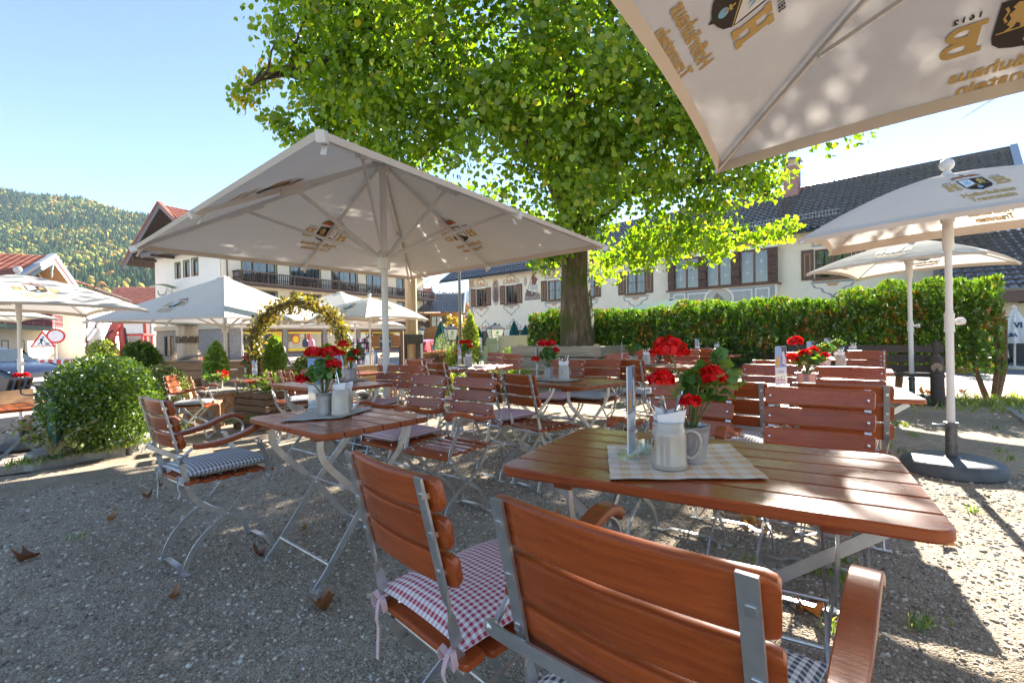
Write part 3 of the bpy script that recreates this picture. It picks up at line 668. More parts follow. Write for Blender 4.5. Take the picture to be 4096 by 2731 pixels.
def cY(kind, px, py, Y, face, label, back=.29):
    n = math.hypot(*face); fx, fy = face[0] / n, face[1] / n
    p = PY(px, py, Y); return chair(kind, p.x + fx * back, p.y + fy * back, (fx, fy), label)
def ch(kind, px, py, face, label, zt=.872):
    p = PZ(px, py, zt); return cY(kind, px, py, p.y, face, label)
C1 = chair('slimarm', -1.62, 2.58, gv, 'folding armchair left of the square table, seen from its side')
C2 = chair('slim', -.30 + .29 * .72, 1.06 + .29 * .69, (.72, .69), 'armless folding chair in the foreground with a red checked cushion, seen from behind')
C3 = chair('arm', .119 + .29 * .665, .681 + .29 * .747, (.665, .747), 'largest foreground armchair, its back to the camera at the nearest table')
C4 = ch('arm', 2770, 1527, nv, 'armchair facing the camera behind the red geranium of the nearest table')
C5 = ch('side', 3270, 1550, nv, 'armless chair facing the camera across the right half of the nearest table')
C6 = ch('side', 3355, 1535, gv, 'chair turned away toward table 142, right behind the chair facing the nearest table')
C7 = ch('arm', 2890, 1523, gv, 'armchair turned away toward table 142, back to back with the armchair at the geranium')
C8 = cY('side', 3085, 1447, 4.15, nv, 'chair facing the camera at the far side of table 142, behind its card')
C8b = cY('side', 3396, 1443, 3.75, nv, 'chair facing the camera at the far right of table 142')
C9 = cY('side', 3190, 1398, 6.6, nv, 'chair with a sunlit pinkish back behind the red geranium of table 142')
C9b = cY('side', 3105, 1440, 4.75, gv, 'chair with its back to table 142, only its top slat showing')
C10 = cY('side', 3445, 1395, 6.2, nv, 'chair facing the camera on the far side of the table behind 142')
C10b = cY('side', 3465, 1390, 6.75, gv, 'chair turned away toward the rearmost right table')
C11 = ch('side', 2273, 1439, nv, 'chair facing the camera behind the geranium pot of the table before the trunk')
C12 = ch('arm', 2413, 1437, nv, 'armchair facing the camera at the right of the table before the trunk')
C13 = ch('slim', 2062, 1495, (.77, .64), 'dark backed chair seen from behind at the table before the trunk, seat bare')
C14 = ch('slim', 1915, 1487, (.7, .72), 'chair hidden behind a facing armchair, red cushion on its seat')
C15 = ch('slimarm', 1909, 1509, nv, 'armchair facing the square table, bare slatted seat, right of its twin')
C16 = ch('slimarm', 1725, 1499, nv, 'armchair facing the square table just right of the thick umbrella pole')
C18 = ch('slim', 1573, 1453, (-.35, -.93), 'chair facing the camera left beside the umbrella pole at the table behind it')
C19 = ch('slim', 1656, 1458, (-.55, -.83), 'chair facing the camera right of the umbrella pole at the table behind it')
C20 = ch('slim', 1740, 1451, (.7, .7), 'chair seen from behind at the lamp post table')
C21 = cY('slim', 1655, 1449, 6.4, gv, 'chair seen from behind, its top peeping over the chair right of the pole')
C22 = ch('slim', 1988, 1410, nv, 'pinkish chair back in front of the beige cabinet, left of two')
C22b = ch('slim', 2055, 1415, nv, 'pinkish chair back in front of the beige cabinet, right of two')
C23 = cY('slim', 1657, 1428, 8.0, nv, 'small distant chair in front of the flower bed, left of its twin')
C23b = cY('slim', 1706, 1423, 7.4, nv, 'distant chair facing the camera below the maypole foot')
C24 = ch('side', 2581, 1398, nv, 'chair facing the camera behind the flowerless grey pot')
C25 = ch('slim', 2512, 1438, (.75, .66), 'chair in profile with a blue cushion next to the table before the trunk')
C26 = chair('side', 1.72, 6.95, (.5, -.86), 'chair with a red cushion at the left end of the flowerless pot table')
C27 = ch('side', 2686, 1391, gv, 'chair seen from behind with two pale posts, left one before the log bench')
C28 = ch('side', 2808, 1393, gv, 'chair seen from behind with bare seat, right one before the log bench')
C29 = ch('arm', 2748, 1399, nv, 'armchair facing the camera above the red geranium head')
C30 = chair('slimarm', -4.45, 6.6, (.97, .25), 'armchair in profile in front of the potted box shrub, pale cushion')
C31 = cY('slim', 1120, 1503, 6.1, (.85, .5), 'chair half turned away with blue cushion behind the square table')
C31b = cY('slim', 1070, 1499, 6.5, (.85, .5), 'chair half turned away, left neighbour of the chair with blue cushion')
C32 = cY('side', 1131, 1470, 7.2, gv, 'dark backed chair with two pale posts left of the ivy arch foot')
C33 = cY('slim', 1235, 1452, 7.8, (-.6, -.8), 'sunlit orange chair facing the camera under the ivy arch')
C34 = cY('slim', 1305, 1450, 8.6, (-.6, -.8), 'sunlit orange chair behind the geranium of the square table, left of two')
C35 = cY('slim', 1345, 1443, 9.4, (-.6, -.8), 'sunlit orange chair behind the geranium of the square table, right of two')
C36 = cY('slimarm', 1165, 1500, 8.2, (-.9, -.4), 'armchair with reddish arm at the right of table 131')
for c_, k_, t_ in ((C1, 'blue', 'blue grey checked cushion on the armchair left of the square table'), (C2, 'red', 'big red checked cushion on the foreground armless chair'),
                   (C3, 'blue', 'grey checked cushion on the largest foreground armchair'), (C4, 'red', 'red checked cushion on the armchair behind the nearest geranium'),
                   (C7, 'blue', 'blue grey checked cushion on the back to back armchair near table 142'), (C16, 'red', 'red checked cushion on the armchair right of the umbrella pole'),
                   (C14, 'red', 'red checked cushion between the two chairs at the table before the trunk'), (C11, 'red', 'dark red checked cushion under the edge of the table before the trunk'),
                   (C12, 'blue', 'dark blue checked cushion on the armchair at the right of the trunk table'), (C25, 'blue', 'blue checked cushion on the chair in profile near the trunk table'),
                   (C26, 'red', 'sunlit red checked cushion beside the flowerless pot table'), (C27, 'red', 'striped looking red cushion on the left chair before the log bench'),
                   (C18, 'red', 'dark red checked cushion left of the umbrella pole'), (C30, 'blue', 'bright blue checked cushion on the armchair before the potted shrub'),
                   (C31, 'blue', 'blue checked cushion on the chair behind the square table'), (C33, 'red', 'pale red checked cushion under the ivy arch'), (C10, 'red', 'red checked cushion behind table 142')):
    cushion(k_, c_, t_)
cushion('blue', C8, 'dark blue checked cushion below table 142')

# ------------------------------------------------------------------ things on the tables
GLAZE = M('stoneware_glaze', (.40, .355, .295), rough=.22, var=.06, scale=10, coat=.4)
ZINC = M('zinc_pot', (.50, .51, .53), rough=.34, metal=.75, var=.2, scale=12)
PAPER = M('paper_white', (.78, .78, .80), rough=.85, var=.03)
INK = M('ink_dark', (.04, .04, .05), rough=.8)
CUT = M('cutlery_steel', (.62, .62, .64), rough=.16, metal=1, var=.05)
ACRYL = MGLASS('clear_acrylic', (.93, .96, .97), trans=.78, rough=.03)
CLEAR = MGLASS('clear_glass', (.9, .95, .94), trans=.7, rough=.02)
STALK = M('plant_stalk', (.16, .17, .05), rough=.7, var=.3)
GERL = MLEAF('geranium_leaf', [(0, (.06, .17, .025)), (.7, (.15, .30, .05)), (.88, (.36, .38, .09)), (1, (.50, .36, .10))], trans=.42)
GERF = MLEAF('geranium_petal', [(0, (.50, .003, .008)), (1, (.92, .022, .018))], trans=.35, tcol=(1, .5, .5), gloss=.02)
SOIL = M('dark_soil', (.035, .028, .022), rough=1, var=.4, scale=40)
def stein(label, loc, rz, full=True):
    g = 'grey stoneware beer mugs holding cutlery'
    if 'stein' in PROTO: return dup(PROTO['stein'], loc, rz, label, g)
    t = thing('beer_stein', label, 'mug', loc, rz, g)
    m = MB(); m.lathe([(.040, 0), (.0505, .002), (.053, .010), (.0525, .018), (.051, .022), (.0505, .10), (.048, .118), (.044, .128), (.0445, .137), (.043, .140), (.0405, .137), (.0405, .12), (.046, .03), (.03, .022)], 40); m.build('body', GLAZE, t, sharp=50)
    m = MB(); P = cr([(.046, 0, .108), (.066, 0, .112), (.086, 0, .098), (.091, 0, .07), (.082, 0, .044), (.064, 0, .030), (.049, 0, .034)], 5)
    m.sweep(P, .017, .012, V((0, 1, 0)), prof=[(.5 * math.cos(2 * math.pi * k / 10), .5 * math.sin(2 * math.pi * k / 10)) for k in range(10)]); m.build('handle', GLAZE, t, sharp=80)
    m = MB(); s = .020
    def fn(x, y, l):
        a = x * s / .051 + math.pi * 1.06; r = .0513 + .0002 * l; return (r * math.cos(a), r * math.sin(a), .078 + y * s)
    crest(m, fn); m.build('crest', [GOLD, BLACK, PWHITE, PBLUE, PRED, INK], t, sharp=None)
    PROTO['stein'] = t; return t
def napkin(label, loc, rz):
    g = 'white paper napkins standing in the mugs'
    if 'nap' in PROTO: return dup(PROTO['nap'], loc, rz, label, g)
    m = MB()
    for k, (dy, tw) in enumerate(((-.012, .0), (0.0, .08), (.012, -.06))):
        pts = []
        rows = []
        for j in range(5):
            z = .035 + .135 * j / 4; hw = .018 + .026 * (j / 4)
            rows.append([(hw * a, dy * (1 + j * .35) + .010 * a * a * (1 + .3 * k) + tw * a * .05, z - (.014 * a if k == 1 else -.008 * a) * (j == 4)) for a in (-1, -.5, 0, .5, 1)])
        m.loft(rows, cap=False, closed=False)
        rows = [[(x, y + .003, z) for x, y, z in r_] for r_ in rows]; m.loft(rows, cap=False, closed=False)
    o = m.build('paper_napkin', PAPER, None, sharp=60); tag(o, label, 'napkin', g); o.location = loc; o.rotation_euler[2] = rz; PROTO['nap'] = o; return o
def cutlery(kind, label, loc, rz, tilt):
    g = 'steel cutlery standing in the mugs'; key = 'cut' + kind
    if key not in PROTO:
        m = MB()
        if kind == 'knife':
            m.sweep([(0, 0, 0), (0, 0, .10), (0, 0, .112), (0, 0, .20), (0, 0, .212)], [.014, .016, .009, .019, .012], .0035, V((1, 0, 0)))
        elif kind == 'fork':
            m.sweep(cr([(0, 0, 0), (0, .002, .06), (0, 0, .12), (0, -.004, .18), (0, .006, .20)], 3), [.006, .006, .006, .006, .007, .008, .010, .013, .016, .018, .019, .016, .010], .003, V((1, 0, 0)))
        else:
            m.sweep(cr([(0, 0, 0), (0, .002, .06), (0, 0, .12), (0, -.004, .165), (0, .004, .195)], 4), [.006] * 6 + [.007, .008, .012, .022, .030, .034, .035, .034, .028, .020, .008], .003, V((1, 0, 0)))
        o = m.build(kind, CUT, None, sharp=50); PROTO[key] = o
    else:
        o = PROTO[key].copy(); COL.objects.link(o)
    tag(o, label, kind, g); o.location = loc; o.rotation_euler = (tilt, 0, rz); return o
def geranium(label, loc, rz, kind='full', pot=(.058, .045, .115)):
    """galvanised pot with a plant; the kinds differ in flower heads and spread"""
    g = 'potted geraniums on the tables'; key = 'ger' + kind
    if key in PROTO: return dup(PROTO[key], loc, rz, label, g)
    t = thing('potted_geranium', label, 'potted plant', loc, rz, g); rt, rb, h = pot
    m = MB(); m.lathe([(rb, 0), (rb + .001, .004)] + [(rb + (rt - rb) * k / 10 + (.0012 if k % 2 else 0), h * (.04 + .9 * k / 10)) for k in range(11)] + [(rt + .003, h * .97), (rt + .003, h), (rt - .002, h), (rt - .004, h * .9)], 28); m.build('pot', ZINC, t, sharp=50)
    m = MB(); m.lathe([(.001, h * .9), (rt - .003, h * .9)], 20, cap=False); m.build('soil', SOIL, t)
    rs = np.random.default_rng({'full': 3, 'few': 5, 'green': 9, 'wide': 4}[kind])
    n = {'full': 70, 'few': 75, 'green': 160, 'wide': 95}[kind]; sp = {'full': .10, 'few': .10, 'green': .12, 'wide': .14}[kind]; hh = {'full': .19, 'few': .15, 'green': .14, 'wide': .14}[kind]
    d = rs.normal(size=(n, 3)); d /= np.linalg.norm(d, axis=1, keepdims=True); d[:, 2] = d[:, 2] * .8 + .25; r = rs.random(n) ** .5
    P = np.stack([d[:, 0] * sp * r, d[:, 1] * sp * r, h + .05 + hh * (.45 + .5 * d[:, 2]) * (1 - .3 * r)], 1)
    if kind == 'full': P[:, 0] += .045 * (P[:, 2] - h) / .1; P[:, 2] = np.maximum(P[:, 2], h + .0)
    nr = np.stack([d[:, 0], d[:, 1], np.abs(d[:, 2]) + .7], 1); yd = rs.normal(size=(n, 3)) * .6 + d; yd[:, 2] -= .3
    leaves('foliage', P, yd, nr, rs.uniform(.035, .062, n) * (.75 if kind == 'green' else 1), rs.random(n) ** 1.3, GERL, 'round', t)
    m = MB()
    for k in range(0, n, 4): m.tube([(P[k][0] * .15, P[k][1] * .15, h * .9), (P[k][0] * .6, P[k][1] * .6, h + (P[k][2] - h) * .5), tuple(P[k])], .0022, 4)
    heads = {'full': [(-.065, .0, .355, .054), (-.115, -.05, .265, .040), (.055, -.03, .27, .044), (-.04, -.09, .20, .030)], 'few': [(-.05, .0, .33, .05), (.03, .02, .33, .05), (.06, -.03, .27, .042), (-.12, .0, .19, .04)], 'green': [], 'wide': [(-.07, .0, .33, .055), (-.10, -.04, .2, .055), (-.02, -.05, .24, .04), (.12, -.03, .22, .035), (.06, .05, .26, .04)]}[kind]
    for x, y, z, r_ in heads: m.tube(cr([(x * .2, y * .2, h), (x * .5, y * .5, h + (z - h) * .6), (x, y, z - .01)], 3), .0025, 5)
    m.build('stalk', STALK, t)
    for x, y, z, r_ in heads:
        q = 70; d = rs.normal(size=(q, 3)); d /= np.linalg.norm(d, axis=1, keepdims=True); d[:, 2] = np.abs(d[:, 2]) * .9 - .2
        leaves('flower', np.array([x, y, z]) + d * r_ * rs.uniform(.75, 1, (q, 1)), rs.normal(size=(q, 3)), d + rs.normal(size=(q, 3)) * .35, np.full(q, r_ * .62) * rs.uniform(.7, 1.1, q), rs.random(q), GERF, 'round', t)
    PROTO[key] = t; return t
SKYP = M('photo_sky', (.25, .38, .62), rough=.5); ROCKP = M('photo_rock', (.10, .075, .08), rough=.5, var=.6, scale=60); LIGHTP = M('photo_white', (.62, .6, .62), rough=.5, var=.3, scale=70); SQUASH = M('photo_orange', (.72, .36, .07), rough=.5, var=.2, scale=30)
def menu(label, loc, rz, num=None):
    g = 'tall menu cards in clear stands'; key = 'menu' + str(num)
    if key in PROTO: return dup(PROTO[key], loc, rz, label, g)
    t = thing('menu_stand', label, 'menu', loc, rz, g)
    m = MB(); m.prism([(-.062, 0), (.062, 0), (.062, .012), (.04, .022), (-.04, .022), (-.062, .012)], -.035, .035); m.prism([(-.052, .0), (.052, .0), (.052, .10), (-.052, .10)], -.0052, -.0036); m.build('holder', ACRYL, t)
    m = MB(); hw, H = .050, .30
    m.add([(-hw, .0, .012), (hw, .0, .012), (hw, 0, H), (-hw, 0, H), (-hw, .004, .012), (hw, .004, .012), (hw, .004, H), (-hw, .004, H)], [(0, 1, 2, 3), (7, 6, 5, 4), (0, 4, 5, 1), (3, 2, 6, 7), (0, 3, 7, 4), (1, 5, 6, 2)])
    for s in (-.0008, .0048):
        q = lambda p: [(x * hw, s * (1 + .25 * l), .012 + (H - .012) * z) for x, z, l in p]
        m.add(q([(-1, .46, 0), (1, .46, 0), (1, 1, 0), (-1, 1, 0)]), [(0, 1, 2, 3)], 1)
        m.add(q([(0, .99, 1), (.95, .99, 1), (.95, .52, 1), (.3, .50, 1), (.05, .7, 1), (.2, .84, 1)]), [(0, 1, 2, 3, 4, 5)], 2)
        m.add(q([(.2, .84, 2), (.5, .88, 2), (.9, .62, 2), (.8, .5, 2), (.25, .55, 2)]), [(0, 1, 2, 3, 4)], 3)
        m.add(q([(-.8 + .38 * math.cos(a) * (1.2 if math.sin(a) < 0 else .75) + .2, .62 + .15 * math.sin(a), 3) for a in [2 * math.pi * k / 12 for k in range(12)]]), [tuple(range(12))], 4)
        for z in (.36, .33, .30): m.add(q([(-.5, z, 1), (.5, z, 1), (.5, z + .008, 1), (-.5, z + .008, 1)]), [(0, 1, 2, 3)], 2)
        if num:
            sg = 1 if s < 0 else -1
            flat_text(m, num, .05, lambda x, y: (sg * x, s * 1.3, .045 + y), 5, .0003, spacing=1.1)
    m.build('card', [PAPER, SKYP, ROCKP, LIGHTP, SQUASH, INK], t, sharp=None)
    PROTO[key] = t; return t
def cloth(label, quad, mat, z, wave=.006, cat='table mat'):
    """quad: four corners on the table, draped as a slightly wavy sheet"""
    m = MB(); n = 18; vs = []; fs = []; uv = []
    A, B, C_, D = [V((q[0], q[1], 0)) for q in quad]; lu, lv = (B - A).length, (D - A).length
    for s in (0, 1):
        for j in range(n + 1):
            for i in range(n + 1):
                u, v = i / n, j / n; p = A * (1 - u) * (1 - v) + B * u * (1 - v) + C_ * u * v + D * (1 - u) * v
                e = max(abs(u - .5), abs(v - .5)) * 2
                q = .003 + wave * .5 * (e ** 6) * (1 + noise.noise(V((u * 6, v * 6, 1.7)))) * (1 if s == 0 else .98) - s * .0016
                p = p + V((noise.noise(V((u * 9, v * 9, .2))), noise.noise(V((u * 9, v * 9, 5.2))), 0)) * .004
                vs.append((p.x, p.y, z + q))
    N1 = (n + 1) * (n + 1)
    for s in (0, 1):
        for j in range(n):
            for i in range(n):
                q = (j * (n + 1) + i, j * (n + 1) + i + 1, (j + 1) * (n + 1) + i + 1, (j + 1) * (n + 1) + i)
                q = tuple(a + s * N1 for a in (q if s == 0 else q[::-1])); fs.append(q)
                uv.append([(((a % N1) % (n + 1)) / n * lu, ((a % N1) // (n + 1)) / n * lv) for a in q])
    m.add(vs, fs, 0, uv); o = m.build('table_cloth', mat, None, sharp=60); return tag(o, label, cat, 'small cloths laid on the tables')
YCHECK = MGINGHAM('yellow_check', (.70, .48, .29), pitch=.062, white=(.76, .67, .56)); LINEN = M('linen_mat', (.52, .45, .38), rough=.95, var=.08, scale=30, bump=.2, bscale=300)

def q2(*pp): return [tuple(PZ(x, y, .745))[:2] for x, y in pp]
cloth('yellow and white checked cloth on the nearest table', q2((2440, 1917), (3075, 1915), (2915, 1775), (2428, 1781)), YCHECK, .741)
cloth('beige linen mat lying diagonally on the square table', q2((1118, 1687), (1368, 1672), (1497, 1632), (1262, 1635)), LINEN, .741)
def onT(key, dx, dy):
    t = TB[key]; return (t.location[0] + dx, t.location[1] + dy, t.location[2] + .7445)
def sq(key, dx, dy, s=.2, rot=.3):
    x, y, z = onT(key, dx, dy); c, n_ = math.cos(rot) * s, math.sin(rot) * s
    return [(x - c + n_, y - n_ - c), (x + c + n_, y + n_ - c), (x + c - n_, y + n_ + c), (x - c - n_, y - n_ + c)]
# nearest table
def at(px, py, z=.7455):
    p = PZ(px, py, z); return (p.x, p.y, z)
p = at(2677, 1868); stein('grey stein with handle to the right on the nearest table', p, R(-8))
napkin('folded white napkin fan in the stein on the nearest table', (p[0] + .004, p[1], p[2] + .0), R(-5))
for kind, dx, dy, rz, ti in (('fork', -.028, .0, R(90), R(24)), ('spoon', -.030, .012, R(82), R(20)), ('knife', -.024, -.012, R(96), R(17)), ('spoon', .022, .008, R(-75), R(14)), ('fork', .026, -.008, R(-95), R(26))):
    cutlery(kind, {'fork': 'steel fork in the stein on the nearest table', 'spoon': 'steel spoon in the stein on the nearest table', 'knife': 'steel knife in the stein on the nearest table'}[kind] + (', leaning left' if dx < 0 else ', leaning right'), (p[0] + dx, p[1] + dy, p[2] + .03), rz, ti)
geranium('red geranium with four flower heads in a zinc pot on the nearest table', at(2762, 1842), R(5), 'full')
menu('tall menu card seen edge on in a clear stand on the nearest table', at(2530, 1822), R(62))
m = MB(); m.lathe([(.038, 0), (.046, .004), (.05, .035), (.046, .037), (.042, .012), (.001, .010)], 28); o = m.build('ashtray', CLEAR, None, sharp=50); tag(o, 'round clear glass ashtray behind the stein on the nearest table', 'ashtray'); o.location = at(2608, 1808)
# square table
p = at(1367, 1660); stein('grey stein with handle to the right on the square table', p, R(-6)); napkin('folded white napkin in the stein on the square table', p, R(-20))
for k in range(3): cutlery(('knife', 'fork', 'spoon')[k], 'steel %s in the stein on the square table' % ('knife', 'fork', 'spoon')[k], (p[0] + .018 + .006 * k, p[1] + .008 * (k - 1), p[2] + .03), R(-70 - 12 * k), R(10 + 4 * k))
geranium('red geranium leaning left in a slim zinc pot on the square table', at(1300, 1658), R(0), 'few', (.046, .036, .12))
menu('menu card standing behind the geranium on the square table', at(1272, 1640), R(20))
m = MB(); m.lathe([(.038, 0), (.046, .004), (.05, .03), (.046, .032), (.042, .012), (.001, .010)], 28); o = m.build('ashtray', CLEAR, None, sharp=50); tag(o, 'round glass ashtray right of the stein on the square table', 'ashtray'); o.location = at(1398, 1640)
# the other tables
def setting(key, where, px_pot, px_mug, px_menu, kind, num=None, mrot=.3, cut=True, mat=True, sx=0, noise_=0):
    z = TB[key].location[2] + .7445
    if mat and px_mug:
        c = PZ(*(px_pot or px_mug), z); d = PZ(*px_mug, z); cx, cy = (c.x + d.x) / 2, (c.y + d.y) / 2; r = .26
        cloth('beige cloth under the mug on ' + where, [(cx - r * .9, cy + r * .1), (cx + r * .2, cy - r * .8), (cx + r * .9, cy + r * .0), (cx - r * .1, cy + r * .8)], LINEN, z - .0035)
    if px_pot: p = PZ(*px_pot, z); geranium({'green': 'leafy pot plant without flowers on ', 'few': 'red geranium in a zinc pot on ', 'full': 'red geranium with several heads on ', 'wide': 'wide red geranium in a low zinc pot on '}[kind] + where, tuple(p), random.uniform(-.4, .4), kind, (.075, .06, .085) if kind == 'wide' else (.058, .045, .115))
    if px_mug:
        p = PZ(*px_mug, z); stein('grey stein with crest on ' + where, tuple(p), R(62 + random.uniform(-18, 18)))
        napkin('white napkin in the stein on ' + where, tuple(p), random.uniform(-.4, .4))
        if cut:
            for k in range(4):
                kk = ('fork', 'knife', 'spoon', 'fork')[k]; s = -1 if k < 2 else 1
                cutlery(kk, 'steel %s leaning %s in the stein on %s' % (kk, 'left' if s < 0 else 'right', where), (p.x + s * .022, p.y + .012 * (k % 2), p.z + .03), R(-s * (80 + 10 * (k % 2))), R(12 + 7 * (k % 2)))
    if px_menu: p = PZ(*px_menu, z); menu('menu card %s standing on %s' % (('numbered ' + num) if num else 'without visible number', where), tuple(p), mrot, num)
setting('T3', 'the table behind the left table', None, (1407, 1520), (1358, 1518), 'full', mrot=.5, cut=False)
p = PZ(1392, 1520, .7445); geranium('tall red geranium rising behind the square table stein', (p.x - .02, p.y + .12, p.z), .8, 'full')
setting('T7', 'the table before the tree trunk', (2195, 1518), (2256, 1521), (2150, 1517), 'few', mrot=1.35)
setting('T6', 'the lamp post table', (1866, 1459), (1875, 1467), (1840, 1462), 'few', mrot=1.2)
setting('T8', 'the flowerless pot table', (2534, 1456), (2586, 1459), (2489, 1452), 'green', mrot=1.3)
setting('T9', 'the small bright table by the log bench', (2830, 1410), (2869, 1412), (2790, 1412), 'green', mrot=.1, mat=False)
setting('T10', 'table 142', (3225, 1535), None, (3125, 1545), 'wide', '142', .25)
setting('T11', 'the table behind table 142', (3300, 1475), (3363, 1470), (3245, 1475), 'green', mrot=.15, mat=False)
setting('T12', 'the rearmost right table', (3350, 1428), (3415, 1428), (3310, 1430), 'green', mrot=.1, mat=False)
setting('T5', 'table 130', (1545, 1458), (1519, 1459), (1548, 1464), 'few', '130', 0, cut=False)
setting('T4', 'table 131', (985, 1490), None, (1018, 1500), 'few', '131', .1)
# ------------------------------------------------------------------ the lime tree
def bark_mat():
    m, nt, N, L = _nodes('bark_moss'); out = N.new('ShaderNodeOutputMaterial'); p = _n(N, 'ShaderNodeBsdfPrincipled', inp={'Roughness': .95})
    tc = N.new('ShaderNodeTexCoord'); mp = N.new('ShaderNodeMapping'); mp.inputs['Scale'].default_value = (5, 5, .9); L.new(tc.outputs['Object'], mp.inputs[0])
    a = _n(N, 'ShaderNodeTexNoise', inp={'Scale': 2.6, 'Detail': 8, 'Roughness': .7}); L.new(mp.outputs[0], a.inputs['Vector'])
    r1 = _ramp(N, [(.3, (.045, .032, .022)), (.5, (.13, .09, .06)), (.7, (.27, .20, .14))]); L.new(a.outputs['Fac'], r1.inputs[0])
    b = _n(N, 'ShaderNodeTexNoise', inp={'Scale': 1.4, 'Detail': 6}); L.new(tc.outputs['Object'], b.inputs['Vector'])
    r2 = _ramp(N, [(.46, (0, 0, 0)), (.6, (1, 1, 1))]); L.new(b.outputs['Fac'], r2.inputs[0])
    mx = _n(N, 'ShaderNodeMix', data_type='RGBA'); mx.inputs['B'].default_value = (.065, .075, .014, 1); L.new(r2.outputs[0], mx.inputs['Factor']); L.new(r1.outputs[0], mx.inputs['A'])
    L.new(mx.outputs['Result'], p.inputs['Base Color'])
    bp = _n(N, 'ShaderNodeBump', inp={'Strength': 1.0, 'Distance': .06}); L.new(a.outputs['Fac'], bp.inputs['Height']); L.new(bp.outputs[0], p.inputs['Normal'])
    L.new(p.outputs[0], out.inputs[0]); return m
BARK = bark_mat(); TWIG = M('twig_bark', (.06, .042, .03), rough=.9, var=.4, scale=20)
TX, TY = 1.64, 11.8
tree = thing('lime_tree', 'big old lime tree with mossy trunk and spreading green crown', 'tree', (TX, TY, 0))
Tm = Matrix.Translation((-TX, -TY, 0))
m = MB(); m.M = Tm
m.tube(cr([(TX, TY, -.05), (TX - .01, TY, .5), (TX - .02, TY, 1.3), (TX - .03, TY, 2.2), (TX - .04, TY, 3.2), (TX - .10, TY - .05, 4.3), (TX - .2, TY - .1, 5.2)], 7), [.56 - .1 * min(1, k / 6) - .0042 * k for k in range(43)], 30, jit=.16)
m.build('trunk', BARK, tree, sharp=70)
LIMBS = [([(1.55, 11.75, 4.2), (1.15, 11.5, 6.2), (.8, 11.2, 8), (.5, 11, 11)], .30, .08), ([(1.65, 11.8, 3.6), (2.15, 11.6, 5.6), (2.35, 11.4, 7.5), (2.6, 11.2, 10.5)], .24, .06),
         ([(1.5, 11.7, 3.9), (.6, 11.1, 5.5), (-.3, 10.8, 5.95), (-1.2, 10.5, 5.75), (-2.0, 10.3, 5.0)], .17, .05), ([(1.7, 11.7, 4.4), (3.4, 11.0, 6.0), (5.2, 10.6, 6.6), (6.6, 10.3, 6.3)], .18, .04),
         ([(1.5, 11.6, 5), (1.2, 9.6, 6.9), (.9, 7.6, 7.6)], .18, .05), ([(1.3, 11.4, 5.6), (-1.4, 10.5, 7.6), (-3.0, 10.0, 8.0), (-4.2, 9.6, 7.9)], .16, .03),
         ([(1.4, 11.6, 5.2), (-1.0, 10.2, 6.6), (-3.0, 9.4, 6.6), (-4.3, 9.0, 6.2), (-4.8, 8.9, 5.9)], .13, .02), ([(1.9, 11.8, 4.2), (3.0, 10.0, 5.6), (4.2, 8.2, 6.2)], .14, .04),
         ([(1.7, 12, 4.4), (2.2, 13.6, 6.5), (2.6, 15, 8)], .2, .06), ([(1.8, 11.8, 3.7), (3.1, 11.2, 4.6), (4.6, 10.6, 4.5), (5.6, 10.3, 4.1)], .12, .03), ([(1.5, 11.6, 4.6), (-.6, 9.2, 6.0), (-2.4, 7.6, 6.5)], .13, .03)]
tw = MB(); tw.M = Tm; ENDS = []
for P, a, b in LIMBS:
    C_ = cr(P, 7); n = len(C_)
    m = MB(); m.M = Tm; m.tube(C_, [a + (b - a) * k / (n - 1) for k in range(n)], 10, jit=.15); m.build('limb', BARK if a > .15 else TWIG, tree, sharp=70)
    for k in range(4, n, 1):
        for _ in range(2):
            d = V(RNG.normal(size=3)); d.z = abs(d.z) * .5 - .15; d.normalize(); l = random.uniform(.6, 1.6) * (1.0 if k < n - 3 else .45); s = C_[k]
            e_ = s + d * l
            if e_.x / e_.y < -.50 or (e_.x - TX > 0 and e_.z < 2.6): continue
            ENDS.append(tuple(e_)); ENDS.append(tuple(s + d * l * .6))
            tw.tube([s, s + d * l * .5 + V((0, 0, .12)), s + d * l], [.03, .02, .006], 5)
tw.build('twigs', TWIG, tree, sharp=70)
# crown: clumps of leaves through an uneven shell, denser outside, hanging lower to the right of the trunk
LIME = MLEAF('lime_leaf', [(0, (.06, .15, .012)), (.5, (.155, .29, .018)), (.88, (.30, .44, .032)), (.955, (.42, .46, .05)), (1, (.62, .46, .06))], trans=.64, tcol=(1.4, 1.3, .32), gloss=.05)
rs = np.random.default_rng(21); cc = []
while len(cc) < 820:
    d = rs.normal(size=3); d /= np.linalg.norm(d); r = rs.uniform(.5, 1.0) ** .6
    lump = 1 + .22 * noise.noise(V(d * 2.3) + V((4, 1, 2)))
    p = np.array([1.0, 11.2, 7.2]) + d * r * lump * np.array([6.2, 5.7, 4.7])
    if p[2] < 2.95 + .25 * noise.noise(V((p[0] * .7, p[1] * .7, 0))) + (.5 if p[0] < .6 else 0) + (.25 * max(0, 9.5 - p[1])): continue
    if p[0] < 1.3 and p[1] > 11 and p[2] < 4 and p[0] > -3: continue
    if p[2] < 3.15 and abs(p[0] - 1.55) < .9 and p[1] < 12: continue
    if p[2] > 10.2 and rs.random() < .45: continue
    xs_, ys_ = p[0] - .537 * 1.664 * p[2], p[1] - .843 * 1.664 * p[2]
    lit = .93 if (xs_ < -2.5 and ys_ > 3.0) or ys_ > 4.4 else (.75 if xs_ > .9 and ys_ > 1.4 else 0)
    if p[2] > 3.5 and rs.random() < lit: continue
    if p[0] < -4.3: continue
    if (p - np.array([1.0, 11.2, 7.2])) @ np.array([.47, .74, .48]) > 1.0 and p[2] > 4.6 and rs.random() < .5: continue
    cc.append(p)
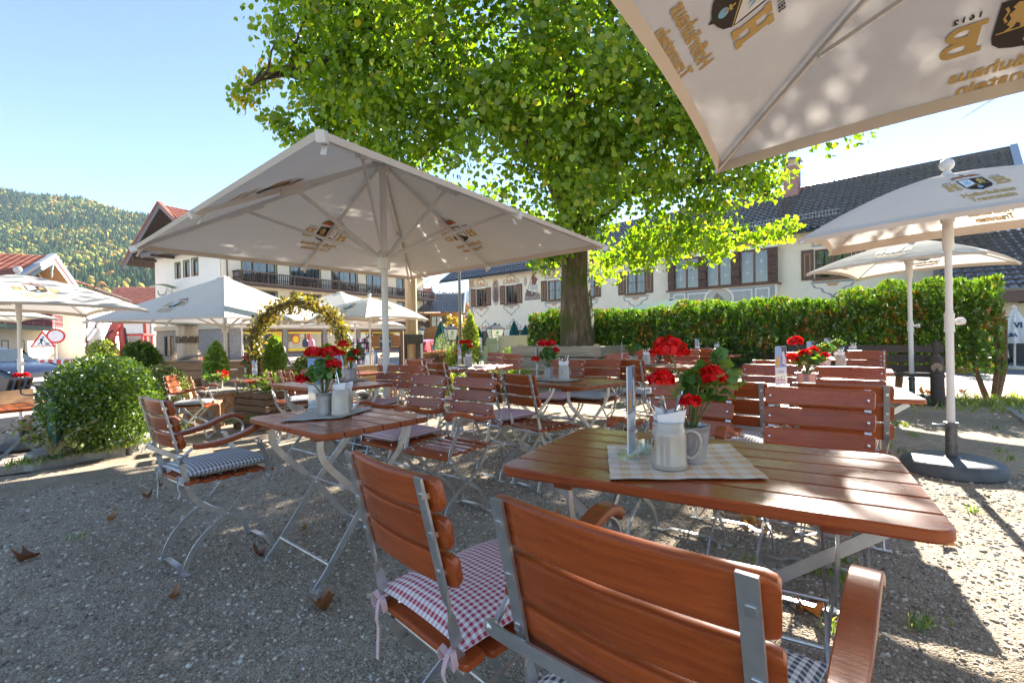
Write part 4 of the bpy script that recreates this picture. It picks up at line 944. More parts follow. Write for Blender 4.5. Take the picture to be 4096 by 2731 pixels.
for q in [(1.5, 10.4, 4.2), (.9, 10.3, 4.0), (2.3, 10.4, 4.1), (1.6, 10.2, 4.8), (.7, 10.1, 4.7), (2.6, 10.2, 4.7), (3.0, 11.0, 2.85), (2.45, 11.2, 2.95), (4.6, 10.5, 2.9), (4.4, 10.6, 3.3), (5.8, 10.1, 3.3), (1.2, 10.6, 3.6), (2.0, 10.5, 3.5), (1.0, 11.3, 3.1), (.75, 11.2, 2.9), (2.9, 10.9, 3.3), (5.2, 10.2, 3.2), (3.6, 10.7, 3.05),
          (-4.9, 9.2, 6.1), (-5.0, 9.0, 5.7), (-4.7, 9.2, 8.0), (-4.6, 9.5, 7.4), (-4.4, 9.0, 5.3), (-4.1, 9.0, 5.0)]: cc.append(np.array(q))
cc = np.array(cc); rad = rs.uniform(.42, .8, len(cc)); rad[-18:] = .34
rad[-18:-6] = .42
P = blobs(118, cc, rad, (1, 1, .8)); E_ = np.array(ENDS); E_ = E_[(E_[:, 2] > 3.1)]; P = np.concatenate([P, blobs(16, E_, .26)])
n = len(P); c0 = np.array([1.0, 11.2, 7.2]); out = P - c0; out /= np.linalg.norm(out, axis=1, keepdims=True)
yd = rs.normal(size=(n, 3)) * .55 + out * .5 + np.array([0, 0, -.75]); nr = rs.normal(size=(n, 3)) * .5 + out * .7 + np.array([0, 0, .55])
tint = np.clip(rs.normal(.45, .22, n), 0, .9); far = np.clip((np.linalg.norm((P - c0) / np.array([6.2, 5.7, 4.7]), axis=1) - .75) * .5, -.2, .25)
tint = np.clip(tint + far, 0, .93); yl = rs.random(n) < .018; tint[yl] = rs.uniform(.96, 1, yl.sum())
ylc = (np.linalg.norm(P - np.array([4.2, 10.5, 3.6]), axis=1) < .5) | (np.linalg.norm(P - np.array([-4.9, 9.2, 5.9]), axis=1) < .7); s_ = ylc & (rs.random(n) < .3); tint[s_] = .99
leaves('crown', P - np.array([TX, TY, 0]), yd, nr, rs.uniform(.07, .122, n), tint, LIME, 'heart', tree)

# ------------------------------------------------------------------ hedge and shrubs
THUJA = MLEAF('thuja_spray', [(0, (.025, .065, .008)), (.55, (.08, .17, .016)), (.88, (.19, .31, .03)), (.93, (.20, .11, .02)), (1, (.46, .16, .03))], trans=.45, tcol=(1.2, 1.25, .4))
A, B = np.array([.70, 14.15]), np.array([8.05, 7.80]); ln = np.linalg.norm(B - A); du = (B - A) / ln; dn = np.array([du[1], -du[0]])
n = 44000; s_ = rs.random(n) * ln; col = np.floor(s_ / .62); off = .10 * np.sin(col * 12.9) ; top = 1.83 + .07 * np.sin(col * 7.3) + .10 * np.abs(np.sin(s_ * 5.1)) * np.abs(np.sin(s_ * 1.7)) + .10 * (s_ > ln - 2.2) - .06 * (s_ < 6)
bot = np.where(s_ > ln - 2.6, .42, .18); zz = bot + (top - bot) * rs.random(n) ** .82
cen = (s_ / .62 - col - .5) * 2; half = .46 * np.sqrt(np.clip(1 - .35 * cen ** 2, .2, 1)) * np.clip(1.15 - .35 * (zz / 1.9) ** 3, .4, 1.2) * np.clip((zz + .12) / .6, .35, 1)
w_ = (rs.random(n) * 2 - 1); w_ = np.sign(w_) * np.abs(w_) ** .55 * half + off
P = np.stack([A[0] + du[0] * s_ + dn[0] * w_, A[1] + du[1] * s_ + dn[1] * w_, zz], 1)
yd = np.stack([dn[0] * np.sign(w_) * .7, dn[1] * np.sign(w_) * .7, np.full(n, .75)], 1) + rs.normal(size=(n, 3)) * .55; nr = rs.normal(size=(n, 3)) + np.stack([dn[0] * np.sign(w_), dn[1] * np.sign(w_), np.full(n, .2)], 1)
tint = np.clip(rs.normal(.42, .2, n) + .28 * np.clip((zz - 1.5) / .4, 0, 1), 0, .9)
patch = np.array([noise.noise(V((a * 1.5, b * 2.4, 7))) for a, b in zip(s_, zz)]); dry = (rs.random(n) < np.clip(.035 + .27 * (patch > .16) , 0, .5) * np.clip(1.3 - np.abs(zz - 1.05) * 1.2, .05, 1)); tint[dry] = rs.uniform(.93, 1, dry.sum())
hedge = thing('thuja_hedge', 'long tall thuja hedge with browned patches in front of the painted house', 'hedge', (A[0], A[1], 0))
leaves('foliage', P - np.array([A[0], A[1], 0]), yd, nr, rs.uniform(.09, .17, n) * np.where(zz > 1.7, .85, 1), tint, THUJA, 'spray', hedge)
for k in range(19):
    q = A + du * (.3 + .62 * k * 1.0); last = k > 14
    m = MB()
    for j in range(5 if last else 2):
        a = (rs.random() - .5) * (.5 if last else .2); b = (rs.random() - .5) * .3
        m.tube([(q[0] - A[0] + a * .25, q[1] - A[1] + b * .3, -.02), (q[0] - A[0] + a * .7, q[1] - A[1] + b, .5), (q[0] - A[0] + a, q[1] - A[1] + b, 1.3)], [.045, .035, .015], 6)
    m.build('trunk', M('hedge_wood', (.14, .085, .05), rough=.9, var=.4, scale=25), hedge, sharp=70)

def shrub(name, label, c, r, n, mat, size, shape='quad', tint=(.45, .22), cat='shrub', stems=True, cone=0, up=.3, group=None, gz=None, lumps=0):
    """rounded or conical plant: leaves near the surface, a few stems"""
    gz = ground_z(c[0], c[1]) if gz is None else gz
    t = thing(name, label, cat, (c[0], c[1], gz), 0, group)
    d = rs.normal(size=(n, 3)); d /= np.linalg.norm(d, axis=1, keepdims=True); rr = rs.random(n) ** .35
    lump = np.array([1 + lumps * (.20 * noise.noise(V(q * 2.6 + c[0])) + .10 * noise.noise(V(q * 6))) for q in d]) if lumps else 1
    P = d * (rr * lump)[:, None] * np.array(r)
    if cone: k = np.clip(1 - cone * (P[:, 2] / r[2] + .3), .12, 1.3); P[:, 0] *= k; P[:, 1] *= k
    P[:, 2] += c[2] - gz; P = P[P[:, 2] > .02] if gz is not None else P; n = len(P); d = d[:n]
    o = P - np.array([0, 0, c[2] - gz]); o /= np.maximum(1e-6, np.linalg.norm(o, axis=1, keepdims=True))
    leaves('foliage', P, o + rs.normal(size=(n, 3)) * .6 + np.array([0, 0, up]), o * .8 + rs.normal(size=(n, 3)) * .7 + np.array([0, 0, .3]), rs.uniform(.7, 1.3, n) * size, np.clip(rs.normal(tint[0], tint[1], n), 0, 1), mat, shape, t)
    if stems:
        m = MB()
        for k in range(5):
            a = random.uniform(0, 6.28); m.tube([(.02 * math.cos(a), .02 * math.sin(a), 0), (r[0] * .4 * math.cos(a), r[1] * .4 * math.sin(a), (c[2] - gz) * .9)], [.014, .006], 5)
        m.build('stem', TWIG, t, sharp=70)
    return t
THUJAB = MLEAF('thuja_bright', [(0, (.06, .13, .015)), (.6, (.15, .27, .025)), (1, (.30, .42, .05))], trans=.45)
BOX = MLEAF('box_leaf', [(0, (.045, .10, .014)), (.5, (.12, .22, .025)), (1, (.30, .38, .06))], trans=.40, gloss=.10, rough=.3)
BOXY = MLEAF('box_leaf_pale', [(0, (.08, .11, .02)), (.5, (.17, .21, .04)), (1, (.36, .36, .09))], trans=.32, gloss=.08)
BRIGHT = MLEAF('bright_leaf', [(0, (.10, .17, .02)), (.5, (.24, .32, .035)), (1, (.46, .46, .07))], trans=.45)
DRY = MLEAF('autumn_leaf', [(0, (.10, .11, .02)), (.4, (.26, .22, .03)), (.8, (.48, .32, .04)), (1, (.50, .17, .03))], trans=.45)
MIXED = MLEAF('bed_leaf', [(0, (.04, .09, .015)), (.6, (.13, .21, .03)), (1, (.30, .34, .06))], trans=.4)
shrub('box_ball', 'big round clipped box bush by the kerb at the left', (-4.52, 5.22, .50), (.56, .54, .53), 17000, BOX, .034, lumps=.45)
shrub('potted_box', 'pale round box shrub in a terracotta pot behind the left armchair', (-5.15, 7.0, .52), (.33, .33, .30), 5000, BOXY, .032, lumps=1)
TERRA = M('terracotta', (.42, .17, .085), rough=.8, var=.15, scale=12)
def pot_child(t, r, h, mat, n=24):
    m = MB(); m.lathe([(r * .72, 0), (r * .95, h * .8), (r * 1.08, h * .8), (r * 1.1, h), (r * .98, h), (r * .95, h * .9), (.01, h * .9)], n); m.build('pot', mat, t)
pot_child(COL.objects['potted_box'], .21, .36, TERRA)
shrub('dwarf_thuja', 'dense dark green thuja ball beside the red excavator', (-8.6, 11, .75), (.37, .37, .42), 3000, THUJA, .12, 'spray', (.5, .15), lumps=1)
shrub('dwarf_thuja', 'bright green dwarf thuja left of the sunlit umbrella pole', (-6.55, 10.5, .70), (.25, .25, .45), 1600, THUJAB, .12, 'spray', (.75, .1), cone=.4)
shrub('dwarf_thuja', 'bright green dwarf thuja inside the left leg of the arch', (-5.6, 11.2, .80), (.26, .26, .48), 1800, THUJAB, .12, 'spray', (.78, .1), cone=.4)
shrub('dwarf_thuja', 'yellow green thuja ball under the right side of the arch', (-4.4, 11.3, .72), (.24, .24, .32), 1500, THUJAB, .11, 'spray', (.8, .08), cone=.25)
shrub('bed_shrub', 'loose flowering shrub in a stone tub under the arch', (-4.9, 11.5, .5), (.42, .3, .3), 1500, MIXED, .06, 'quad', (.7, .2))
shrub('columnar_shrub', 'tall slim yellow green shrub right of the thin lamp post', (-1.30, 15.0, .95), (.36, .36, 1.0), 3600, BRIGHT, .065, 'quad', (.5, .25), cone=.45, lumps=1)
shrub('columnar_shrub', 'lower yellow green shrub at the lamp post foot', (-1.75, 14.6, .4), (.34, .3, .5), 1500, BRIGHT, .06, 'quad', (.4, .2), lumps=1)
for i, (x, y, r_, lb) in enumerate(((-1.1, 9.2, .42, 'yellow spirea mound below the lamp post table, left of three'), (-.35, 9.6, .4, 'yellow spirea mound behind the lamp post table, middle of three'), (.15, 10.2, .34, 'yellow spirea mound in front of the beige cabinet'), (-2.3, 10.6, .38, 'yellow flowering mound beside table 130'))):
    shrub('spirea_mound', lb, (x, y, .2), (r_, r_ * .8, .26), 1500, BRIGHT, .05, 'quad', (.6, .2), group='yellow spirea mounds in the flower bed', lumps=1)
shrub('bed_shrub', 'silvery grey lavender clump right of table 130', (-1.6, 10.0, .25), (.4, .3, .3), 1100, MLEAF('lavender_leaf', [(0, (.12, .15, .10)), (1, (.34, .36, .30))]), .06, 'blade', (.5, .25), up=1.2)
shrub('bed_shrub', 'green perennial patch behind the square table umbrella', (-3.2, 10.8, .25), (.5, .4, .32), 1500, MIXED, .06, 'blade', (.6, .2), up=.9)
shrub('street_bush', 'bright lime green bush in front of the sunlit white house wall', (-17.5, 20.3, .72), (.58, .5, .62), 1500, BRIGHT, .10, 'quad', (.6, .2), lumps=1)
shrub('flower_clump', 'yellow daisy clump left of the carved wooden column', (-9.55, 13.2, .42), (.65, .35, .22), 1500, MLEAF('daisy', [(0, (.10, .16, .03)), (.45, (.2, .26, .04)), (.5, (.75, .55, .03)), (1, (.85, .65, .05))]), .055, 'round', (.6, .3))
shrub('flower_clump', 'pale mauve heather clump above the yellow daisies', (-9.45, 13.8, .68), (.42, .3, .32), 1400, MLEAF('heather', [(0, (.16, .16, .09)), (.4, (.38, .27, .30)), (1, (.62, .45, .50))]), .07, 'blade', (.6, .3), up=1.2)
shrub('olive_shrub', 'pale grey green shrub in a timber box right of the maypole', (-1.9 - .55, 17.5, .75), (.42, .42, .6), 1500, MLEAF('olive_leaf', [(0, (.13, .19, .10)), (1, (.38, .45, .28))]), .08, 'blade', (.5, .25))
shrub('sedum_planter', 'reddish sedum plants in a long grey trough near the lantern', (-2.75, 17.2, .42), (.95, .3, .24), 1800, MLEAF('sedum_leaf', [(0, (.07, .09, .03)), (.5, (.20, .11, .08)), (1, (.34, .17, .14))]), .07, 'quad', (.5, .25), stems=False)
m = MB(); m.box(-.95, .95, -.2, .2, .12, .40, ch=.02); m.box(-.7, -.5, -.16, .16, 0, .14); m.box(.5, .7, -.16, .16, 0, .14); m.build('trough', M('trough_grey', (.17, .22, .22), rough=.8, var=.2), COL.objects['sedum_planter'])
shrub('bed_shrub', 'grey green shrub tucked behind the tree planter, in front of the cabinet', (-.0, 13.6, .42), (.45, .4, .42), 1500, MIXED, .06, 'quad', (.55, .2), lumps=1)
shrub('bed_shrub', 'dry brownish heath plants in dark pots beside the tree planter', (.75, 11.7, .55), (.42, .35, .2), 1200, BOXY, .045, 'blade', (.6, .25))
# ivy arch
arch = thing('garden_arch', 'metal garden arch overgrown with yellowing ivy', 'arch', (-4.75, 10.6, ground_z(-4.75, 10.6)))
gza = arch.location.z; aw, ah = 1.0, 1.42
def archpt(s, w=aw):
    """s 0..1 from the left foot over the top to the right foot"""
    leg = ah; tot = 2 * leg + math.pi * w; d = s * tot
    if d < leg: return V((-w, 0, d))
    if d < leg + math.pi * w: a = math.pi - (d - leg) / w; return V((w * math.cos(a), 0, leg + w * math.sin(a) * .95))
    return V((w, 0, leg - (d - leg - math.pi * w)))
for yy in (-.16, .16):
    m = MB(); m.tube([archpt(k / 40) + V((0, yy, 0)) for k in range(41)], .016, 7); m.build('hoop', M('rusty_iron', (.09, .045, .03), rough=.8, var=.5), arch)
m = MB()
for k in range(1, 20): q = archpt(k / 20); m.tube([q + V((0, -.16, 0)), q + V((0, .16, 0))], .006, 5)
for j in range(4): m.tube([archpt(k / 30) * (1 + .02 * math.sin(k * 1.3 + j)) + V((0, -.12 + .08 * j + .04 * math.sin(k * .9 + j), 0)) for k in range(31)], .010, 5)
m.build('rungs', M('vine_wood', (.12, .08, .05), rough=.9), arch)
n = 4300; s_ = rs.random(n); base = np.array([archpt(a) for a in s_]); r_ = .03 + .14 * np.clip(np.sin(s_ * math.pi), .0, 1) * rs.random(n) + .10 * rs.random(n)
off = rs.normal(size=(n, 3)); off /= np.linalg.norm(off, axis=1, keepdims=True); P = base + off * r_[:, None] * np.array([1, 1.3, 1])
hang = rs.random(n) < .10; P[hang, 2] -= rs.random(hang.sum()) * .3
leaves('foliage', P, rs.normal(size=(n, 3)) * .6 + np.array([0, 0, -.7]), off + rs.normal(size=(n, 3)) * .4, rs.uniform(.05, .095, n), np.clip(rs.normal(.27, .2, n) + .25 * (P[:, 2] > 1.8) * (rs.random(n)), 0, 1), DRY, 'ivy', arch)
# ------------------------------------------------------------------ buildings
PLASTER = M('white_plaster', (.86, .775, .63), rough=.95, var=.05, scale=1.3, bump=.12, bscale=30)
PLASTERW = M('bright_plaster', (.78, .77, .75), rough=.95, var=.04, scale=1.5, bump=.1, bscale=30)
DWOOD = M('dark_wood', (.075, .045, .033), rough=.7, var=.35, scale=3, stretch=(1, 1, 6)); BWOOD = M('brown_wood', (.17, .085, .05), rough=.65, var=.25, scale=3)
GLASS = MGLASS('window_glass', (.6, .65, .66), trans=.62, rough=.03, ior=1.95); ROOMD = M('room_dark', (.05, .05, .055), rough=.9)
CURT = MCLOTH('curtain', (.72, .74, .75), trans=.3); GREENP = M('olive_trim', (.15, .17, .06), rough=.8)
GREYT = M('painted_grey', (.36, .37, .37), rough=.9, var=.08); ORNO = M('painted_orange', (.62, .33, .16), rough=.9, var=.15); ORNG = M('painted_scroll', (.33, .35, .36), rough=.9, var=.1)
RTILE = M('red_tile', (.27, .078, .048), rough=.7, var=.28, scale=1.6, c2=(.34, .125, .085)); DTILE = M('dark_tile', (.060, .058, .062), rough=.42, var=.35, scale=2.2, spec=1.0, coat=1.0)
ZSHEET = M('zinc_sheet', (.42, .43, .45), rough=.4, metal=.7, var=.1)

class Fr:
    """vertical plane: origin (x,y), direction L to the right; local x along, y inward, z up"""
    def __init__(s, o, L):
        s.o = V((o[0], o[1], 0)); s.L = V((L[0], L[1], 0)).normalized(); s.I = V((-s.L.y, s.L.x, 0))
        s.M = Matrix(((s.L.x, s.I.x, 0, o[0]), (s.L.y, s.I.y, 0, o[1]), (0, 0, 1, 0), (0, 0, 0, 1)))
    def px(s, x, y, dep=0.0):
        d = ray(x, y); o = s.o + s.I * dep; t = (o - EYE).dot(s.I) / d.dot(s.I); p = EYE + d * t
        return (p - o).dot(s.L), p.z
    def root(s, name, label, cat, group=None):
        t = thing(name, label, cat, (s.o.x, s.o.y, 0), math.atan2(s.L.y, s.L.x), group); return t
def wall(m, a0, a1, z0, z1, holes=(), dep=.2, mat=0, y=0.0, top=None):
    xs = sorted({a0, a1, *[h[0] for h in holes], *[h[1] for h in holes]}); zs = sorted({z0, z1, *[h[2] for h in holes], *[h[3] for h in holes]})
    for i in range(len(xs) - 1):
        for j in range(len(zs) - 1):
            cx, cz = (xs[i] + xs[i + 1]) / 2, (zs[j] + zs[j + 1]) / 2
            if any(h[0] < cx < h[1] and h[2] < cz < h[3] for h in holes): continue
            m.add([(xs[i], y, zs[j]), (xs[i + 1], y, zs[j]), (xs[i + 1], y, zs[j + 1]), (xs[i], y, zs[j + 1])], [(0, 1, 2, 3)], mat)
    for h in holes:
        a, b, c, d = h; e = y + dep
        m.add([(a, y, c), (b, y, c), (b, y, d), (a, y, d), (a, e, c), (b, e, c), (b, e, d), (a, e, d)], [(0, 4, 5, 1), (2, 6, 7, 3), (0, 3, 7, 4), (1, 5, 6, 2)], mat)
def window(t, a0, a1, z0, z1, lights=(1, 1), bars=0, y=0.1, frame=None, curtain=True, name='window', trim=None, lead=False):
    frame = frame or DWOOD; f = MB(); fw = .07; W = a1 - a0; tot = sum(lights); e = .004
    f.box(a0 + e, a1 - e, y, y + .08, z0 + e, z0 + fw); f.box(a0 + e, a1 - e, y, y + .08, z1 - fw, z1 - e); f.box(a0 + e, a0 + fw, y + .002, y + .078, z0 + fw, z1 - fw); f.box(a1 - fw, a1 - e, y + .002, y + .078, z0 + fw, z1 - fw)
    x = a0
    for k, l in enumerate(lights):
        x += W * l / tot
        if k < len(lights) - 1: f.box(x - .06, x + .06, y + .004, y + .076, z0 + fw, z1 - fw)
    for b in range(bars): zz = z0 + (z1 - z0) * (b + 1) / (bars + 1); f.box(a0 + fw, a1 - fw, y + .02, y + .06, zz - .02, zz + .02)
    if trim: f.box(a0 - .14, a1 + .14, -.012, .012, z1, z1 + .12, 1); f.box(a0 - .14, a0, -.012, .012, z0, z1, 1); f.box(a1, a1 + .14, -.012, .012, z0, z1, 1)
    w = f.build(name, [frame, trim or frame], t, sharp=None)
    p = MB(); p.add([(a0 + fw, y + .04, z0 + fw), (a1 - fw, y + .04, z0 + fw), (a1 - fw, y + .04, z1 - fw), (a0 + fw, y + .04, z1 - fw)], [(0, 1, 2, 3)]); p.build('pane', GLASS, w, sharp=None)
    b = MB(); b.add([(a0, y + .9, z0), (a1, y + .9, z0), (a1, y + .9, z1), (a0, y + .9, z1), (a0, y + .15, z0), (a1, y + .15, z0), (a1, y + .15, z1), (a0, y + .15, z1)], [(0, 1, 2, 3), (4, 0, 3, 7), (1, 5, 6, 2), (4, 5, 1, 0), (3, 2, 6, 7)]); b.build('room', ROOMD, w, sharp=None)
    if curtain:
        c = MB(); x = a0
        for l in lights:
            x1 = x + W * l / tot; n = 16
            rows = []
            for j in range(6):
                s = j / 5; op = .5 * s ** 1.3 * .55
                rows.append((s, op))
            for sd in (0, 1):
                rr = []
                for s, op in rows:
                    z = z1 - .05 - s * (z1 - z0 - .1); r_ = []
                    for k in range(9):
                        u = k / 8; wd = (x1 - x) * (.5 - op); xx = x + u * wd if sd == 0 else x1 - u * wd
                        r_.append((xx, y + .16 + .025 * math.sin(u * 22), z))
                    rr.append(r_)
                c.loft(rr, cap=False, closed=False)
            x = x1
        c.build('curtain', CURT, w, sharp=80)
    return w
def tiles(m, O, U, S, lu, lv, pu=.3, pv=.36, amp=.04, mat=0, seg=5):
    """wavy overlapping tiles on the plane O + u*U + v*S"""
    O, U, S = V(O), V(U).normalized(), V(S).normalized(); Nn = U.cross(S)
    if Nn.z < 0: Nn = -Nn
    nu = max(2, int(lu / pu * seg)); rows = int(lv / pv); vs = []; fs = []; w = nu + 1
    for j in range(rows):
        for e, h in ((0, amp * .95), (1, .0)):
            for i in range(w):
                u = lu * i / nu; ph = (u / pu) % 1.0
                hh = amp * (abs(math.sin(math.pi * ph)) ** .7) + h
                vs.append(O + U * u + S * (pv * (j + e)) + Nn * hh)
    for j in range(rows):
        b = j * 2 * w
        for i in range(nu):
            fs.append((b + i, b + i + 1, b + w + i + 1, b + w + i))
            if j: fs.append((b - w + i, b - w + i + 1, b + i + 1, b + i))
            else: pass
    m.add(vs, fs, mat)
def balcony(t, a0, a1, z0, z1, out, mat, post=2.6, fy=0.0, ends=True, panel=None):
    """slab with carved underboard, rail and turned balusters; returns the balcony part"""
    s = MB(); s.box(a0, a1, fy - out, fy - .001, z0 - .18, z0, 0); s.box(a0 - .04, a1 + .04, fy - out - .06, fy - out, z0 - .30, z0 + .06, 0); s.box(a0 - .04, a1 + .04, fy - out - .09, fy - out - .06, z0 - .1, z0 - .02, 0)
    s.box(a0 - .06, a1 + .06, fy - out - .10, fy - out + .06, z1 - .09, z1, 0)
    if ends:
        for x in (a0, a1): s.box(x - .05, x + .05, fy - out + .061, fy - .002, z1 - .09, z1, 0)
    n = max(1, int((a1 - a0) / post))
    for k in range(n + 1): x = a0 + (a1 - a0) * k / n; s.box(x - .06, x + .06, fy - out - .05, fy - out + .03, z0 + .06, z1 - .09, 0)
    b = s.build('balcony', mat, t, sharp=None); q = MB(); h0, h1 = z0 + .06, z1 - .09; H = h1 - h0
    k = int((a1 - a0) / .2)
    def bal(x, y): q.lathe([(.055, h0), (.055, h0 + .1 * H), (.028, h0 + .22 * H), (.072, h0 + .38 * H), (.028, h0 + .58 * H), (.05, h0 + .72 * H), (.028, h0 + .82 * H), (.055, h0 + .92 * H), (.055, h1)], 5, (x, y, 0), cap=False)
    for i in range(k): bal(a0 + (i + .5) * .2, fy - out - .01)
    if ends:
        for x in (a0, a1):
            for i in range(int(out / .2)): bal(x, fy - .1 - i * .2)
    q.build('balustrade', panel or mat, b, sharp=None)
    return b
def gutter(t, a0, a1, y, z, down=()):
    m = MB(); m.tube([(a0, y, z), (a1, y, z)], .075, 8); m.build('gutter', M('gutter_metal', (.06, .065, .07), rough=.4, metal=.5), t)
    for a, zb in down: d = MB(); d.tube(cr([(a, y, z - .05), (a, y * .6, z - .4), (a, -.08, z - .7), (a, -.08, z - 1.5), (a, -.08, zb)], 3), .05, 8); d.build('downpipe', M('copper_pipe', (.13, .085, .07), rough=.45, metal=.5), t)

# ---- hotel with shop, long front
H = Fr((-24.4, 40), (.568, 1)); ht = H.root('hotel', 'long white three storey hotel with brown balconies and a shop below', 'building')
tw = [(1.87, 5.04), (6.57, 9.89), (11.41, 14.75), (16.22, 19.36), (21.1, 22.3)]
holes = [(a, b, 6.25, 8.62) for a, b in tw] + [(a, b, 4.2, 5.62) for a, b in tw]
shop = [(1.6, 5.6), (6.1, 10.1), (10.6, 14.6), (15.1, 19.1), (19.6, 23.6)]
m = MB(); wall(m, 0, 26, 2.55, 9.6, holes); wall(m, 0, 26, -.5, 2.55, [(a, b, -.1, 2.15) for a, b in shop], 1.9, 1)
m.box(-.02, 26.02, -.35, -.001, 2.25, 2.75, 2); m.box(-.02, 26.02, -.5, -.351, 2.35, 2.62, 3)
m.add([(26, 0, -.5), (26, 11, -.5), (26, 11, 9.6), (26, 0, 9.6)], [(0, 1, 2, 3)])
m.build('wall', [PLASTER, M('shop_stone', (.22, .22, .23), rough=.8, var=.25, scale=4), M('shop_fascia', (.42, .38, .32), rough=.7, var=.1), PLASTERW], ht, sharp=None)
for a, b in tw:
    n = (1, 1.4, .8) if b - a > 2 else (1,)
    window(ht, a, b, 6.25, 8.62, n, trim=GREENP); window(ht, a, b, 4.2, 5.62, n, trim=GREENP)
balcony(ht, 1.0, 27.0, 6.2, 7.2, 1.0, DWOOD); balcony(ht, 1.0, 27.0, 3.15, 4.12, 1.0, DWOOD)
GOODS = [M('goods_%s' % n_, c_, rough=.7, var=.1) for n_, c_ in (('pink', (.55, .2, .26)), ('lime', (.5, .6, .14)), ('ochre', (.55, .33, .06)), ('white', (.7, .7, .7)), ('navy', (.04, .045, .07)), ('brown', (.2, .11, .07)), ('teal', (.1, .35, .3)))]
YEL = M('shop_yellow', (.80, .62, .02), rough=.5, var=.04); SRED = M('shop_red', (.60, .06, .03), rough=.5, var=.05); SBLUE = M('shop_blue', (.06, .09, .25), rough=.5)
for k, (a, b) in enumerate(shop):
    f = MB()
    f.box(a + .003, b - .003, .06, .16, 1.95, 2.147, 0); f.box(a + .003, a + .09, .06, .16, -.097, 1.95, 0); f.box(b - .09, b - .003, .06, .16, -.097, 1.95, 0); f.box((a + b) / 2 - .05, (a + b) / 2 + .05, .062, .158, -.09, 1.95, 0); f.box(a + .09, b - .09, .062, .158, -.097, .08, 0)
    f.box(a + .1, b - .1, .04, .06, 1.78, 1.93, 1); f.box(a + .1, b - .1, .045, .06, .10, .34, 1)
    w = f.build('shop_window', [M('shop_frame', (.17, .05, .035), rough=.6), YEL], ht, sharp=None)
    g = MB(); g.add([(a + .09, .1, .08), (b - .09, .1, .08), (b - .09, .1, 1.95), (a + .09, .1, 1.95)], [(0, 1, 2, 3)]); g.build('pane', MGLASS('shop_glass', (.8, .85, .86), trans=.78, rough=.02), w, sharp=None)
    s = MB(); s.add([(a, 1.88, -.1), (b, 1.88, -.1), (b, 1.88, 2.2), (a, 1.88, 2.2)], [(0, 1, 2, 3)], 7); s.box(a + .01, b - .01, .2, 1.87, -.098, .02, 8)
    for z in (.45, .8, 1.15, 1.5): s.box(a + .3, b - .3, 1.0, 1.35, z, z + .04, 8)
    for _ in range(46):
        x = random.uniform(a + .35, b - .7); z = random.choice((.03, .49, .84, 1.19, 1.54)); wd = random.uniform(.1, .32); y = random.uniform(.85, 1.0) if z > .1 else random.uniform(.4, .8)
        s.box(x, x + wd, y, y + .2, z + .002, z + random.uniform(.08, .24), random.choice((0, 1, 2, 3, 3, 4, 5, 6)))
    s.build('display', GOODS + [M('shop_inner', (.30, .31, .31), rough=.9, var=.1), M('shelf_white', (.6, .6, .6), rough=.6)], w, sharp=None)
    if k in (0, 1):
        for x in ((a + .9) if k == 1 else (a + 3.1),):
            d = MB(); d.add([(x + .46 * math.cos(q), .055, 1.25 + .46 * math.sin(q)) for q in [2 * math.pi * j / 28 for j in range(28)]], [tuple(range(28))], 0)
            d.add([(x + .33 * math.cos(q), .05, 1.22 + .33 * math.sin(q)) for q in [2 * math.pi * j / 28 for j in range(28)]], [tuple(range(28))], 1); d.build('round_sticker', [SRED, YEL], w, sharp=None)
    if k == 0:
        d = MB(); d.box(b - .95, b - .1, .02, .035, .35, 1.95, 0)
        for z, tx, sz, mm in ((1.6, 'BOX', .36, 1), (1.42, 'Der KönPreis', .1, 2), (1.12, 'einfach', .17, 1), (.88, 'clever', .17, 2), (.62, 'shoppen', .17, 1)): flat_text(d, tx, sz, lambda x, y: (b - .52 + x, .015, z + y), mm, .006)
        d.build('shop_banner', [YEL, SRED, SBLUE], w, sharp=None)
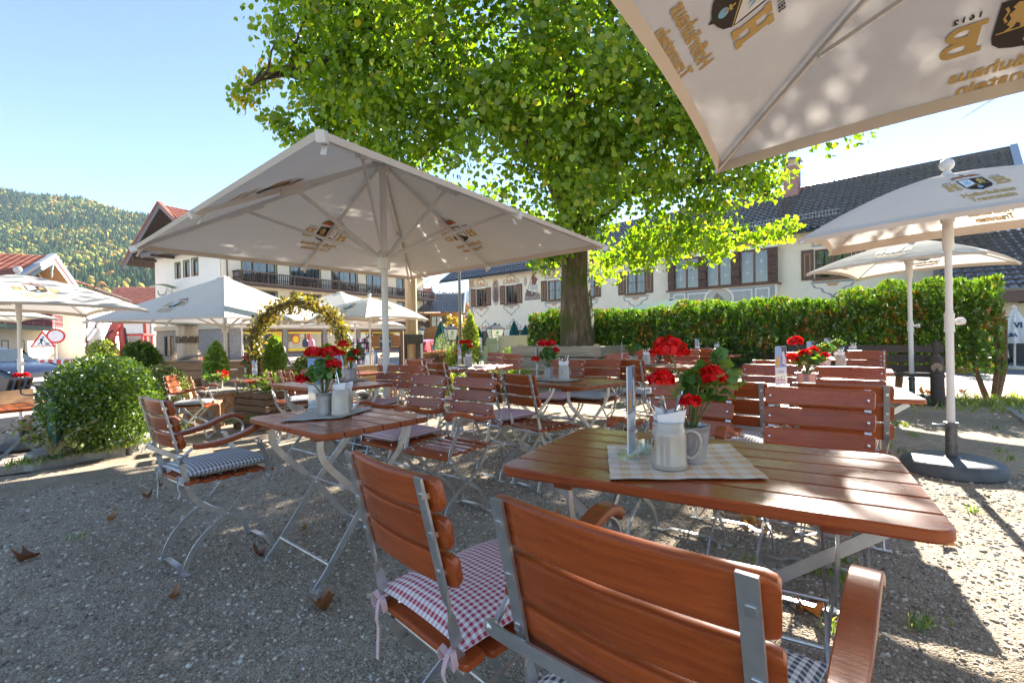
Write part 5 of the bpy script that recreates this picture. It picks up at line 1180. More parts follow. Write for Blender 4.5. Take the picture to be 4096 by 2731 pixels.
# roof: ridge 5.5 m behind the front, overhanging the gable by 2 m
m = MB(); z0_, zr = 9.25, 13.1
sl = V((0, 5.5 + .9, zr - z0_)); tiles(m, (-2.0, -.9, z0_ - .02), (1, 0, 0), sl, 29, sl.length, .36, .42, .06)
sl2 = V((0, -(5.5 + 1.5), zr - z0_ + .6)); tiles(m, (-2.0, 12.5, z0_ - .52), (1, 0, 0), sl2, 29, sl2.length, .34, .40, .05); m.build('roof', RTILE, ht, sharp=40)
m = MB()
m.add([(-1.9, -.9, z0_ - .40), (27, -.9, z0_ - .40), (27, 5.5, zr - .12), (-1.9, 5.5, zr - .12), (-1.9, 12.5, z0_ - .85), (27, 12.5, z0_ - .85)], [(0, 3, 2, 1), (3, 4, 5, 2)]); m.build('soffit', DWOOD, ht, sharp=None)
for s in (0, 1):
    m = MB(); e = V((-2.0, -.95 if s == 0 else 12.55, z0_ - .5 - .42 * s)); r_ = V((-2.0, 5.5, zr - .02)); d = r_ - e; off = V((0, 0, -.36))
    m.loft([[e, e + off, e + off + V((.09, 0, 0)), e + V((.09, 0, 0))], [r_, r_ + off, r_ + off + V((.09, 0, 0)), r_ + V((.09, 0, 0))]]); m.loft([[e + V((-.05, 0, .06)), e + V((-.05, 0, -.1)), e + V((-.001, 0, -.1)), e + V((-.001, 0, .06))], [r_ + V((-.05, 0, .06)), r_ + V((-.05, 0, -.1)), r_ + V((-.001, 0, -.1)), r_ + V((-.001, 0, .06))]])
    m.build('bargeboard', M('barge_grey', (.17, .16, .19), rough=.7, var=.2), ht, sharp=None)
    m = MB(); m.loft([[e + V((-.14, 0, .16)), e + V((-.14, 0, .04)), e + V((.16, 0, .04)), e + V((.16, 0, .16))], [r_ + V((-.14, 0, .20)), r_ + V((-.14, 0, .06)), r_ + V((.16, 0, .06)), r_ + V((.16, 0, .20))]]); m.build('verge_tiles', RTILE, ht, sharp=None)
gutter(ht, -1.8, 26.8, -1.0, z0_ - .42, down=[(.5, -.4), (25.9, -.4)])
# gable front of the hotel
G = Fr((-33.96, 45.4), (.869, -.494)); gt = ht; gm = Matrix.Translation(H.o).inverted()
class Sub:
    pass
gb = G.root('hotel_gable_wing', 'sunless white gable end of the hotel under a deep red tiled roof', 'building')
gh = [(3.75, 4.55, 6.9, 8.3), (5.2, 6.05, 6.92, 8.36), (6.6, 7.5, 6.92, 8.44), (1.4, 3.2, -.2, 1.7)]
m = MB(); wall(m, 0, 10.98, 2.3, 9.0, gh[:3]); wall(m, 0, 10.98, -.5, 2.3, gh[3:], .5, 1)
m.add([(0, 0, 9.0), (10.98, 0, 9.0), (5.5, 0, 12.9)], [(0, 1, 2)], 0); m.add([(0, 0, -.5), (0, 8, -.5), (0, 8, 9), (0, 0, 9)], [(0, 3, 2, 1)], 0)
m.box(0, 10.98, -.25, -.002, 2.2, 2.6, 2); m.build('wall', [PLASTERW, MATS['shop_stone'], MATS['shop_fascia']], gb, sharp=None)
for a, b, c, d in gh[:3]: window(gb, a, b, c, d, (1,), trim=GREENP)
w = window(gb, *gh[3], (1, 1), curtain=False, name='shop_window')
b = balcony(gb, 1.0, 9.2, 9.2, 9.95, 1.5, M('barge_blue', (.13, .12, .13), rough=.7, var=.2), post=2.0)
m = MB()
for a in (.3, 3.6, 7.4, 10.6): m.box(a - .1, a + .1, -1.9, -.002, 8.75, 8.98, 0)
m.build('roof_beam', DWOOD, gb, sharp=None)
m = MB(); p0 = V((4.6, -.06, 5.6)); m.tube([(4.0, -.05, 4.6), (4.0, -.5, 5.9)], .03, 5); m.tube([(4.3, -.05, 4.9), (4.2, -1.0, 6.0)], .03, 5); m.loft([[(3.6, -.2 - k * .35, 6.0 + .25 * math.sin(k / 6 * math.pi) + .02 * q) for q in (0, 1)] + [(4.5, -.2 - k * .35, 6.05 + .25 * math.sin(k / 6 * math.pi))] for k in range(7)])
m.tube(cr([(4.1, -.9, 5.75), (4.1, -1.1, 5.4), (4.1, -1.5, 5.35), (4.1, -1.6, 5.7)], 4), .05, 6); m.build('hanging_sign', M('verdigris', (.16, .26, .2), rough=.6, var=.3), gb, sharp=60)

# ---- painted house on the right
Wt = Fr((-4.2, 47), (1.083, -1)); wt = Wt.root('painted_house', 'long white painted house with brown shutters and a dark tiled roof', 'building')
Lw = 36.0; unit = [(1.05, 2.45), (5.0, 6.4), (9.9, 11.3), (13.2, 14.5), (17.35, 18.8), (29.3, 31.0)]
holes = [(a, b, 4.15, 5.8) for a, b in unit] + [(1.7, 2.9, -.2, 1.74), (5.4, 6.5, .2, 1.74), (9.8, 11, .4, 1.74), (14, 15.2, .4, 1.74)]
m = MB(); wall(m, 0, Lw, -.5, 6.9, holes, .25); m.add([(0, 0, -.5), (0, 10, -.5), (0, 10, 6.9), (0, 5, 10.4), (0, 0, 6.9)], [(0, 1, 2, 3, 4)]); m.add([(Lw, 0, -.5), (Lw, 10, -.5), (Lw, 10, 6.9), (Lw, 5, 10.4), (Lw, 0, 6.9)], [(4, 3, 2, 1, 0)]); m.build('wall', PLASTER, wt, sharp=None)
SHUT = M('shutter_brown', (.13, .07, .055), rough=.6, var=.15); SHLINE = M('shutter_line', (.5, .3, .1), rough=.6)
def shutter(t, a, z0, z1, w=.62):
    m = MB(); m.box(a, a + w, -.07, -.012, z0 - .04, z1 + .04, 0); m.box(a + .16, a + w - .16, -.075, -.07, z0 + .18, z1 - .18, 1); m.box(a + .20, a + w - .20, -.08, -.075, z0 + .22, z1 - .22, 2); m.build('shutter', [SHUT, SHLINE, SHUT], t, sharp=None)
def flourish(t, cx, zt, w, up=True, sc=1.0):
    """painted scrollwork above or below a window, 3 mm proud"""
    m = MB(); s = 1 if up else -1; y = -.004
    def P(pts, k): m.add([(cx + x * w, y - .001 * k, zt + s * z * sc) for x, z in pts], [tuple(range(len(pts)))], k)
    P([(-.5, 0), (.5, 0), (.5, .1), (-.5, .1)], 0)
    for q in (-1, 1):
        C = [(q * .46, .14), (q * .40, .34), (q * .26, .38), (q * .20, .62), (q * .06, .72), (0, .92)]
        for i in range(len(C) - 1):
            (x0, z0), (x1, z1) = C[i], C[i + 1]; d = math.hypot(x1 - x0, z1 - z0); nx, nz = (z1 - z0) / d * .028, -(x1 - x0) / d * .028
            P([(x0 - nx, z0 - nz), (x1 - nx, z1 - nz), (x1 + nx, z1 + nz), (x0 + nx, z0 + nz)], 0)
    if up:
        for x in (-.2, .2, 0): P([(x - .12, .14), (x + .12, .14), (x + .07, .30), (x, .46 if x == 0 else .34), (x - .07, .30)], 1)
        for q in (-1, 1): P([(q * .47, .14), (q * .51, .14), (q * .49, .34)], 1)
    else: P([(-.16, .12), (.16, .12), (.08, .28), (-.08, .28)], 1)
    m.build('painted_ornament', [ORNG, ORNO], t, sharp=None)
for i, (a, b) in enumerate(unit):
    wd = window(wt, a, b, 4.15, 5.8, (1, 1), bars=1, frame=BWOOD); shutter(wt, a - .66, 4.15, 5.8); shutter(wt, b + .04, 4.15, 5.8)
    sil = MB(); sil.box(a - .1, b + .1, -.14, -.002, 4.03, 4.14); sil.build('sill', BWOOD, wd, sharp=None)
    flourish(wt, (a + b) / 2, 5.98, 2.0); flourish(wt, (a + b) / 2, 3.98, 2.1, False)
for a, b in ((1.7, 2.9), (5.4, 6.5), (9.8, 11), (14, 15.2)):
    window(wt, a, b, -.2 if a < 2 else .3, 1.74, (1, 1), bars=2 if a < 2 else 1, frame=BWOOD); shutter(wt, b + .04, .2, 1.7); flourish(wt, (a + b) / 2, 1.85, 1.9)
# oriel with leaded windows
ba0, ba1, pr = 20.9, 27.4, .55
m = MB(); m.box(ba0 - .1, ba1 + .1, -pr, -.002, 2.2, 4.0, 0); m.box(ba0 - .15, ba1 + .15, -pr - .06, -.003, 6.18, 6.42, 1); m.box(ba0 - .22, ba1 + .22, -pr - .12, -.004, 6.42, 6.52, 2); m.box(ba0 - .1, ba1 + .1, -pr, -.002, 6.52, 7.3, 3); m.box(ba0 - .2, ba1 + .2, -pr - .1, -.003, 4.0, 4.1, 4)
ob = m.build('oriel', [PLASTER, PLASTERW, ORNO, M('sage_green', (.25, .29, .24), rough=.8), BWOOD], wt, sharp=None)
m = MB(); yy = -pr - .004
def rp(a0, a1, z0, z1, k): m.add([(a0, yy - .001 * k, z0), (a1, yy - .001 * k, z0), (a1, yy - .001 * k, z1), (a0, yy - .001 * k, z1)], [(0, 1, 2, 3)], k)
rp(ba0 + .02, ba1 - .02, 2.6, 3.95, 0); rp(ba0 + 1.25, ba1 - 1.25, 2.72, 3.82, 1); rp(ba0 + 1.33, ba1 - 1.33, 2.8, 3.74, 2); rp(ba0 + .3, ba0 + 1.1, 2.7, 3.85, 1); rp(ba0 + .38, ba0 + 1.02, 2.78, 3.77, 2); rp(ba1 - 1.1, ba1 - .3, 2.7, 3.85, 1); rp(ba1 - 1.02, ba1 - .38, 2.78, 3.77, 2)
cx = (ba0 + ba1) / 2
for r_, k in ((.95, 3), (.80, 4), (.74, 5)): m.add([(cx + r_ * math.cos(q), yy - .001 * k, 3.3 + r_ * .85 * math.sin(q)) for q in [2 * math.pi * j / 24 for j in range(24)]], [tuple(range(24))], k)
m.add([(cx - .5, yy - .007, 2.8), (cx + .5, yy - .007, 2.8), (cx + .45, yy - .007, 3.2), (cx + .1, yy - .007, 3.55), (cx - .1, yy - .007, 3.75), (cx - .28, yy - .007, 3.5)], [tuple(range(6))], 6)
for c_ in (ba0 + .7, ba1 - .7): m.add([(c_, yy - .007, 2.9), (c_ + .25, yy - .007, 3.15), (c_, yy - .007, 3.4), (c_ - .25, yy - .007, 3.15)], [(0, 1, 2, 3)], 1)
m.build('painted_panel', [GREYT, PLASTERW, M('panel_grey', (.44, .44, .41), rough=.9, var=.15, scale=3), PLASTERW, ORNO, M('medallion', (.55, .52, .45), rough=.9, var=.2), M('medallion_figure', (.27, .24, .20), rough=.9, var=.4)], ob, sharp=None)
PT = M('carved_post', (.10, .055, .04), rough=.7, var=.3)
m = MB()
for a in (ba0 + .12, ba0 + 2.25, ba0 + 4.3, ba1 - .12):
    for k in range(4): m.box(a - .22, a + .22, -pr + .01 - .04 * (k % 2), -pr + .2, 4.12 + .515 * k, 4.12 + .515 * (k + 1) - .03)
m.box(ba0, ba1, -pr + .03, -.003, 4.1, 4.13); m.build('oriel_post', PT, ob, sharp=None)
LEAD = M('lead_bar', (.5, .5, .48), rough=.5)
for a, b in ((ba0 + .36, ba0 + 2.0), (ba0 + 2.5, ba0 + 4.05), (ba0 + 4.55, ba1 - .36)):
    w = window(wt, a, b, 4.14, 6.16, (1, 1), frame=BWOOD, y=-pr + .06, curtain=False)
    l = MB()
    for h in (0, 1):
        p0, p1 = a + (b - a) * h / 2 + .08, a + (b - a) * (h + 1) / 2 - .08; c_ = (p0 + p1) / 2; l.box(c_ - .015, c_ + .015, -pr + .085, -pr + .098, 4.22, 6.08)
        for z in (4.8, 5.45):
            l.box(p0, p1, -pr + .083, -pr + .096, z - .013, z + .013); l.add([(c_ + .11 * math.cos(q), -pr + .08, z + .11 * math.sin(q)) for q in [math.pi * k / 6 for k in range(12)]], [tuple(range(12))])
    l.build('leading', LEAD, w, sharp=None)
# murals and corner pilasters
m = MB(); yv = -.004
def pol(pts, k): m.add([(x, yv - .001 * k, z) for x, z in pts], [tuple(range(len(pts)))], k)
ell = lambda cx, cz, rx, rz, n=18: [(cx + rx * math.cos(2 * math.pi * j / n), cz + rz * math.sin(2 * math.pi * j / n)) for j in range(n)]
pol(ell(3.75, 5.2, .55, 1.15), 0); pol(ell(3.75, 6.1, .4, .45), 0); pol(ell(3.75, 5.3, .38, .85), 1); pol([(3.5, 4.4), (4.0, 4.4), (4.1, 4.9), (3.95, 5.6), (3.75, 5.9), (3.55, 5.6), (3.4, 4.9)], 2); pol(ell(3.75, 5.95, .12, .15), 3)
MUR = [M('mural_pale', (.52, .45, .36), rough=.9, var=.25, scale=3), M('mural_mid', (.33, .27, .22), rough=.9, var=.3, scale=4), M('mural_dark', (.18, .12, .11), rough=.9, var=.3, scale=5), M('mural_skin', (.5, .33, .24), rough=.9), M('mural_light', (.55, .53, .48), rough=.9, var=.15), M('mural_red', (.24, .11, .09), rough=.9, var=.3)]
m.build('mural', MUR, wt, sharp=None); m = MB()
pol([(7.3, 4.3), (9.15, 4.3), (9.1, 4.8), (8.6, 5.0), (7.9, 4.9), (7.4, 5.0)], 1); pol([(7.5, 4.75), (8.1, 4.6), (8.7, 4.75), (8.4, 5.0), (7.8, 5.15), (7.55, 5.3)], 2); pol([(8.0, 5.2), (8.8, 5.15), (8.9, 5.5), (8.7, 5.7), (8.3, 5.7), (8.1, 6.0), (7.95, 5.9)], 4); pol([(8.2, 5.15), (8.3, 5.15), (8.2, 4.8), (8.1, 4.8)], 4); pol([(8.7, 5.15), (8.8, 5.2), (8.95, 4.85), (8.85, 4.8)], 4); pol([(8.2, 5.65), (8.6, 5.6), (8.85, 6.1), (8.5, 6.35), (8.3, 6.5), (8.15, 6.3)], 5); pol(ell(8.33, 6.5, .12, .14), 3); pol([(7.6, 5.0), (7.66, 5.0), (8.2, 6.35), (8.15, 6.37)], 2); pol(ell(7.45, 6.0, .2, .45), 0)
m.build('mural', MUR, wt, sharp=None)
for a in (.02, Lw - 1.65):
    w_ = .75 if a < 1 else 1.6
    m = MB(); L_ = [(a, -.3)] + [(a + w_ * (.86 + .14 * math.sin(k * 1.5)), -.3 + 6.3 * k / 24) for k in range(25)] + [(a, 6.0)]
    m.add([(x, -.004, z) for x, z in L_], [tuple(range(len(L_)))], 0); m.add([(a + w_ * .1, -.006, 6.02), (a + w_, -.006, 6.02), (a + w_, -.006, 6.7), (a + w_ * .1, -.006, 6.7)], [(0, 1, 2, 3)], 1); m.add([(a + w_ * .25, -.008, 6.1), (a + w_ * .85, -.008, 6.1), (a + w_ * .7, -.008, 6.35), (a + w_ * .9, -.008, 6.6), (a + w_ * .2, -.008, 6.6), (a + w_ * .4, -.008, 6.35)], [tuple(range(6))], 0); m.build('painted_pilaster', [GREYT, ORNO], wt, sharp=None)
m = MB(); ez, rz_ = 6.78, 10.7
sl = V((0, 6.0, rz_ - ez)); tiles(m, (-3.2, -1.0, ez), (1, 0, 0), sl, Lw + 4.6, sl.length, .36, .41, .085, seg=7)
sl = V((0, -6.0, rz_ - ez)); tiles(m, (-3.2, 11.0, ez), (1, 0, 0), sl, Lw + 4.6, sl.length, .5, .5, .04, seg=2); m.build('roof', DTILE, wt, sharp=40)
m = MB(); m.tube([(-3.2, 5, rz_ + .03), (Lw + 1.4, 5, rz_ + .03)], .13, 8)
for k in range(26): m.lathe([(.16, 0), (.16, .08)], 8, (-3 + k * 1.55, 5, rz_ + .04))
m.build('ridge', DTILE, wt, sharp=40)
m = MB(); m.add([(-3.2, -1.0, ez - .06), (Lw + 1.4, -1.0, ez - .06), (Lw + 1.4, 5, rz_ - .1), (-3.2, 5, rz_ - .1), (-3.2, 11, ez - .06), (Lw + 1.4, 11, ez - .06)], [(0, 3, 2, 1), (3, 4, 5, 2)]); m.build('soffit', M('soffit_grey', (.22, .22, .21), rough=.8), wt, sharp=None)
for a, nm in ((Lw + 1.32, 0), (-3.25, 0)):
    m = MB()
    for s, y_ in ((0, -1.05), (1, 11.05)):
        e, r_ = V((a, y_, ez + .02)), V((a, 5, rz_ + .05)); m.loft([[e + V((0, 0, .16)), e + V((.3, 0, .16)), e + V((.3, 0, -.14)), e + V((0, 0, -.14))], [r_ + V((0, 0, .16)), r_ + V((.3, 0, .16)), r_ + V((.3, 0, -.14)), r_ + V((0, 0, -.14))]])
    m.build('verge_flashing', ZSHEET, wt, sharp=None)
gutter(wt, -3.2, Lw + 1.3, -1.1, ez - .04)
m = MB()
for k in range(3):
    a0, a1 = ((-1.5, 12.5), (13.5, 21), (21.5, 30.5))[k]; n = int((a1 - a0) / .16); yb, zb = .15, ez + (1.15) * (rz_ - ez) / 6 + .1
    for z in (.06, .3): m.box(a0, a1, yb - .015, yb + .015, zb + z, zb + z + .03)
    for j in range(n): m.box(a0 + j * .16, a0 + j * .16 + .025, yb - .012, yb + .012, zb, zb + .36)
m.build('snow_guard', M('guard_grey', (.33, .34, .35), rough=.5, metal=.5), wt, sharp=None)
ca, cz = Wt.px(3168, 700, 4.2)
m = MB(); m.box(ca - .42, ca + .42, 3.8, 4.6, 8.5, cz + .55, 0)
for sx in (-.4, .32):
    for sy in (3.82, 4.5): m.box(ca + sx, ca + sx + .08, sy, sy + .08, cz + .551, cz + .85, 1)
m.prism([(ca - .55, cz + .85), (ca + .55, cz + .85), (ca + .55, cz + .9), (ca, cz + 1.05), (ca - .55, cz + .9)], 3.65, 4.75, 1)
def brick():
    m_, nt, N, L = _nodes('chimney_brick'); out = N.new('ShaderNodeOutputMaterial'); p = _n(N, 'ShaderNodeBsdfPrincipled', inp={'Roughness': .9}); tc = N.new('ShaderNodeTexCoord'); mp = N.new('ShaderNodeMapping'); mp.inputs['Rotation'].default_value = (R(90), 0, 0); L.new(tc.outputs['Object'], mp.inputs[0])
    b = _n(N, 'ShaderNodeTexBrick', inp={'Scale': 3.0}); b.inputs['Color1'].default_value = (.36, .15, .12, 1); b.inputs['Color2'].default_value = (.27, .11, .10, 1); b.inputs['Mortar'].default_value = (.5, .45, .42, 1); L.new(mp.outputs[0], b.inputs['Vector']); L.new(b.outputs[0], p.inputs['Base Color']); L.new(p.outputs[0], out.inputs[0]); return m_
m.build('chimney', [brick(), M('chimney_cap', (.12, .12, .13), rough=.35, metal=.6)], wt, sharp=None)

# ---- dark roofs at the right picture edge
Rr = Fr((19.0, 19.5), (1, -.55)); t = Rr.root('outbuilding', 'low cream outbuilding with dark tiled roofs at the right picture edge', 'building')
m = MB(); wall(m, 0, 12, -.1, 2.35, [(1.9, 4.2, -.1, 2.0)], .3); m.add([(0, 0, -.1), (0, 7, -.1), (0, 7, 2.35), (0, 0, 2.35)], [(0, 3, 2, 1)]); m.box(1.9, 4.2, .28, .3, -.1, 2.0, 1); m.build('wall', [M('cream_plaster', (.66, .58, .44), rough=.95, var=.06), M('door_mauve', (.22, .12, .12), rough=.7)], t, sharp=None)
m = MB(); m.box(-.8, 12, -.75, -.55, 2.2, 2.62); 
for k in range(6): m.box(-.3 + k * 1.6, -.1 + k * 1.6, -.54, .02, 2.15, 2.34)
m.build('eaves_board', M('eaves_brown', (.13, .075, .06), rough=.7), t, sharp=None)
m = MB(); tiles(m, (-.9, -.8, 2.62), (1, 0, 0), (0, 1, .68), 14, 5.4, .34, .38, .075); tiles(m, (-.4, 6.5, 6.0), (1, 0, 0), (0, 1, .62), 18, 5.0, .34, .38, .075); m.box(-.9, 13, 3.6, 3.62, 5.3, 5.35); m.build('roof', DTILE, t, sharp=40)
m = MB(); m.box(-.3, 17, 6.9, 14, -.1, 6.1); m.build('rear_wall', PLASTER, t, sharp=None)
m = MB(); m.box(-.8, 12, .75, .78, 3.42, 3.45); m.box(-.8, 12, .75, .78, 3.72, 3.75)
for k in range(80): m.box(-.8 + k * .16, -.78 + k * .16, .755, .775, 3.4, 3.8)
m.build('snow_guard', MATS['guard_grey'], t, sharp=None)
m = MB(); m.lathe([(.28, 8.2), (.28, 9.2), (.4, 9.25), (.4, 9.5), (.1, 9.7)], 12, (1.4, 8.5, 0)); m.build('vent', ZSHEET, t)

# ---- wooden house and far roof in the gap
Zt = Fr(tuple(PY(1680, 1350, 62))[:2], (1, .05)); t = Zt.root('timber_house', 'honey coloured timber house with green shutters and dark roof in the gap', 'building')
HON = M('honey_timber', (.50, .23, .07), rough=.7, var=.2, scale=1.5, stretch=(1, 1, 7))
m = MB(); m.box(-2, 5.2, 0, 7, -.6, 4.4); m.build('wall', HON, t, sharp=None)
window(t, 1.5, 2.9, 2.6, 4.0, (1, 1), bars=1, frame=BWOOD, y=-.06)
for a in (.55, 3.0): m = MB(); m.box(a, a + .8, -.1, -.02, 2.5, 4.0); m.build('shutter', M('shutter_green', (.06, .11, .07), rough=.6), t, sharp=None)
balcony(t, .3, 5.6, .9, 2.0, 1.0, HON, post=2.6)
m = MB(); tiles(m, (-2.6, -1.2, 4.35), (1, 0, 0), (0, 1, .62), 8.3, 5.6, .36, .42, .07); m.build('roof', DTILE, t, sharp=40)
m = MB(); m.loft([[(5.7, -1.25, 4.2), (5.9, -1.25, 4.2), (5.9, -1.25, 4.6), (5.7, -1.25, 4.6)], [(5.7, 3.6, 7.2), (5.9, 3.6, 7.2), (5.9, 3.6, 7.6), (5.7, 3.6, 7.6)]]); m.build('verge_board', M('verge_white', (.6, .6, .6), rough=.6), t, sharp=None)
Zt2 = Fr(tuple(PY(1690, 1350, 75))[:2], (1, .3)); t = Zt2.root('red_roofed_house', 'distant house showing only a red tiled gable roof in the gap', 'building')
m = MB(); m.box(-6, 3, .5, 8, -1, 6.5); m.build('wall', PLASTERW, t, sharp=None)
m = MB(); tiles(m, (-6, 0, 6.2), (1, 0, 0), (0, 1, .75), 8.0, 5.6, .4, .45, .06); m.build('roof', RTILE, t, sharp=40)
m = MB(); m.loft([[(2.0, -.1, 6.0), (2.25, -.1, 6.0), (2.25, -.1, 6.4), (2.0, -.1, 6.4)], [(2.0, 4.6, 9.4), (2.25, 4.6, 9.4), (2.25, 4.6, 9.8), (2.0, 4.6, 9.8)]]); m.build('verge_board', ZSHEET, t, sharp=None)

# ---- house with teal bargeboards, far left
A_ = Fr((-38.5 + .47 * 8.1, 40 - .88 * 8.1), (-.47, .88)); t = A_.root('gabled_house', 'house at the left edge with orange tiled roof and teal carved gable boards', 'building')
TEAL = M('teal_board', (.27, .42, .38), rough=.7, var=.12); MAUVE = M('mauve_board', (.27, .10, .13), rough=.7); CREAMB = M('cream_board', (.66, .58, .52), rough=.7)
ez, rz_, hw = 5.45, 8.55, 8.1
m = MB(); s1 = V((hw, 0, rz_ - ez)); tiles(m, (0, 14, ez), (0, -1, 0), s1, 14, s1.length, .42, .42, .07); s2 = V((-hw, 0, rz_ - ez)); tiles(m, (2 * hw, 14, ez), (0, -1, 0), s2, 14, s2.length, .42, .42, .07); m.build('roof', RTILE, t, sharp=40)
m = MB(); m.add([(0, 0, ez - .1), (0, 14, ez - .1), (hw, 14, rz_ - .1), (hw, 0, rz_ - .1), (2 * hw, 0, ez - .1), (2 * hw, 14, ez - .1)], [(0, 1, 2, 3), (3, 2, 5, 4)]); m.build('soffit', M('soffit_pine', (.36, .20, .09), rough=.8, var=.2, scale=1, stretch=(.2, 9, .2)), t, sharp=None)
for s in (0, 1):
    e, r_ = V((0 if s == 0 else 2 * hw, 0, ez)), V((hw, 0, rz_))
    for k, (y0, y1, zt, zb, mm) in enumerate(((-.22, .1, .22, .14, ZSHEET), (-.18, -.14, .13, -.12, CREAMB), (-.12, -.08, -.10, -.28, MAUVE), (-.07, -.03, -.24, -.62, TEAL))):
        m = MB(); m.loft([[e + V((0, y0, zt)), e + V((0, y1, zt)), e + V((0, y1, zb)), e + V((0, y0, zb))], [r_ + V((0, y0, zt)), r_ + V((0, y1, zt)), r_ + V((0, y1, zb)), r_ + V((0, y0, zb))]]); m.build('bargeboard', mm, t, sharp=None)
m = MB()
for a in (hw - 4.2, hw, hw + 4.2):
    z = rz_ - abs(a - hw) * (rz_ - ez) / hw; m.lathe([(.01, -1.9), (.1, -1.6), (.07, -1.3), (.16, -.9), (.16, -.3)], 6, (a, .1, z)); 
m.build('carved_pendant', M('pendant_pale', (.5, .55, .52), rough=.7), t, sharp=None)
m = MB(); gy = 1.7; m.add([(1.3, gy, -.6), (2 * hw - 1.3, gy, -.6), (2 * hw - 1.3, gy, ez + .45), (hw, gy, rz_ - .15), (1.3, gy, ez + .45)], [(0, 1, 2, 3, 4)]); m.add([(1.3, gy, -.6), (1.3, 14, -.6), (1.3, 14, ez + .45), (1.3, gy, ez + .45)], [(0, 3, 2, 1)]); m.build('wall', PLASTER, t, sharp=None)
m = MB(); m.add([(2.6, gy - .02, ez - .1), (2 * hw - 2.6, gy - .02, ez - .1), (hw + 2.2, gy - .02, rz_ - 1.1), (hw - 2.2, gy - .02, rz_ - 1.1)], [(0, 1, 2, 3)]); m.build('gable_cladding', M('gable_boards', (.25, .14, .075), rough=.8, var=.3, scale=1, stretch=(.2, .2, 8)), t, sharp=None)
a1, _z = A_.px(250, 1290, .4); bb = balcony(t, .5, a1, 2.55, 3.75, 1.3, M('balcony_green', (.16, .2, .15), rough=.7), post=1.9, fy=gy, panel=M('balcony_red', (.22, .05, .06), rough=.7))
for a0_ in (3.2, 6.6, 9.4): window(t, a0_, a0_ + 1.5, 2.75, 4.7, (1, 1), frame=M('dgreen_frame', (.06, .10, .06), rough=.6), y=gy - .03)
for a0_ in (3.6, 6.4): window(t, a0_, a0_ + 1.1, -.1, 1.5, (1,), frame=MATS['dgreen_frame'], y=gy - .03)
# ---- plain white house behind it: grey shaded front and long sunlit side
B_ = Fr((-41.4, 46), (-.5, .87)); t = B_.root('white_house', 'plain white house with a long sunlit side wall of small brown windows', 'building')
rows = [(a, a + .8, z0, z1) for a in (.9, 4.1, 7.0, 10.3, 13.5) for z0, z1 in ((4.9, 5.85), (2.6, 3.65), (.4, 1.5))]
m = MB(); wall(m, 0, 17, -.6, 6.6, rows, .2); m.box(-12, -.001, 0, .3, 0, 0.001) if 0 else None
m.add([(0, 0, -.6), (0, 0, 6.6), (0, 14, 6.6), (0, 14, -.6)], [(0, 1, 2, 3)]); m.add([(17, 0, -.6), (17, 0, 6.6), (17, 14, 6.6), (17, 14, -.6)], [(3, 2, 1, 0)]); m.build('wall', PLASTERW, t, sharp=None)
for r_ in rows: window(t, *r_, (1,), frame=BWOOD, curtain=False)
m = MB(); sl = V((0, 5, 2.0)); tiles(m, (-.8, -.9, 6.55), (1, 0, 0), sl, 18.6, 8, .4, .42, .06); m.build('roof', RTILE, t, sharp=40)
gutter(t, -.8, 17.8, -1.0, 6.5, down=[(.3, 0), (11.8, 0)])
m = MB(); 
for k in range(16): m.box(-.4 + k * 1.15, -.25 + k * 1.15, -.85, 0, 6.32, 6.46)
m.build('rafter_end', BWOOD, t, sharp=None)
m = MB(); m.box(-.1, -.02, 6, 8, 0.2, 1.6); m.build('front_window', BWOOD, t, sharp=None)
# ---- orange roofed houses beyond the excavator
C0 = Fr(tuple(PY(470, 1350, 75))[:2], (1, .25)); t = C0.root('far_house', 'far house with broad orange roof, timber gable and grey chimney', 'building')
m = MB(); m.box(-2, 16, .5, 10, -1.5, 4.2, 0); m.box(-2, 16, .3, .49, 4.2, 6.3, 1); m.build('wall', [PLASTERW, HON], t, sharp=None)
m = MB(); tiles(m, (-3, -.6, 6.3), (1, 0, 0), (0, 1, .62), 20, 8.2, .4, .45, .06); m.build('roof', RTILE, t, sharp=40)
m = MB(); m.box(4.4, 5.5, 3, 4, 8.2, 11.6, 0); m.lathe([(.3, 11.6), (.3, 12.2)], 8, (4.95, 3.5, 0)); m.build('chimney', M('chimney_grey', (.10, .10, .12), rough=.6), t, sharp=None)
balcony(t, .5, 8, 1.2, 2.3, .9, M('pale_timber', (.42, .26, .15), rough=.8), post=4, fy=.5)
window(t, 4.4, 6.6, 2.4, 4.0, (1, 1), frame=M('black_frame', (.03, .03, .035)), y=.3, curtain=False); window(t, 4.4, 6.6, -.9, .9, (1, 1), frame=MATS['black_frame'], y=.3, curtain=False)
C1_ = Fr(tuple(PY(560, 1350, 55))[:2], (.9, -.3)); t = C1_.root('white_annex', 'small white annex with tiled eaves between excavator and hotel', 'building')
m = MB(); m.box(1.2, 7, .5, 6, -1.0, 5.6); m.build('wall', PLASTERW, t, sharp=None); m = MB(); tiles(m, (-.4, -.7, 5.6), (1, 0, 0), (0, 1, .45), 9, 5, .4, .42, .06); m.build('roof', RTILE, t, sharp=40)
window(t, 2.0, 3.8, -.3, 1.9, (1, 1), frame=MATS['dgreen_frame'], y=.42)
m = MB()
for k in range(8): m.box(k * 1.0 - .2, k * 1.0 - .05, -.6, .5, 5.3, 5.45)
m.build('rafter_end', BWOOD, t, sharp=None)
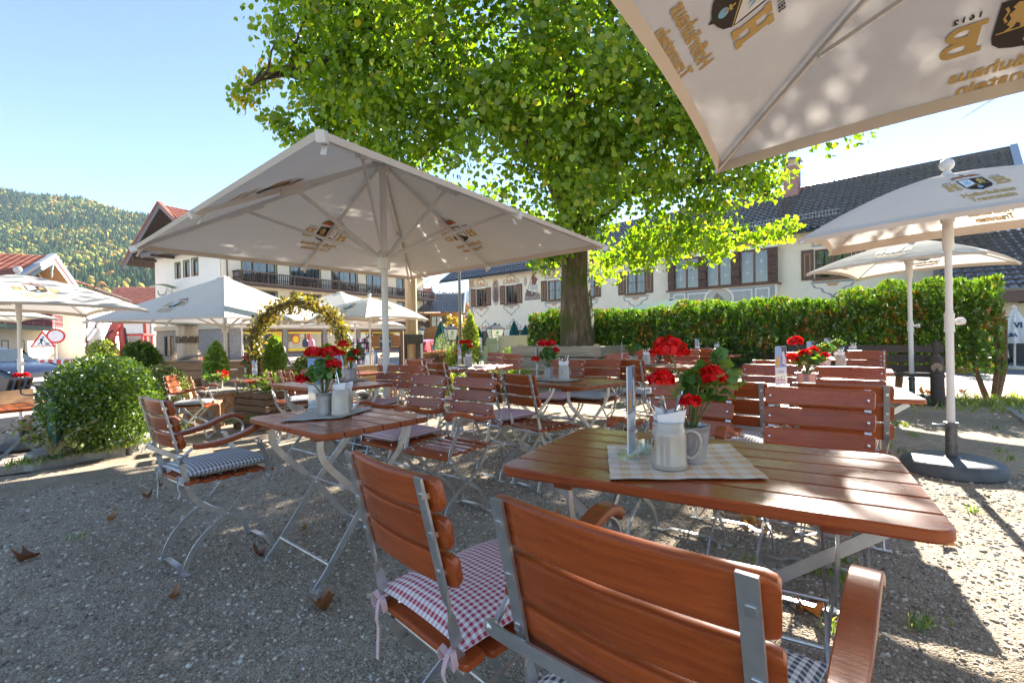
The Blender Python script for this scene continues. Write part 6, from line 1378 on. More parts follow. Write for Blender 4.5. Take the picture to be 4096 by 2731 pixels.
# ------------------------------------------------------------------ ground, kerbs, gravel
def gravel_mat():
    m, nt, N, L = _nodes('gravel'); out = N.new('ShaderNodeOutputMaterial'); p = _n(N, 'ShaderNodeBsdfPrincipled', inp={'Roughness': .95, 'Specular IOR Level': .2})
    tc = N.new('ShaderNodeTexCoord')
    v = _n(N, 'ShaderNodeTexVoronoi', inp={'Scale': 125.0, 'Randomness': 1.0}); L.new(tc.outputs['Object'], v.inputs['Vector'])
    v2 = _n(N, 'ShaderNodeTexVoronoi', inp={'Scale': 38.0}); L.new(tc.outputs['Object'], v2.inputs['Vector'])
    n1 = _n(N, 'ShaderNodeTexNoise', inp={'Scale': .8, 'Detail': 8, 'Roughness': .65}); L.new(tc.outputs['Object'], n1.inputs['Vector'])
    sc_ = N.new('ShaderNodeSeparateColor'); L.new(v.outputs['Color'], sc_.inputs[0]); sc2 = N.new('ShaderNodeSeparateColor'); L.new(v2.outputs['Color'], sc2.inputs[0])
    a = _n(N, 'ShaderNodeMix', data_type='FLOAT', inp={0: .35}); L.new(sc_.outputs[0], a.inputs['A']); L.new(sc2.outputs[1], a.inputs['B'])
    rp = _ramp(N, [(.02, (.25, .205, .155)), (.35, (.385, .32, .245)), (.7, (.49, .415, .325)), (.97, (.62, .56, .47))]); L.new(a.outputs['Result'], rp.inputs[0])
    r2 = _ramp(N, [(.32, (.70, .66, .60)), (.68, (1.15, 1.12, 1.08))]); L.new(n1.outputs['Fac'], r2.inputs[0])
    mx = _n(N, 'ShaderNodeMix', data_type='RGBA', blend_type='MULTIPLY'); mx.inputs['Factor'].default_value = 1; L.new(rp.outputs[0], mx.inputs['A']); L.new(r2.outputs[0], mx.inputs['B'])
    L.new(mx.outputs['Result'], p.inputs['Base Color'])
    hh = _n(N, 'ShaderNodeMath', operation='MULTIPLY', inp={1: -1}); L.new(v.outputs['Distance'], hh.inputs[0])
    bp = _n(N, 'ShaderNodeBump', inp={'Strength': .9, 'Distance': .012}); L.new(hh.outputs[0], bp.inputs['Height'])
    bp2 = _n(N, 'ShaderNodeBump', inp={'Strength': .5, 'Distance': .05}); L.new(n1.outputs['Fac'], bp2.inputs['Height']); L.new(bp.outputs[0], bp2.inputs['Normal']); L.new(bp2.outputs[0], p.inputs['Normal'])
    L.new(p.outputs[0], out.inputs[0]); return m
def sheet(name, xs, ys, mat, lift=0.0, keep=None, kind='structure', label=None):
    m = MB(); W = len(xs); vs = [(x, y, ground_z(x, y) + lift) for y in ys for x in xs]; fs = []
    for j in range(len(ys) - 1):
        for i in range(W - 1):
            if keep and not keep((xs[i] + xs[i + 1]) / 2, (ys[j] + ys[j + 1]) / 2): continue
            fs.append((j * W + i, j * W + i + 1, (j + 1) * W + i + 1, (j + 1) * W + i))
    m.add(vs, fs); o = m.build(name, mat, None, sharp=80); return tag(o, label, kind=kind)
fl = lambda a, b, n: [a + (b - a) * k / n for k in range(n + 1)]
GRAV = gravel_mat()
sheet('ground', [-900, -300, -100, -60, -40] + fl(-25, 15, 80) + [25, 60, 200, 900], [-30, -10] + fl(-3, 24, 54) + [30, 45, 80, 200, 500, 1200, 4000], GRAV)
PAV = M('paving', (.40, .355, .30), rough=.9, var=.28, scale=3, bump=.5, bscale=14)
def pave_mat():
    m, nt, N, L = _nodes('paving_setts'); out = N.new('ShaderNodeOutputMaterial'); p = _n(N, 'ShaderNodeBsdfPrincipled', inp={'Roughness': .9}); tc = N.new('ShaderNodeTexCoord'); mp = N.new('ShaderNodeMapping'); mp.inputs['Rotation'].default_value = (0, 0, R(-37)); L.new(tc.outputs['Object'], mp.inputs[0])
    b = _n(N, 'ShaderNodeTexBrick', inp={'Scale': 3.4, 'Mortar Size': .016}); b.inputs['Color1'].default_value = (.44, .38, .31, 1); b.inputs['Color2'].default_value = (.36, .30, .25, 1); b.inputs['Mortar'].default_value = (.16, .14, .11, 1); L.new(mp.outputs[0], b.inputs['Vector'])
    n1 = _n(N, 'ShaderNodeTexNoise', inp={'Scale': 1.6, 'Detail': 8}); L.new(tc.outputs['Object'], n1.inputs['Vector']); r2 = _ramp(N, [(.3, (.72, .72, .72)), (.7, (1.15, 1.12, 1.1))]); L.new(n1.outputs['Fac'], r2.inputs[0])
    mx = _n(N, 'ShaderNodeMix', data_type='RGBA', blend_type='MULTIPLY'); mx.inputs['Factor'].default_value = 1; L.new(b.outputs[0], mx.inputs['A']); L.new(r2.outputs[0], mx.inputs['B']); L.new(mx.outputs['Result'], p.inputs['Base Color'])
    bp = _n(N, 'ShaderNodeBump', inp={'Strength': .6, 'Distance': .01}); L.new(b.outputs['Fac'], bp.inputs['Height']); bp.invert = True; L.new(bp.outputs[0], p.inputs['Normal']); L.new(p.outputs[0], out.inputs[0]); return m
PS = pave_mat()
kA, kB = PZ(95, 1850), PZ(625, 1757)
def left_of(x, y):   # beyond the kerb line
    return (kB.x - kA.x) * (y - kA.y) - (kB.y - kA.y) * (x - kA.x) > 0.0
sheet('pavement', fl(-25, -3.2, 88), fl(1.5, 13, 60), PS, .006, lambda x, y: (x < -5.5 + .1 * (y - 4.6) if y > 5.6 else (left_of(x, y) and x < -4.55 if y > 4.4 else x < -4.9 + .35 * (4.4 - y))))
ASPH = M('asphalt', (.30, .29, .28), rough=.9, var=.15, scale=5, bump=.3, bscale=120)
sheet('road', [-60, -40] + fl(-25, -1.5, 40), fl(13.05, 34, 40), ASPH, .008, lambda x, y: y > 13.2 + .9 * max(0, x + 6))
SLABG = M('slab_grey', (.30, .29, .27), rough=.9, var=.2, scale=4, bump=.3, bscale=50)
COB = M('cobbles', (.13, .13, .135), rough=.8, var=.35, scale=12, bump=.6, bscale=22)
def stone(label, P, h, mat=None, name='kerb_stone', gap=.012, wd=.14, cat='kerb', group='kerb stones around the box bush bed'):
    """single kerb stones butted along a line"""
    P = [V(p) for p in P]
    for a, b in zip(P[:-1], P[1:]):
        n = max(1, round((b - a).length / .9))
        for k in range(n):
            s, e = a + (b - a) * (k / n), a + (b - a) * ((k + 1) / n); d = (e - s).normalized(); nx = V((-d.y, d.x, 0)); m = MB(); l = (e - s).length - gap
            m.M = Matrix(((d.x, nx.x, 0, s.x), (d.y, nx.y, 0, s.y), (0, 0, 1, s.z), (0, 0, 0, 1))); m.box(0, l, -wd / 2, wd / 2, -.4, h, ch=.012)
            tag(m.build(name, mat or M('kerb_concrete', (.36, .335, .29), rough=.95, var=.3, scale=9, bump=.5, bscale=70), None, sharp=30), label, cat, group)
k1, k2, k3, k4 = PZ(110, 1846), PZ(312, 1806), PZ(502, 1778), PZ(622, 1752)
stone('weathered concrete kerb stone edging the box bush bed on the gravel side', [k1, k2, k3, k4], .07)
kl = PZ(218, 1745); kl.z = -.05; stone('weathered concrete kerb stone edging the box bush bed on the paving side', [k1 + V((-.06, .12, -.0)), V((-5.5, 6.0, -.02))], .06)
stone('weathered concrete kerb stone edging the box bush bed at its right end', [k4 + V((.0, .1, 0)), PZ(608, 1690)], .06)
stone('thin pale edging stone along the foot of the right hedge', [PZ(3640, 1590), PZ(3860, 1600), PZ(4090, 1610), PZ(4300, 1618)], .03, wd=.08, group='edging stones at the hedge foot')
for k, (a, b, c, d) in enumerate((((3975, 1606), (4048, 1608), (4220, 1720), (4110, 1700)), ((4056, 1609), (4150, 1611), (4400, 1740), (4232, 1722)))):
    q = [PZ(*p) for p in (a, b, c, d)]; m = MB(); m.add([(p.x, p.y, .0) for p in q] + [(p.x, p.y, .028) for p in q], [(4, 5, 6, 7), (0, 1, 5, 4), (1, 2, 6, 5), (2, 3, 7, 6), (3, 0, 4, 7)]); o = m.build('paving_slab', SLABG, None, sharp=None); tag(o, ('grey concrete slab set in the gravel at the right edge, nearer the umbrella', 'grey concrete slab set in the gravel, cut by the right picture edge')[k], 'slab')
m = MB(); q = [PZ(3700, 1552), PZ(4250, 1568), PZ(4700, 1500), (19, 18, 0), PZ(3560, 1500)]; m.add([(p[0], p[1], .005) for p in q], [tuple(range(5))]); o = m.build('path', COB, None); tag(o, kind='structure')
m = MB(); q = [k1 + V((.1, .2, 0)), k2 + V((0, .1, 0)), k3 + V((0, .1, 0)), k4 + V((-.1, .1, 0)), PZ(600, 1690), V((-5.35, 5.9, 0))]; m.add([(p.x, p.y, .035) for p in q], [tuple(range(6))]); o = m.build('soil', M('bed_soil', (.10, .075, .05), rough=1, var=.5, scale=18, bump=.8, bscale=60), None); tag(o, kind='structure')
# loose pebbles near the camera: one mass nobody could count
rs = np.random.default_rng(5); n = 36000
ang = rs.uniform(-.86, .86, n); dist = .75 + 4.6 * rs.random(n) ** 1.25; X, Y = np.sin(ang) * dist * 1.05, np.cos(ang) * dist
size = (.0036 + .0075 * rs.random(n) ** 3.4) * (1 + .28 * dist); cube = np.array([(-.5, -.42, -.2), (.45, -.5, -.25), (.55, .4, -.2), (-.4, .5, -.25), (-.33, -.28, .32), (.3, -.33, .25), (.36, .25, .3), (-.26, .34, .26)])
a = rs.uniform(0, 6.28, n); ca, sa = np.cos(a), np.sin(a); jit = 1 + .3 * rs.normal(size=(n, 8, 3)) * .6
C_ = cube[None] * jit * np.stack([rs.uniform(.8, 1.5, n), np.ones(n), rs.uniform(.7, 1.1, n)], 1)[:, None]
co = np.stack([C_[..., 0] * ca[:, None] - C_[..., 1] * sa[:, None], C_[..., 0] * sa[:, None] + C_[..., 1] * ca[:, None], C_[..., 2]], -1) * size[:, None, None]
gz = np.array([ground_z(x, y) for x, y in zip(X, Y)]); co += np.stack([X, Y, gz + size * .12], 1)[:, None]
fq = np.array([(0, 3, 2, 1), (4, 5, 6, 7), (0, 1, 5, 4), (1, 2, 6, 5), (2, 3, 7, 6), (3, 0, 4, 7)]); me = bpy.data.meshes.new('gravel'); me.vertices.add(n * 8); me.vertices.foreach_set('co', co.astype(np.float32).ravel())
lp = (np.arange(n)[:, None, None] * 8 + fq[None]).ravel(); me.loops.add(len(lp)); me.loops.foreach_set('vertex_index', lp.astype(np.int32)); me.polygons.add(n * 6); me.polygons.foreach_set('loop_start', (np.arange(n * 6) * 4).astype(np.int32)); me.polygons.foreach_set('loop_total', np.full(n * 6, 4, np.int32))
at_ = me.attributes.new('tint', 'FLOAT', 'POINT'); at_.data.foreach_set('value', np.repeat(rs.random(n), 8).astype(np.float32)); me.update(calc_edges=True); me.polygons.foreach_set('use_smooth', [True] * (n * 6))
def pebble():
    m_, nt, N, L = _nodes('pebble'); out = N.new('ShaderNodeOutputMaterial'); p = _n(N, 'ShaderNodeBsdfPrincipled', inp={'Roughness': .85, 'Specular IOR Level': .25}); a = _n(N, 'ShaderNodeAttribute', attribute_name='tint'); rp = _ramp(N, [(0, (.17, .14, .11)), (.4, (.37, .31, .24)), (.8, (.49, .42, .335)), (1, (.66, .61, .54))]); L.new(a.outputs['Fac'], rp.inputs[0]); L.new(rp.outputs[0], p.inputs['Base Color']); L.new(p.outputs[0], out.inputs[0]); return m_
me.materials.append(pebble()); o = link('gravel', me); tag(o, 'loose pebbles strewn over the foreground gravel', kind='stuff')
# fallen leaves and grass tufts
FALL = MLEAF('fallen_leaf', [(0, (.16, .06, .03)), (.5, (.30, .13, .05)), (.8, (.42, .25, .06)), (1, (.5, .36, .08))], trans=.15)
spots = [(1290, 2428, .13), (2235, 2660, .14), (640, 1945, .05), (700, 2390, .05), (110, 2240, .09), (590, 1990, .07), (1760, 1935, .07), (1740, 1985, .05), (2310, 1945, .07), (2230, 2090, .09), (3245, 2450, .12), (3200, 2450, .05), (2990, 2095, .10), (3060, 2110, .08), (450, 2080, .06), (1215, 2120, .05), (1040, 2225, .06), (2500, 1725, .09), (2265, 1710, .09), (1780, 1850, .06), (530, 1735, .12), (565, 1730, .10), (470, 1750, .09), (600, 1722, .08), (3690, 1575, .12), (3720, 1578, .12), (3850, 1570, .1), (2080, 1700, .06), (1930, 1690, .05), (2700, 1660, .05), (3790, 2185, .06)]
pl = None
for k, (x, y, s) in enumerate(spots):
    p = PZ(x, y, 0); m = MB(); n = 16; r_ = []
    for j in range(n):
        q = 2 * math.pi * j / n - math.pi / 2; rr = s * .5 * (1 + .22 * math.cos(3 * q + .5) + .16 * random.uniform(-1, 1)) * (1.25 if abs(q - math.pi / 2) < .3 else 1); r_.append((rr * math.cos(q) * .8, rr * math.sin(q)))
    lift = lambda a, b: .006 + (a * a * 2.4 + max(0, b) ** 2 * 1.8) / s + .07 * s * random.random()
    m.add([(0, -s * .2, .006), (0, s * .1, .012)] + [(a * .5, b * .5, .006 + .5 * a * a / s) for a, b in r_] + [(a, b, lift(a, b)) for a, b in r_], [(1, 2 + j, 2 + (j + 1) % n) for j in range(n)] + [(2 + j, 2 + n + j, 2 + n + (j + 1) % n, 2 + (j + 1) % n) for j in range(n)])
    m.sweep([(0, -s * .3, .01), (0, -s * .62, .012)], .003, .002, (1, 0, 0))
    o = m.build('fallen_leaf', FALL, None, sharp=80); o.location = (p.x, p.y, max(ground_z(p.x, p.y), .0 if not (450 < x < 620 and y < 1760) else .035)); o.rotation_euler[2] = random.uniform(0, 6)
    at_ = o.data.attributes.new('tint', 'FLOAT', 'POINT'); at_.data.foreach_set('value', [random.random() ** 1.5] * len(o.data.vertices)); tag(o, 'dry curled brown leaf fallen on the ground', 'leaf', 'dry leaves fallen on the ground')
GRASS = MLEAF('grass_blade', [(0, (.08, .16, .02)), (.6, (.18, .30, .04)), (1, (.42, .42, .12))], trans=.45)
def tuft(x, y, n, r, h, name='grass_tuft', label='small green grass tuft sprouting from the gravel', grp='grass tufts in the gravel'):
    P = np.stack([rs.normal(size=n) * r, rs.normal(size=n) * r, np.full(n, h * .5)], 1); yd = np.stack([rs.normal(size=n) * .35, rs.normal(size=n) * .35, np.ones(n)], 1)
    o = leaves(name, P, yd, rs.normal(size=(n, 3)), rs.uniform(.6, 1.2, n) * h, rs.random(n), GRASS, 'blade'); o.location = (x, y, ground_z(x, y)); return tag(o, label, 'grass', grp)
for x, y, n in ((3335, 2530, 12), (3420, 2510, 14), (3250, 2300, 8), (3385, 2335, 10), (3345, 2290, 6), (2985, 2250, 6), (3580, 1700, 18), (3625, 1705, 14), (3655, 1745, 12), (3400, 2260, 6), (3650, 2510, 8), (3730, 2500, 6), (3900, 2050, 6), (3560, 1790, 8), (3610, 1810, 8), (3980, 1715, 8), (4050, 1840, 10), (4000, 1810, 8), (3440, 2075, 4), (310, 2155, 5)):
    p = PZ(x, y); tuft(p.x, p.y, n * 2, .025, .055)
strip = []
for a, b in ((k1, k2), (k2, k3), (k3, k4), (k4, PZ(740, 1722)), (PZ(660, 1700), PZ(760, 1700)), (PZ(860, 1690), PZ(1100, 1668))):
    for _ in range(26): t_ = random.random(); strip.append(a + (b - a) * t_ + V((random.gauss(0, .06), random.gauss(-.12 if b.x < -3.9 else 0, .07), 0)))
n = len(strip) * 16; base = np.repeat(np.array([tuple(q) for q in strip]), 16, 0) + np.concatenate([rs.normal(size=(n, 2)) * .05, np.full((n, 1), .025)], 1)
o = leaves('grass', base, np.stack([rs.normal(size=n) * .4, rs.normal(size=n) * .4, np.ones(n)], 1), rs.normal(size=(n, 3)), rs.uniform(.03, .08, n), rs.random(n), GRASS, 'blade'); tag(o, 'thin grass growing along the kerb stones and garden edge', kind='stuff')
n = 1500; P = np.stack([rs.normal(size=n) * .9 + 8.0, rs.normal(size=n) * .35 + 7.05, np.full(n, .05)], 1); o = leaves('grass', P, np.stack([rs.normal(size=n) * .5, rs.normal(size=n) * .5, np.ones(n)], 1), rs.normal(size=(n, 3)), rs.uniform(.08, .2, n), np.clip(rs.random(n) + .3, 0, 1), GRASS, 'blade'); tag(o, 'straw coloured grass at the right end of the hedge', kind='stuff')

# ------------------------------------------------------------------ hill, mountain, contrail
LEAF['conifer'] = ([(math.cos(2 * math.pi * k / 5) * .22, -.5, math.sin(2 * math.pi * k / 5) * .22) for k in range(5)] + [(0, .55, 0)], [(k, (k + 1) % 5, 5) for k in range(5)])
_b = [(.0, -.45, .0)] + [(.42 * math.cos(2 * math.pi * k / 6 + (j % 2) * .5) * (1, 1.05, .62)[j], (-.2, .12, .38)[j], .42 * math.sin(2 * math.pi * k / 6 + (j % 2) * .5) * (1, 1.05, .62)[j]) for j in range(3) for k in range(6)] + [(0, .52, 0)]
LEAF['crownlet'] = (_b, [(0, 1 + (k + 1) % 6, 1 + k) for k in range(6)] + [(1 + j * 6 + k, 1 + j * 6 + (k + 1) % 6, 7 + j * 6 + (k + 1) % 6, 7 + j * 6 + k) for j in range(2) for k in range(6)] + [(13 + k, 13 + (k + 1) % 6, 19) for k in range(6)])
def hill_h(x, y):
    zr = 166 + .205 * (-474 - x); zr = max(20, zr); t_ = min(1, max(0, (y - 210) / 410)); return zr * t_ ** .95 + 7 * noise.noise(V((x * .012, y * .012, 0))) * t_ - 1
xs, ys = fl(-1100, -150, 60), fl(190, 640, 34); m = MB(); vs = [(x, y, hill_h(x, y)) for y in ys for x in xs]; W_ = len(xs); m.add(vs, [(j * W_ + i, j * W_ + i + 1, (j + 1) * W_ + i + 1, (j + 1) * W_ + i) for j in range(len(ys) - 1) for i in range(W_ - 1)]); o = m.build('hill', M('forest_floor', (.045, .055, .02), rough=1, var=.4, scale=.05), None, sharp=80); tag(o, kind='structure')
WOODM = MLEAF('autumn_wood', [(0, (.036, .07, .034)), (.42, (.08, .13, .055)), (.5, (.15, .21, .07)), (.72, (.32, .32, .08)), (.88, (.50, .37, .07)), (1, (.54, .26, .07))], trans=.25, gloss=0)
n = 24000; X = rs.uniform(-900, -260, n); Y = 215 + 412 * rs.random(n) ** .8; ok = (np.abs(X + .80 * Y) < .36 * Y + 40); X, Y = X[ok], Y[ok]; Z = np.array([hill_h(a, b) for a, b in zip(X, Y)]); n = len(X)
patch = np.array([noise.noise(V((a * .012, b * .012, 3))) + .5 * noise.noise(V((a * .04, b * .03, 9))) for a, b in zip(X, Y)]); dec = rs.random(n) < np.clip(.42 + .9 * patch + .25 * (Y < 330), .08, .92)
for nm, sel, sh, lo, hi in (('conifers', ~dec, 'conifer', 5.5, 10.5), ('broadleaf_wood', dec, 'crownlet', 3.6, 7.2)):
    k = sel.sum(); s_ = rs.uniform(lo, hi, k); P = np.stack([X[sel], Y[sel], Z[sel] + s_ * .42], 1)
    tn = np.clip(rs.normal(.2, .13, k), 0, .44) if nm == 'conifers' else np.clip(rs.normal(.70, .16, k) , .46, 1)
    o = leaves(nm, P, np.tile([0, 0, 1.], (k, 1)) + rs.normal(size=(k, 3)) * .05, rs.normal(size=(k, 3)), s_, tn, WOODM, sh); o.data.polygons.foreach_set('use_smooth', [nm != 'conifers'] * len(o.data.polygons)); tag(o, {'conifers': 'dark firs covering the hillside on the left', 'broadleaf_wood': 'yellowing broadleaf trees covering the hillside on the left'}[nm], kind='stuff')
m = MB(); vs = []; nx, ny = 80, 14
for j in range(ny + 1):
    for i in range(nx + 1):
        x = -1500 + 3300 * i / nx; y = 2300 + 900 * j / ny; t_ = j / ny; h_ = (205 + .60 * (x + 400) if x > -400 else 205 + .28 * (x + 400)); h_ = min(300, max(30, h_)) * (1 + .05 * noise.noise(V((x * .006, 0, 0))) + .035 * noise.noise(V((x * .03, 0, 4))))
        vs.append((x, y, h_ * min(1, t_ * 1.6) * (1 + .15 * noise.noise(V((x * .004, y * .004, 1)))) - 3))
m.add(vs, [(j * (nx + 1) + i, j * (nx + 1) + i + 1, (j + 1) * (nx + 1) + i + 1, (j + 1) * (nx + 1) + i) for j in range(ny) for i in range(nx)]); o = m.build('mountain', M('mountain_forest', (.035, .055, .025), rough=1, var=.5, scale=.02), None, sharp=80); tag(o, kind='structure')
# ------------------------------------------------------------------ street furniture, vehicles, wooden things
OAK = M('weathered_oak', (.34, .20, .115), rough=.8, var=.3, scale=2.5, stretch=(1, 8, 8)); GREYW = M('grey_timber', (.30, .255, .20), rough=.9, var=.35, scale=2.5, stretch=(1, 9, 9), bump=.4, bscale=20)
DARKLOG = M('dark_log', (.060, .042, .034), rough=.7, var=.35, scale=3, stretch=(1, 8, 8)); PINE = M('pale_pine', (.46, .26, .12), rough=.75, var=.22, scale=2, stretch=(1, 8, 8)); LOGEND = M('log_end', (.30, .22, .15), rough=.9, var=.3, scale=20)
STEELD = M('dark_steel', (.055, .058, .06), rough=.45, metal=.6, var=.3); GALV = M('pole_steel', (.17, .165, .155), rough=.5, metal=.5, var=.15)
# maypole in its steel bracket
p = PY(1647, 1350, 15.5); t = thing('maypole', 'thick round wooden maypole held in a dark steel bracket', 'pole', (p.x, p.y, -.25))
m = MB(); m.tube([(0, 0, .35), (0, 0, 3), (.01, 0, 7.0)], [.195, .18, .165], 24, jit=.03); m.build('shaft', M('maypole_wood', (.40, .27, .165), rough=.85, var=.25, scale=2.0, stretch=(6, 6, .6)), t, sharp=70)
m = MB(); m.box(-.38, -.14, -.22, .22, 0, 1.5, ch=.02); m.box(.20, .32, -.22, .22, 0, 1.35, ch=.02); m.box(-.13, .42, -.30, -.2, 1.22, 1.52, ch=.01); m.tube([(.02, -.32, 1.37), (.02, -.29, 1.37)], .035, 10); m.tube([(.3, -.32, 1.37), (.3, -.29, 1.37)], .035, 10); m.box(-.13, .2, -.27, -.2, .2, .3); m.build('bracket', STEELD, t, sharp=30)
m = MB(); q = m.lathe([(.001, 0), (.30, 0), (.30, .12), (.001, .12)], 20, (0, 0, 0)); o = m.build('wreath_sign', M('sign_beige', (.6, .55, .45), rough=.7), t); o.location = (-.34, -.25, 4.12); o.rotation_euler = (R(90), 0, 0)
p = PY(1842, 1380, 15.8); t = thing('lamp_post', 'thin plain grey lamp post right of the maypole', 'lamp post', (p.x, p.y, 0)); m = MB(); m.tube([(0, 0, 0), (0, 0, 2.2), (0, 0, 5.5)], [.058, .052, .042], 12); m.build('post', GALV, t); m = MB(); m.box(-.09, .09, -.35, .12, 5.5, 5.62, ch=.02); m.build('lamp_head', GALV, t)
# lanterns with printed panes
LGLASS = M('lantern_glass', (.62, .66, .64), rough=.3, var=.05); LPRINT = M('lantern_print', (.05, .28, .12), rough=.6)
def lantern(label, px, py, Y, s=1.0):
    p = PY(px, py, Y); t = thing('lantern_post', label, 'lantern', (p.x, p.y, ground_z(p.x, p.y)), .4, 'black garden lanterns'); z = p.z - t.location.z
    m = MB(); m.tube([(0, 0, 0), (0, 0, z - .28 * s)], .03, 8); m.build('post', STEELD, t)
    def sq_(h, z_): return [(-h, -h, z_), (h, -h, z_), (h, h, z_), (-h, h, z_)]
    m = MB(); m.loft([sq_(.16 * s, z - .26 * s), sq_(.25 * s, z + .18 * s)]); b = m.build('lamp_glass', LGLASS, t, sharp=None)
    m = MB(); m.loft([sq_(.31 * s, z + .185 * s), sq_(.27 * s, z + .22 * s), sq_(.06 * s, z + .36 * s), sq_(.02 * s, z + .42 * s)]); m.box(-.18 * s, .18 * s, -.18 * s, .18 * s, z - .31 * s, z - .265 * s)
    for a in (-1, 1):
        for c_ in (-1, 1): m.tube([(a * .165 * s, c_ * .165 * s, z - .26 * s), (a * .255 * s, c_ * .255 * s, z + .18 * s)], .016 * s, 5)
    m.build('lamp_frame', STEELD, t, sharp=None)
    m = MB()
    for k in range(4):
        c_, s_ = math.cos(k * math.pi / 2), math.sin(k * math.pi / 2)
        def fn(x, z_): d = .205 * s + (z_ + .03 * s) * .205 + .004; return (c_ * x + s_ * d, s_ * x - c_ * d, z + z_)
        m.add([fn(x * .055 * s, .07 * s + y * .04 * s) for x, y in ((-1, -1), (1, -1), (1, 0), (.5, 1), (-.5, 1), (-1, 0))], [tuple(range(6))])
        for zz in (-.02, -.07, -.14): m.add([fn(x, z_) for x, z_ in ((-.09 * s, zz * s), (.09 * s, zz * s), (.09 * s, zz * s + .022 * s), (-.09 * s, zz * s + .022 * s))], [(0, 1, 2, 3)])
    m.build('print', LPRINT, t, sharp=None)
lantern('black lantern standing on the beige cabinet in front of the painted house', 1981, 1337, 17.5, 1.0); lantern('black lantern on a post right of the green folded umbrellas', 1804, 1335, 17.5, .85); lantern('black lantern half hidden behind the maypole', 1675, 1336, 19, .8)
# cabinets
p = PY(2060, 1480, 15.4); t = thing('utility_cabinet', 'large smooth beige cabinet left of the lime tree', 'cabinet', (p.x, p.y, 0)); z1 = PY(2060, 1341, 15.4).z; m = MB(); m.box(-.53, .53, 0, .5, .0, z1 - .03, ch=.01); m.build('body', M('cabinet_beige', (.50, .46, .36), rough=.55, var=.05), t, sharp=30); m = MB(); m.box(-.56, .56, -.03, .53, z1 - .03, z1, ch=.006); m.build('lid', M('cabinet_lid', (.56, .52, .42), rough=.5, var=.05), t, sharp=30)
p = PY(1968, 1490, 15.1); t = thing('utility_cabinet', 'narrow ribbed grey green cabinet with sloping lid, left of the large beige one', 'cabinet', (p.x, p.y, 0)); z1 = PY(1968, 1352, 15.1).z; CG = M('cabinet_green', (.40, .42, .31), rough=.6, var=.06)
m = MB(); m.box(-.19, .17, 0, .36, 0, z1 - .16, ch=.01); m.build('body', CG, t, sharp=30); m = MB(); m.loft([[(-.21, -.02, z1 - .16), (.19, -.02, z1 - .16), (.19, .38, z1 - .16), (-.21, .38, z1 - .16)], [(-.15, .08, z1), (.18, .08, z1), (.18, .36, z1), (-.15, .36, z1)]]); m.build('lid', CG, t, sharp=None); m = MB()
for k in range(6): m.sweep([(-.18 + k * .066, -.03, z1 - .165), (-.135 + k * .06, .07, z1 + .004)], .022, .02, (1, 0, 0))
m.box(-.05, .0, -.012, -.001, z1 - .55, z1 - .25); m.build('rib', CG, t, sharp=None)
p = PY(1945, 1500, 15.0); t = tag((lambda m: (m.box(-.08, .08, 0, .3, 0, .82, ch=.012), m.box(-.09, .09, -.01, .31, .82, .86, ch=.008), m.build('utility_cabinet', M('cabinet_lime', (.45, .48, .28), rough=.6, var=.06), None, sharp=30))[2])(MB()), 'low pale lime cabinet at the foot of the ribbed one', 'cabinet'); t.location = (p.x, p.y, 0)
# bench planter around the tree
t = thing('tree_planter', 'weathered timber planter box built round the tree trunk', 'planter', (TX, TY, 0), R(-37)); hx = 1.15
for k, (x0, x1, y0, y1) in enumerate(((-hx, hx, -hx - .04, -hx + .04), (-hx, hx, hx - .04, hx + .04), (-hx - .04, -hx + .04, -hx + .05, hx - .05), (hx - .04, hx + .04, -hx + .05, hx - .05))):
    for j in range(2): m = MB(); e = .06 * (j % 2); m.box(x0 - (e if k < 2 else 0), x1 + (e if k < 2 else 0), y0 - (e if k > 1 else 0), y1 + (e if k > 1 else 0), .42 + .26 * j, .65 + .26 * j, ch=.012); m.build('board', GREYW, t, sharp=30)
m = MB()
for sx in (-1, 0, 1):
    for sy in (-1, 1): m.box(sx * (hx - .12) - .05, sx * (hx - .12) + .05, sy * (hx - .12) - .05, sy * (hx - .12) + .05, 0, .95)
m.build('post', GREYW, t, sharp=None); m = MB(); m.box(-hx - .35, hx + .35, -hx - .5, -hx - .06, .38, .42, ch=.008); m.box(-hx - .3, hx + .3, -hx - .3, -hx - .24, 0, .379); m.build('seat', M('bench_board', (.42, .33, .25), rough=.85, var=.2, scale=3, stretch=(1, 9, 9)), t, sharp=30)
# dark log benches under the hedge
def log_bench(label, c, u, L=1.8, arm=True):
    t = thing('log_bench', label, 'bench', (c[0], c[1], 0), math.atan2(u[1], u[0]), 'dark log benches along the hedge'); h = L / 2
    m = MB()
    for k, z in enumerate((.52, .68, .84)): m.sweep([(-h, .28 + .05 * k, z), (h, .28 + .05 * k, z)], .12, .035, (0, .3, 1))
    m.build('backrest', DARKLOG, t, sharp=30); m = MB()
    for k in range(3): m.box(-h, h, -.22 + k * .15, -.09 + k * .15, .42, .46, ch=.008)
    m.build('seat', DARKLOG, t, sharp=30)
    for s in (-1, 1):
        m = MB(); x = s * (h - .1); m.tube(cr([(x, -.30, 0), (x, -.28, .35), (x, -.22, .60), (x, -.05, .68), (x, .32, .66)], 4), [.085] * 17, 12, jit=.12); m.tube([(x, .30, 0), (x, .42, .95)], .06, 8); m.build('log_arm', DARKLOG, t, sharp=70)
        m = MB(); m.lathe([(.001, 0), (.07, 0), (.07, .012), (.001, .012)], 12); e = m.build('log_end', LOGEND, t); e.location = (x, -.315, .58); e.rotation_euler = (R(90), 0, 0)
    return t
log_bench('dark log bench under the hedge behind the small bright table', (4.35, 10.1), (.76, -.65), 2.6); log_bench('dark log bench under the hedge right of the rearmost table', (5.85, 8.05), (.76, -.65), 2.2)
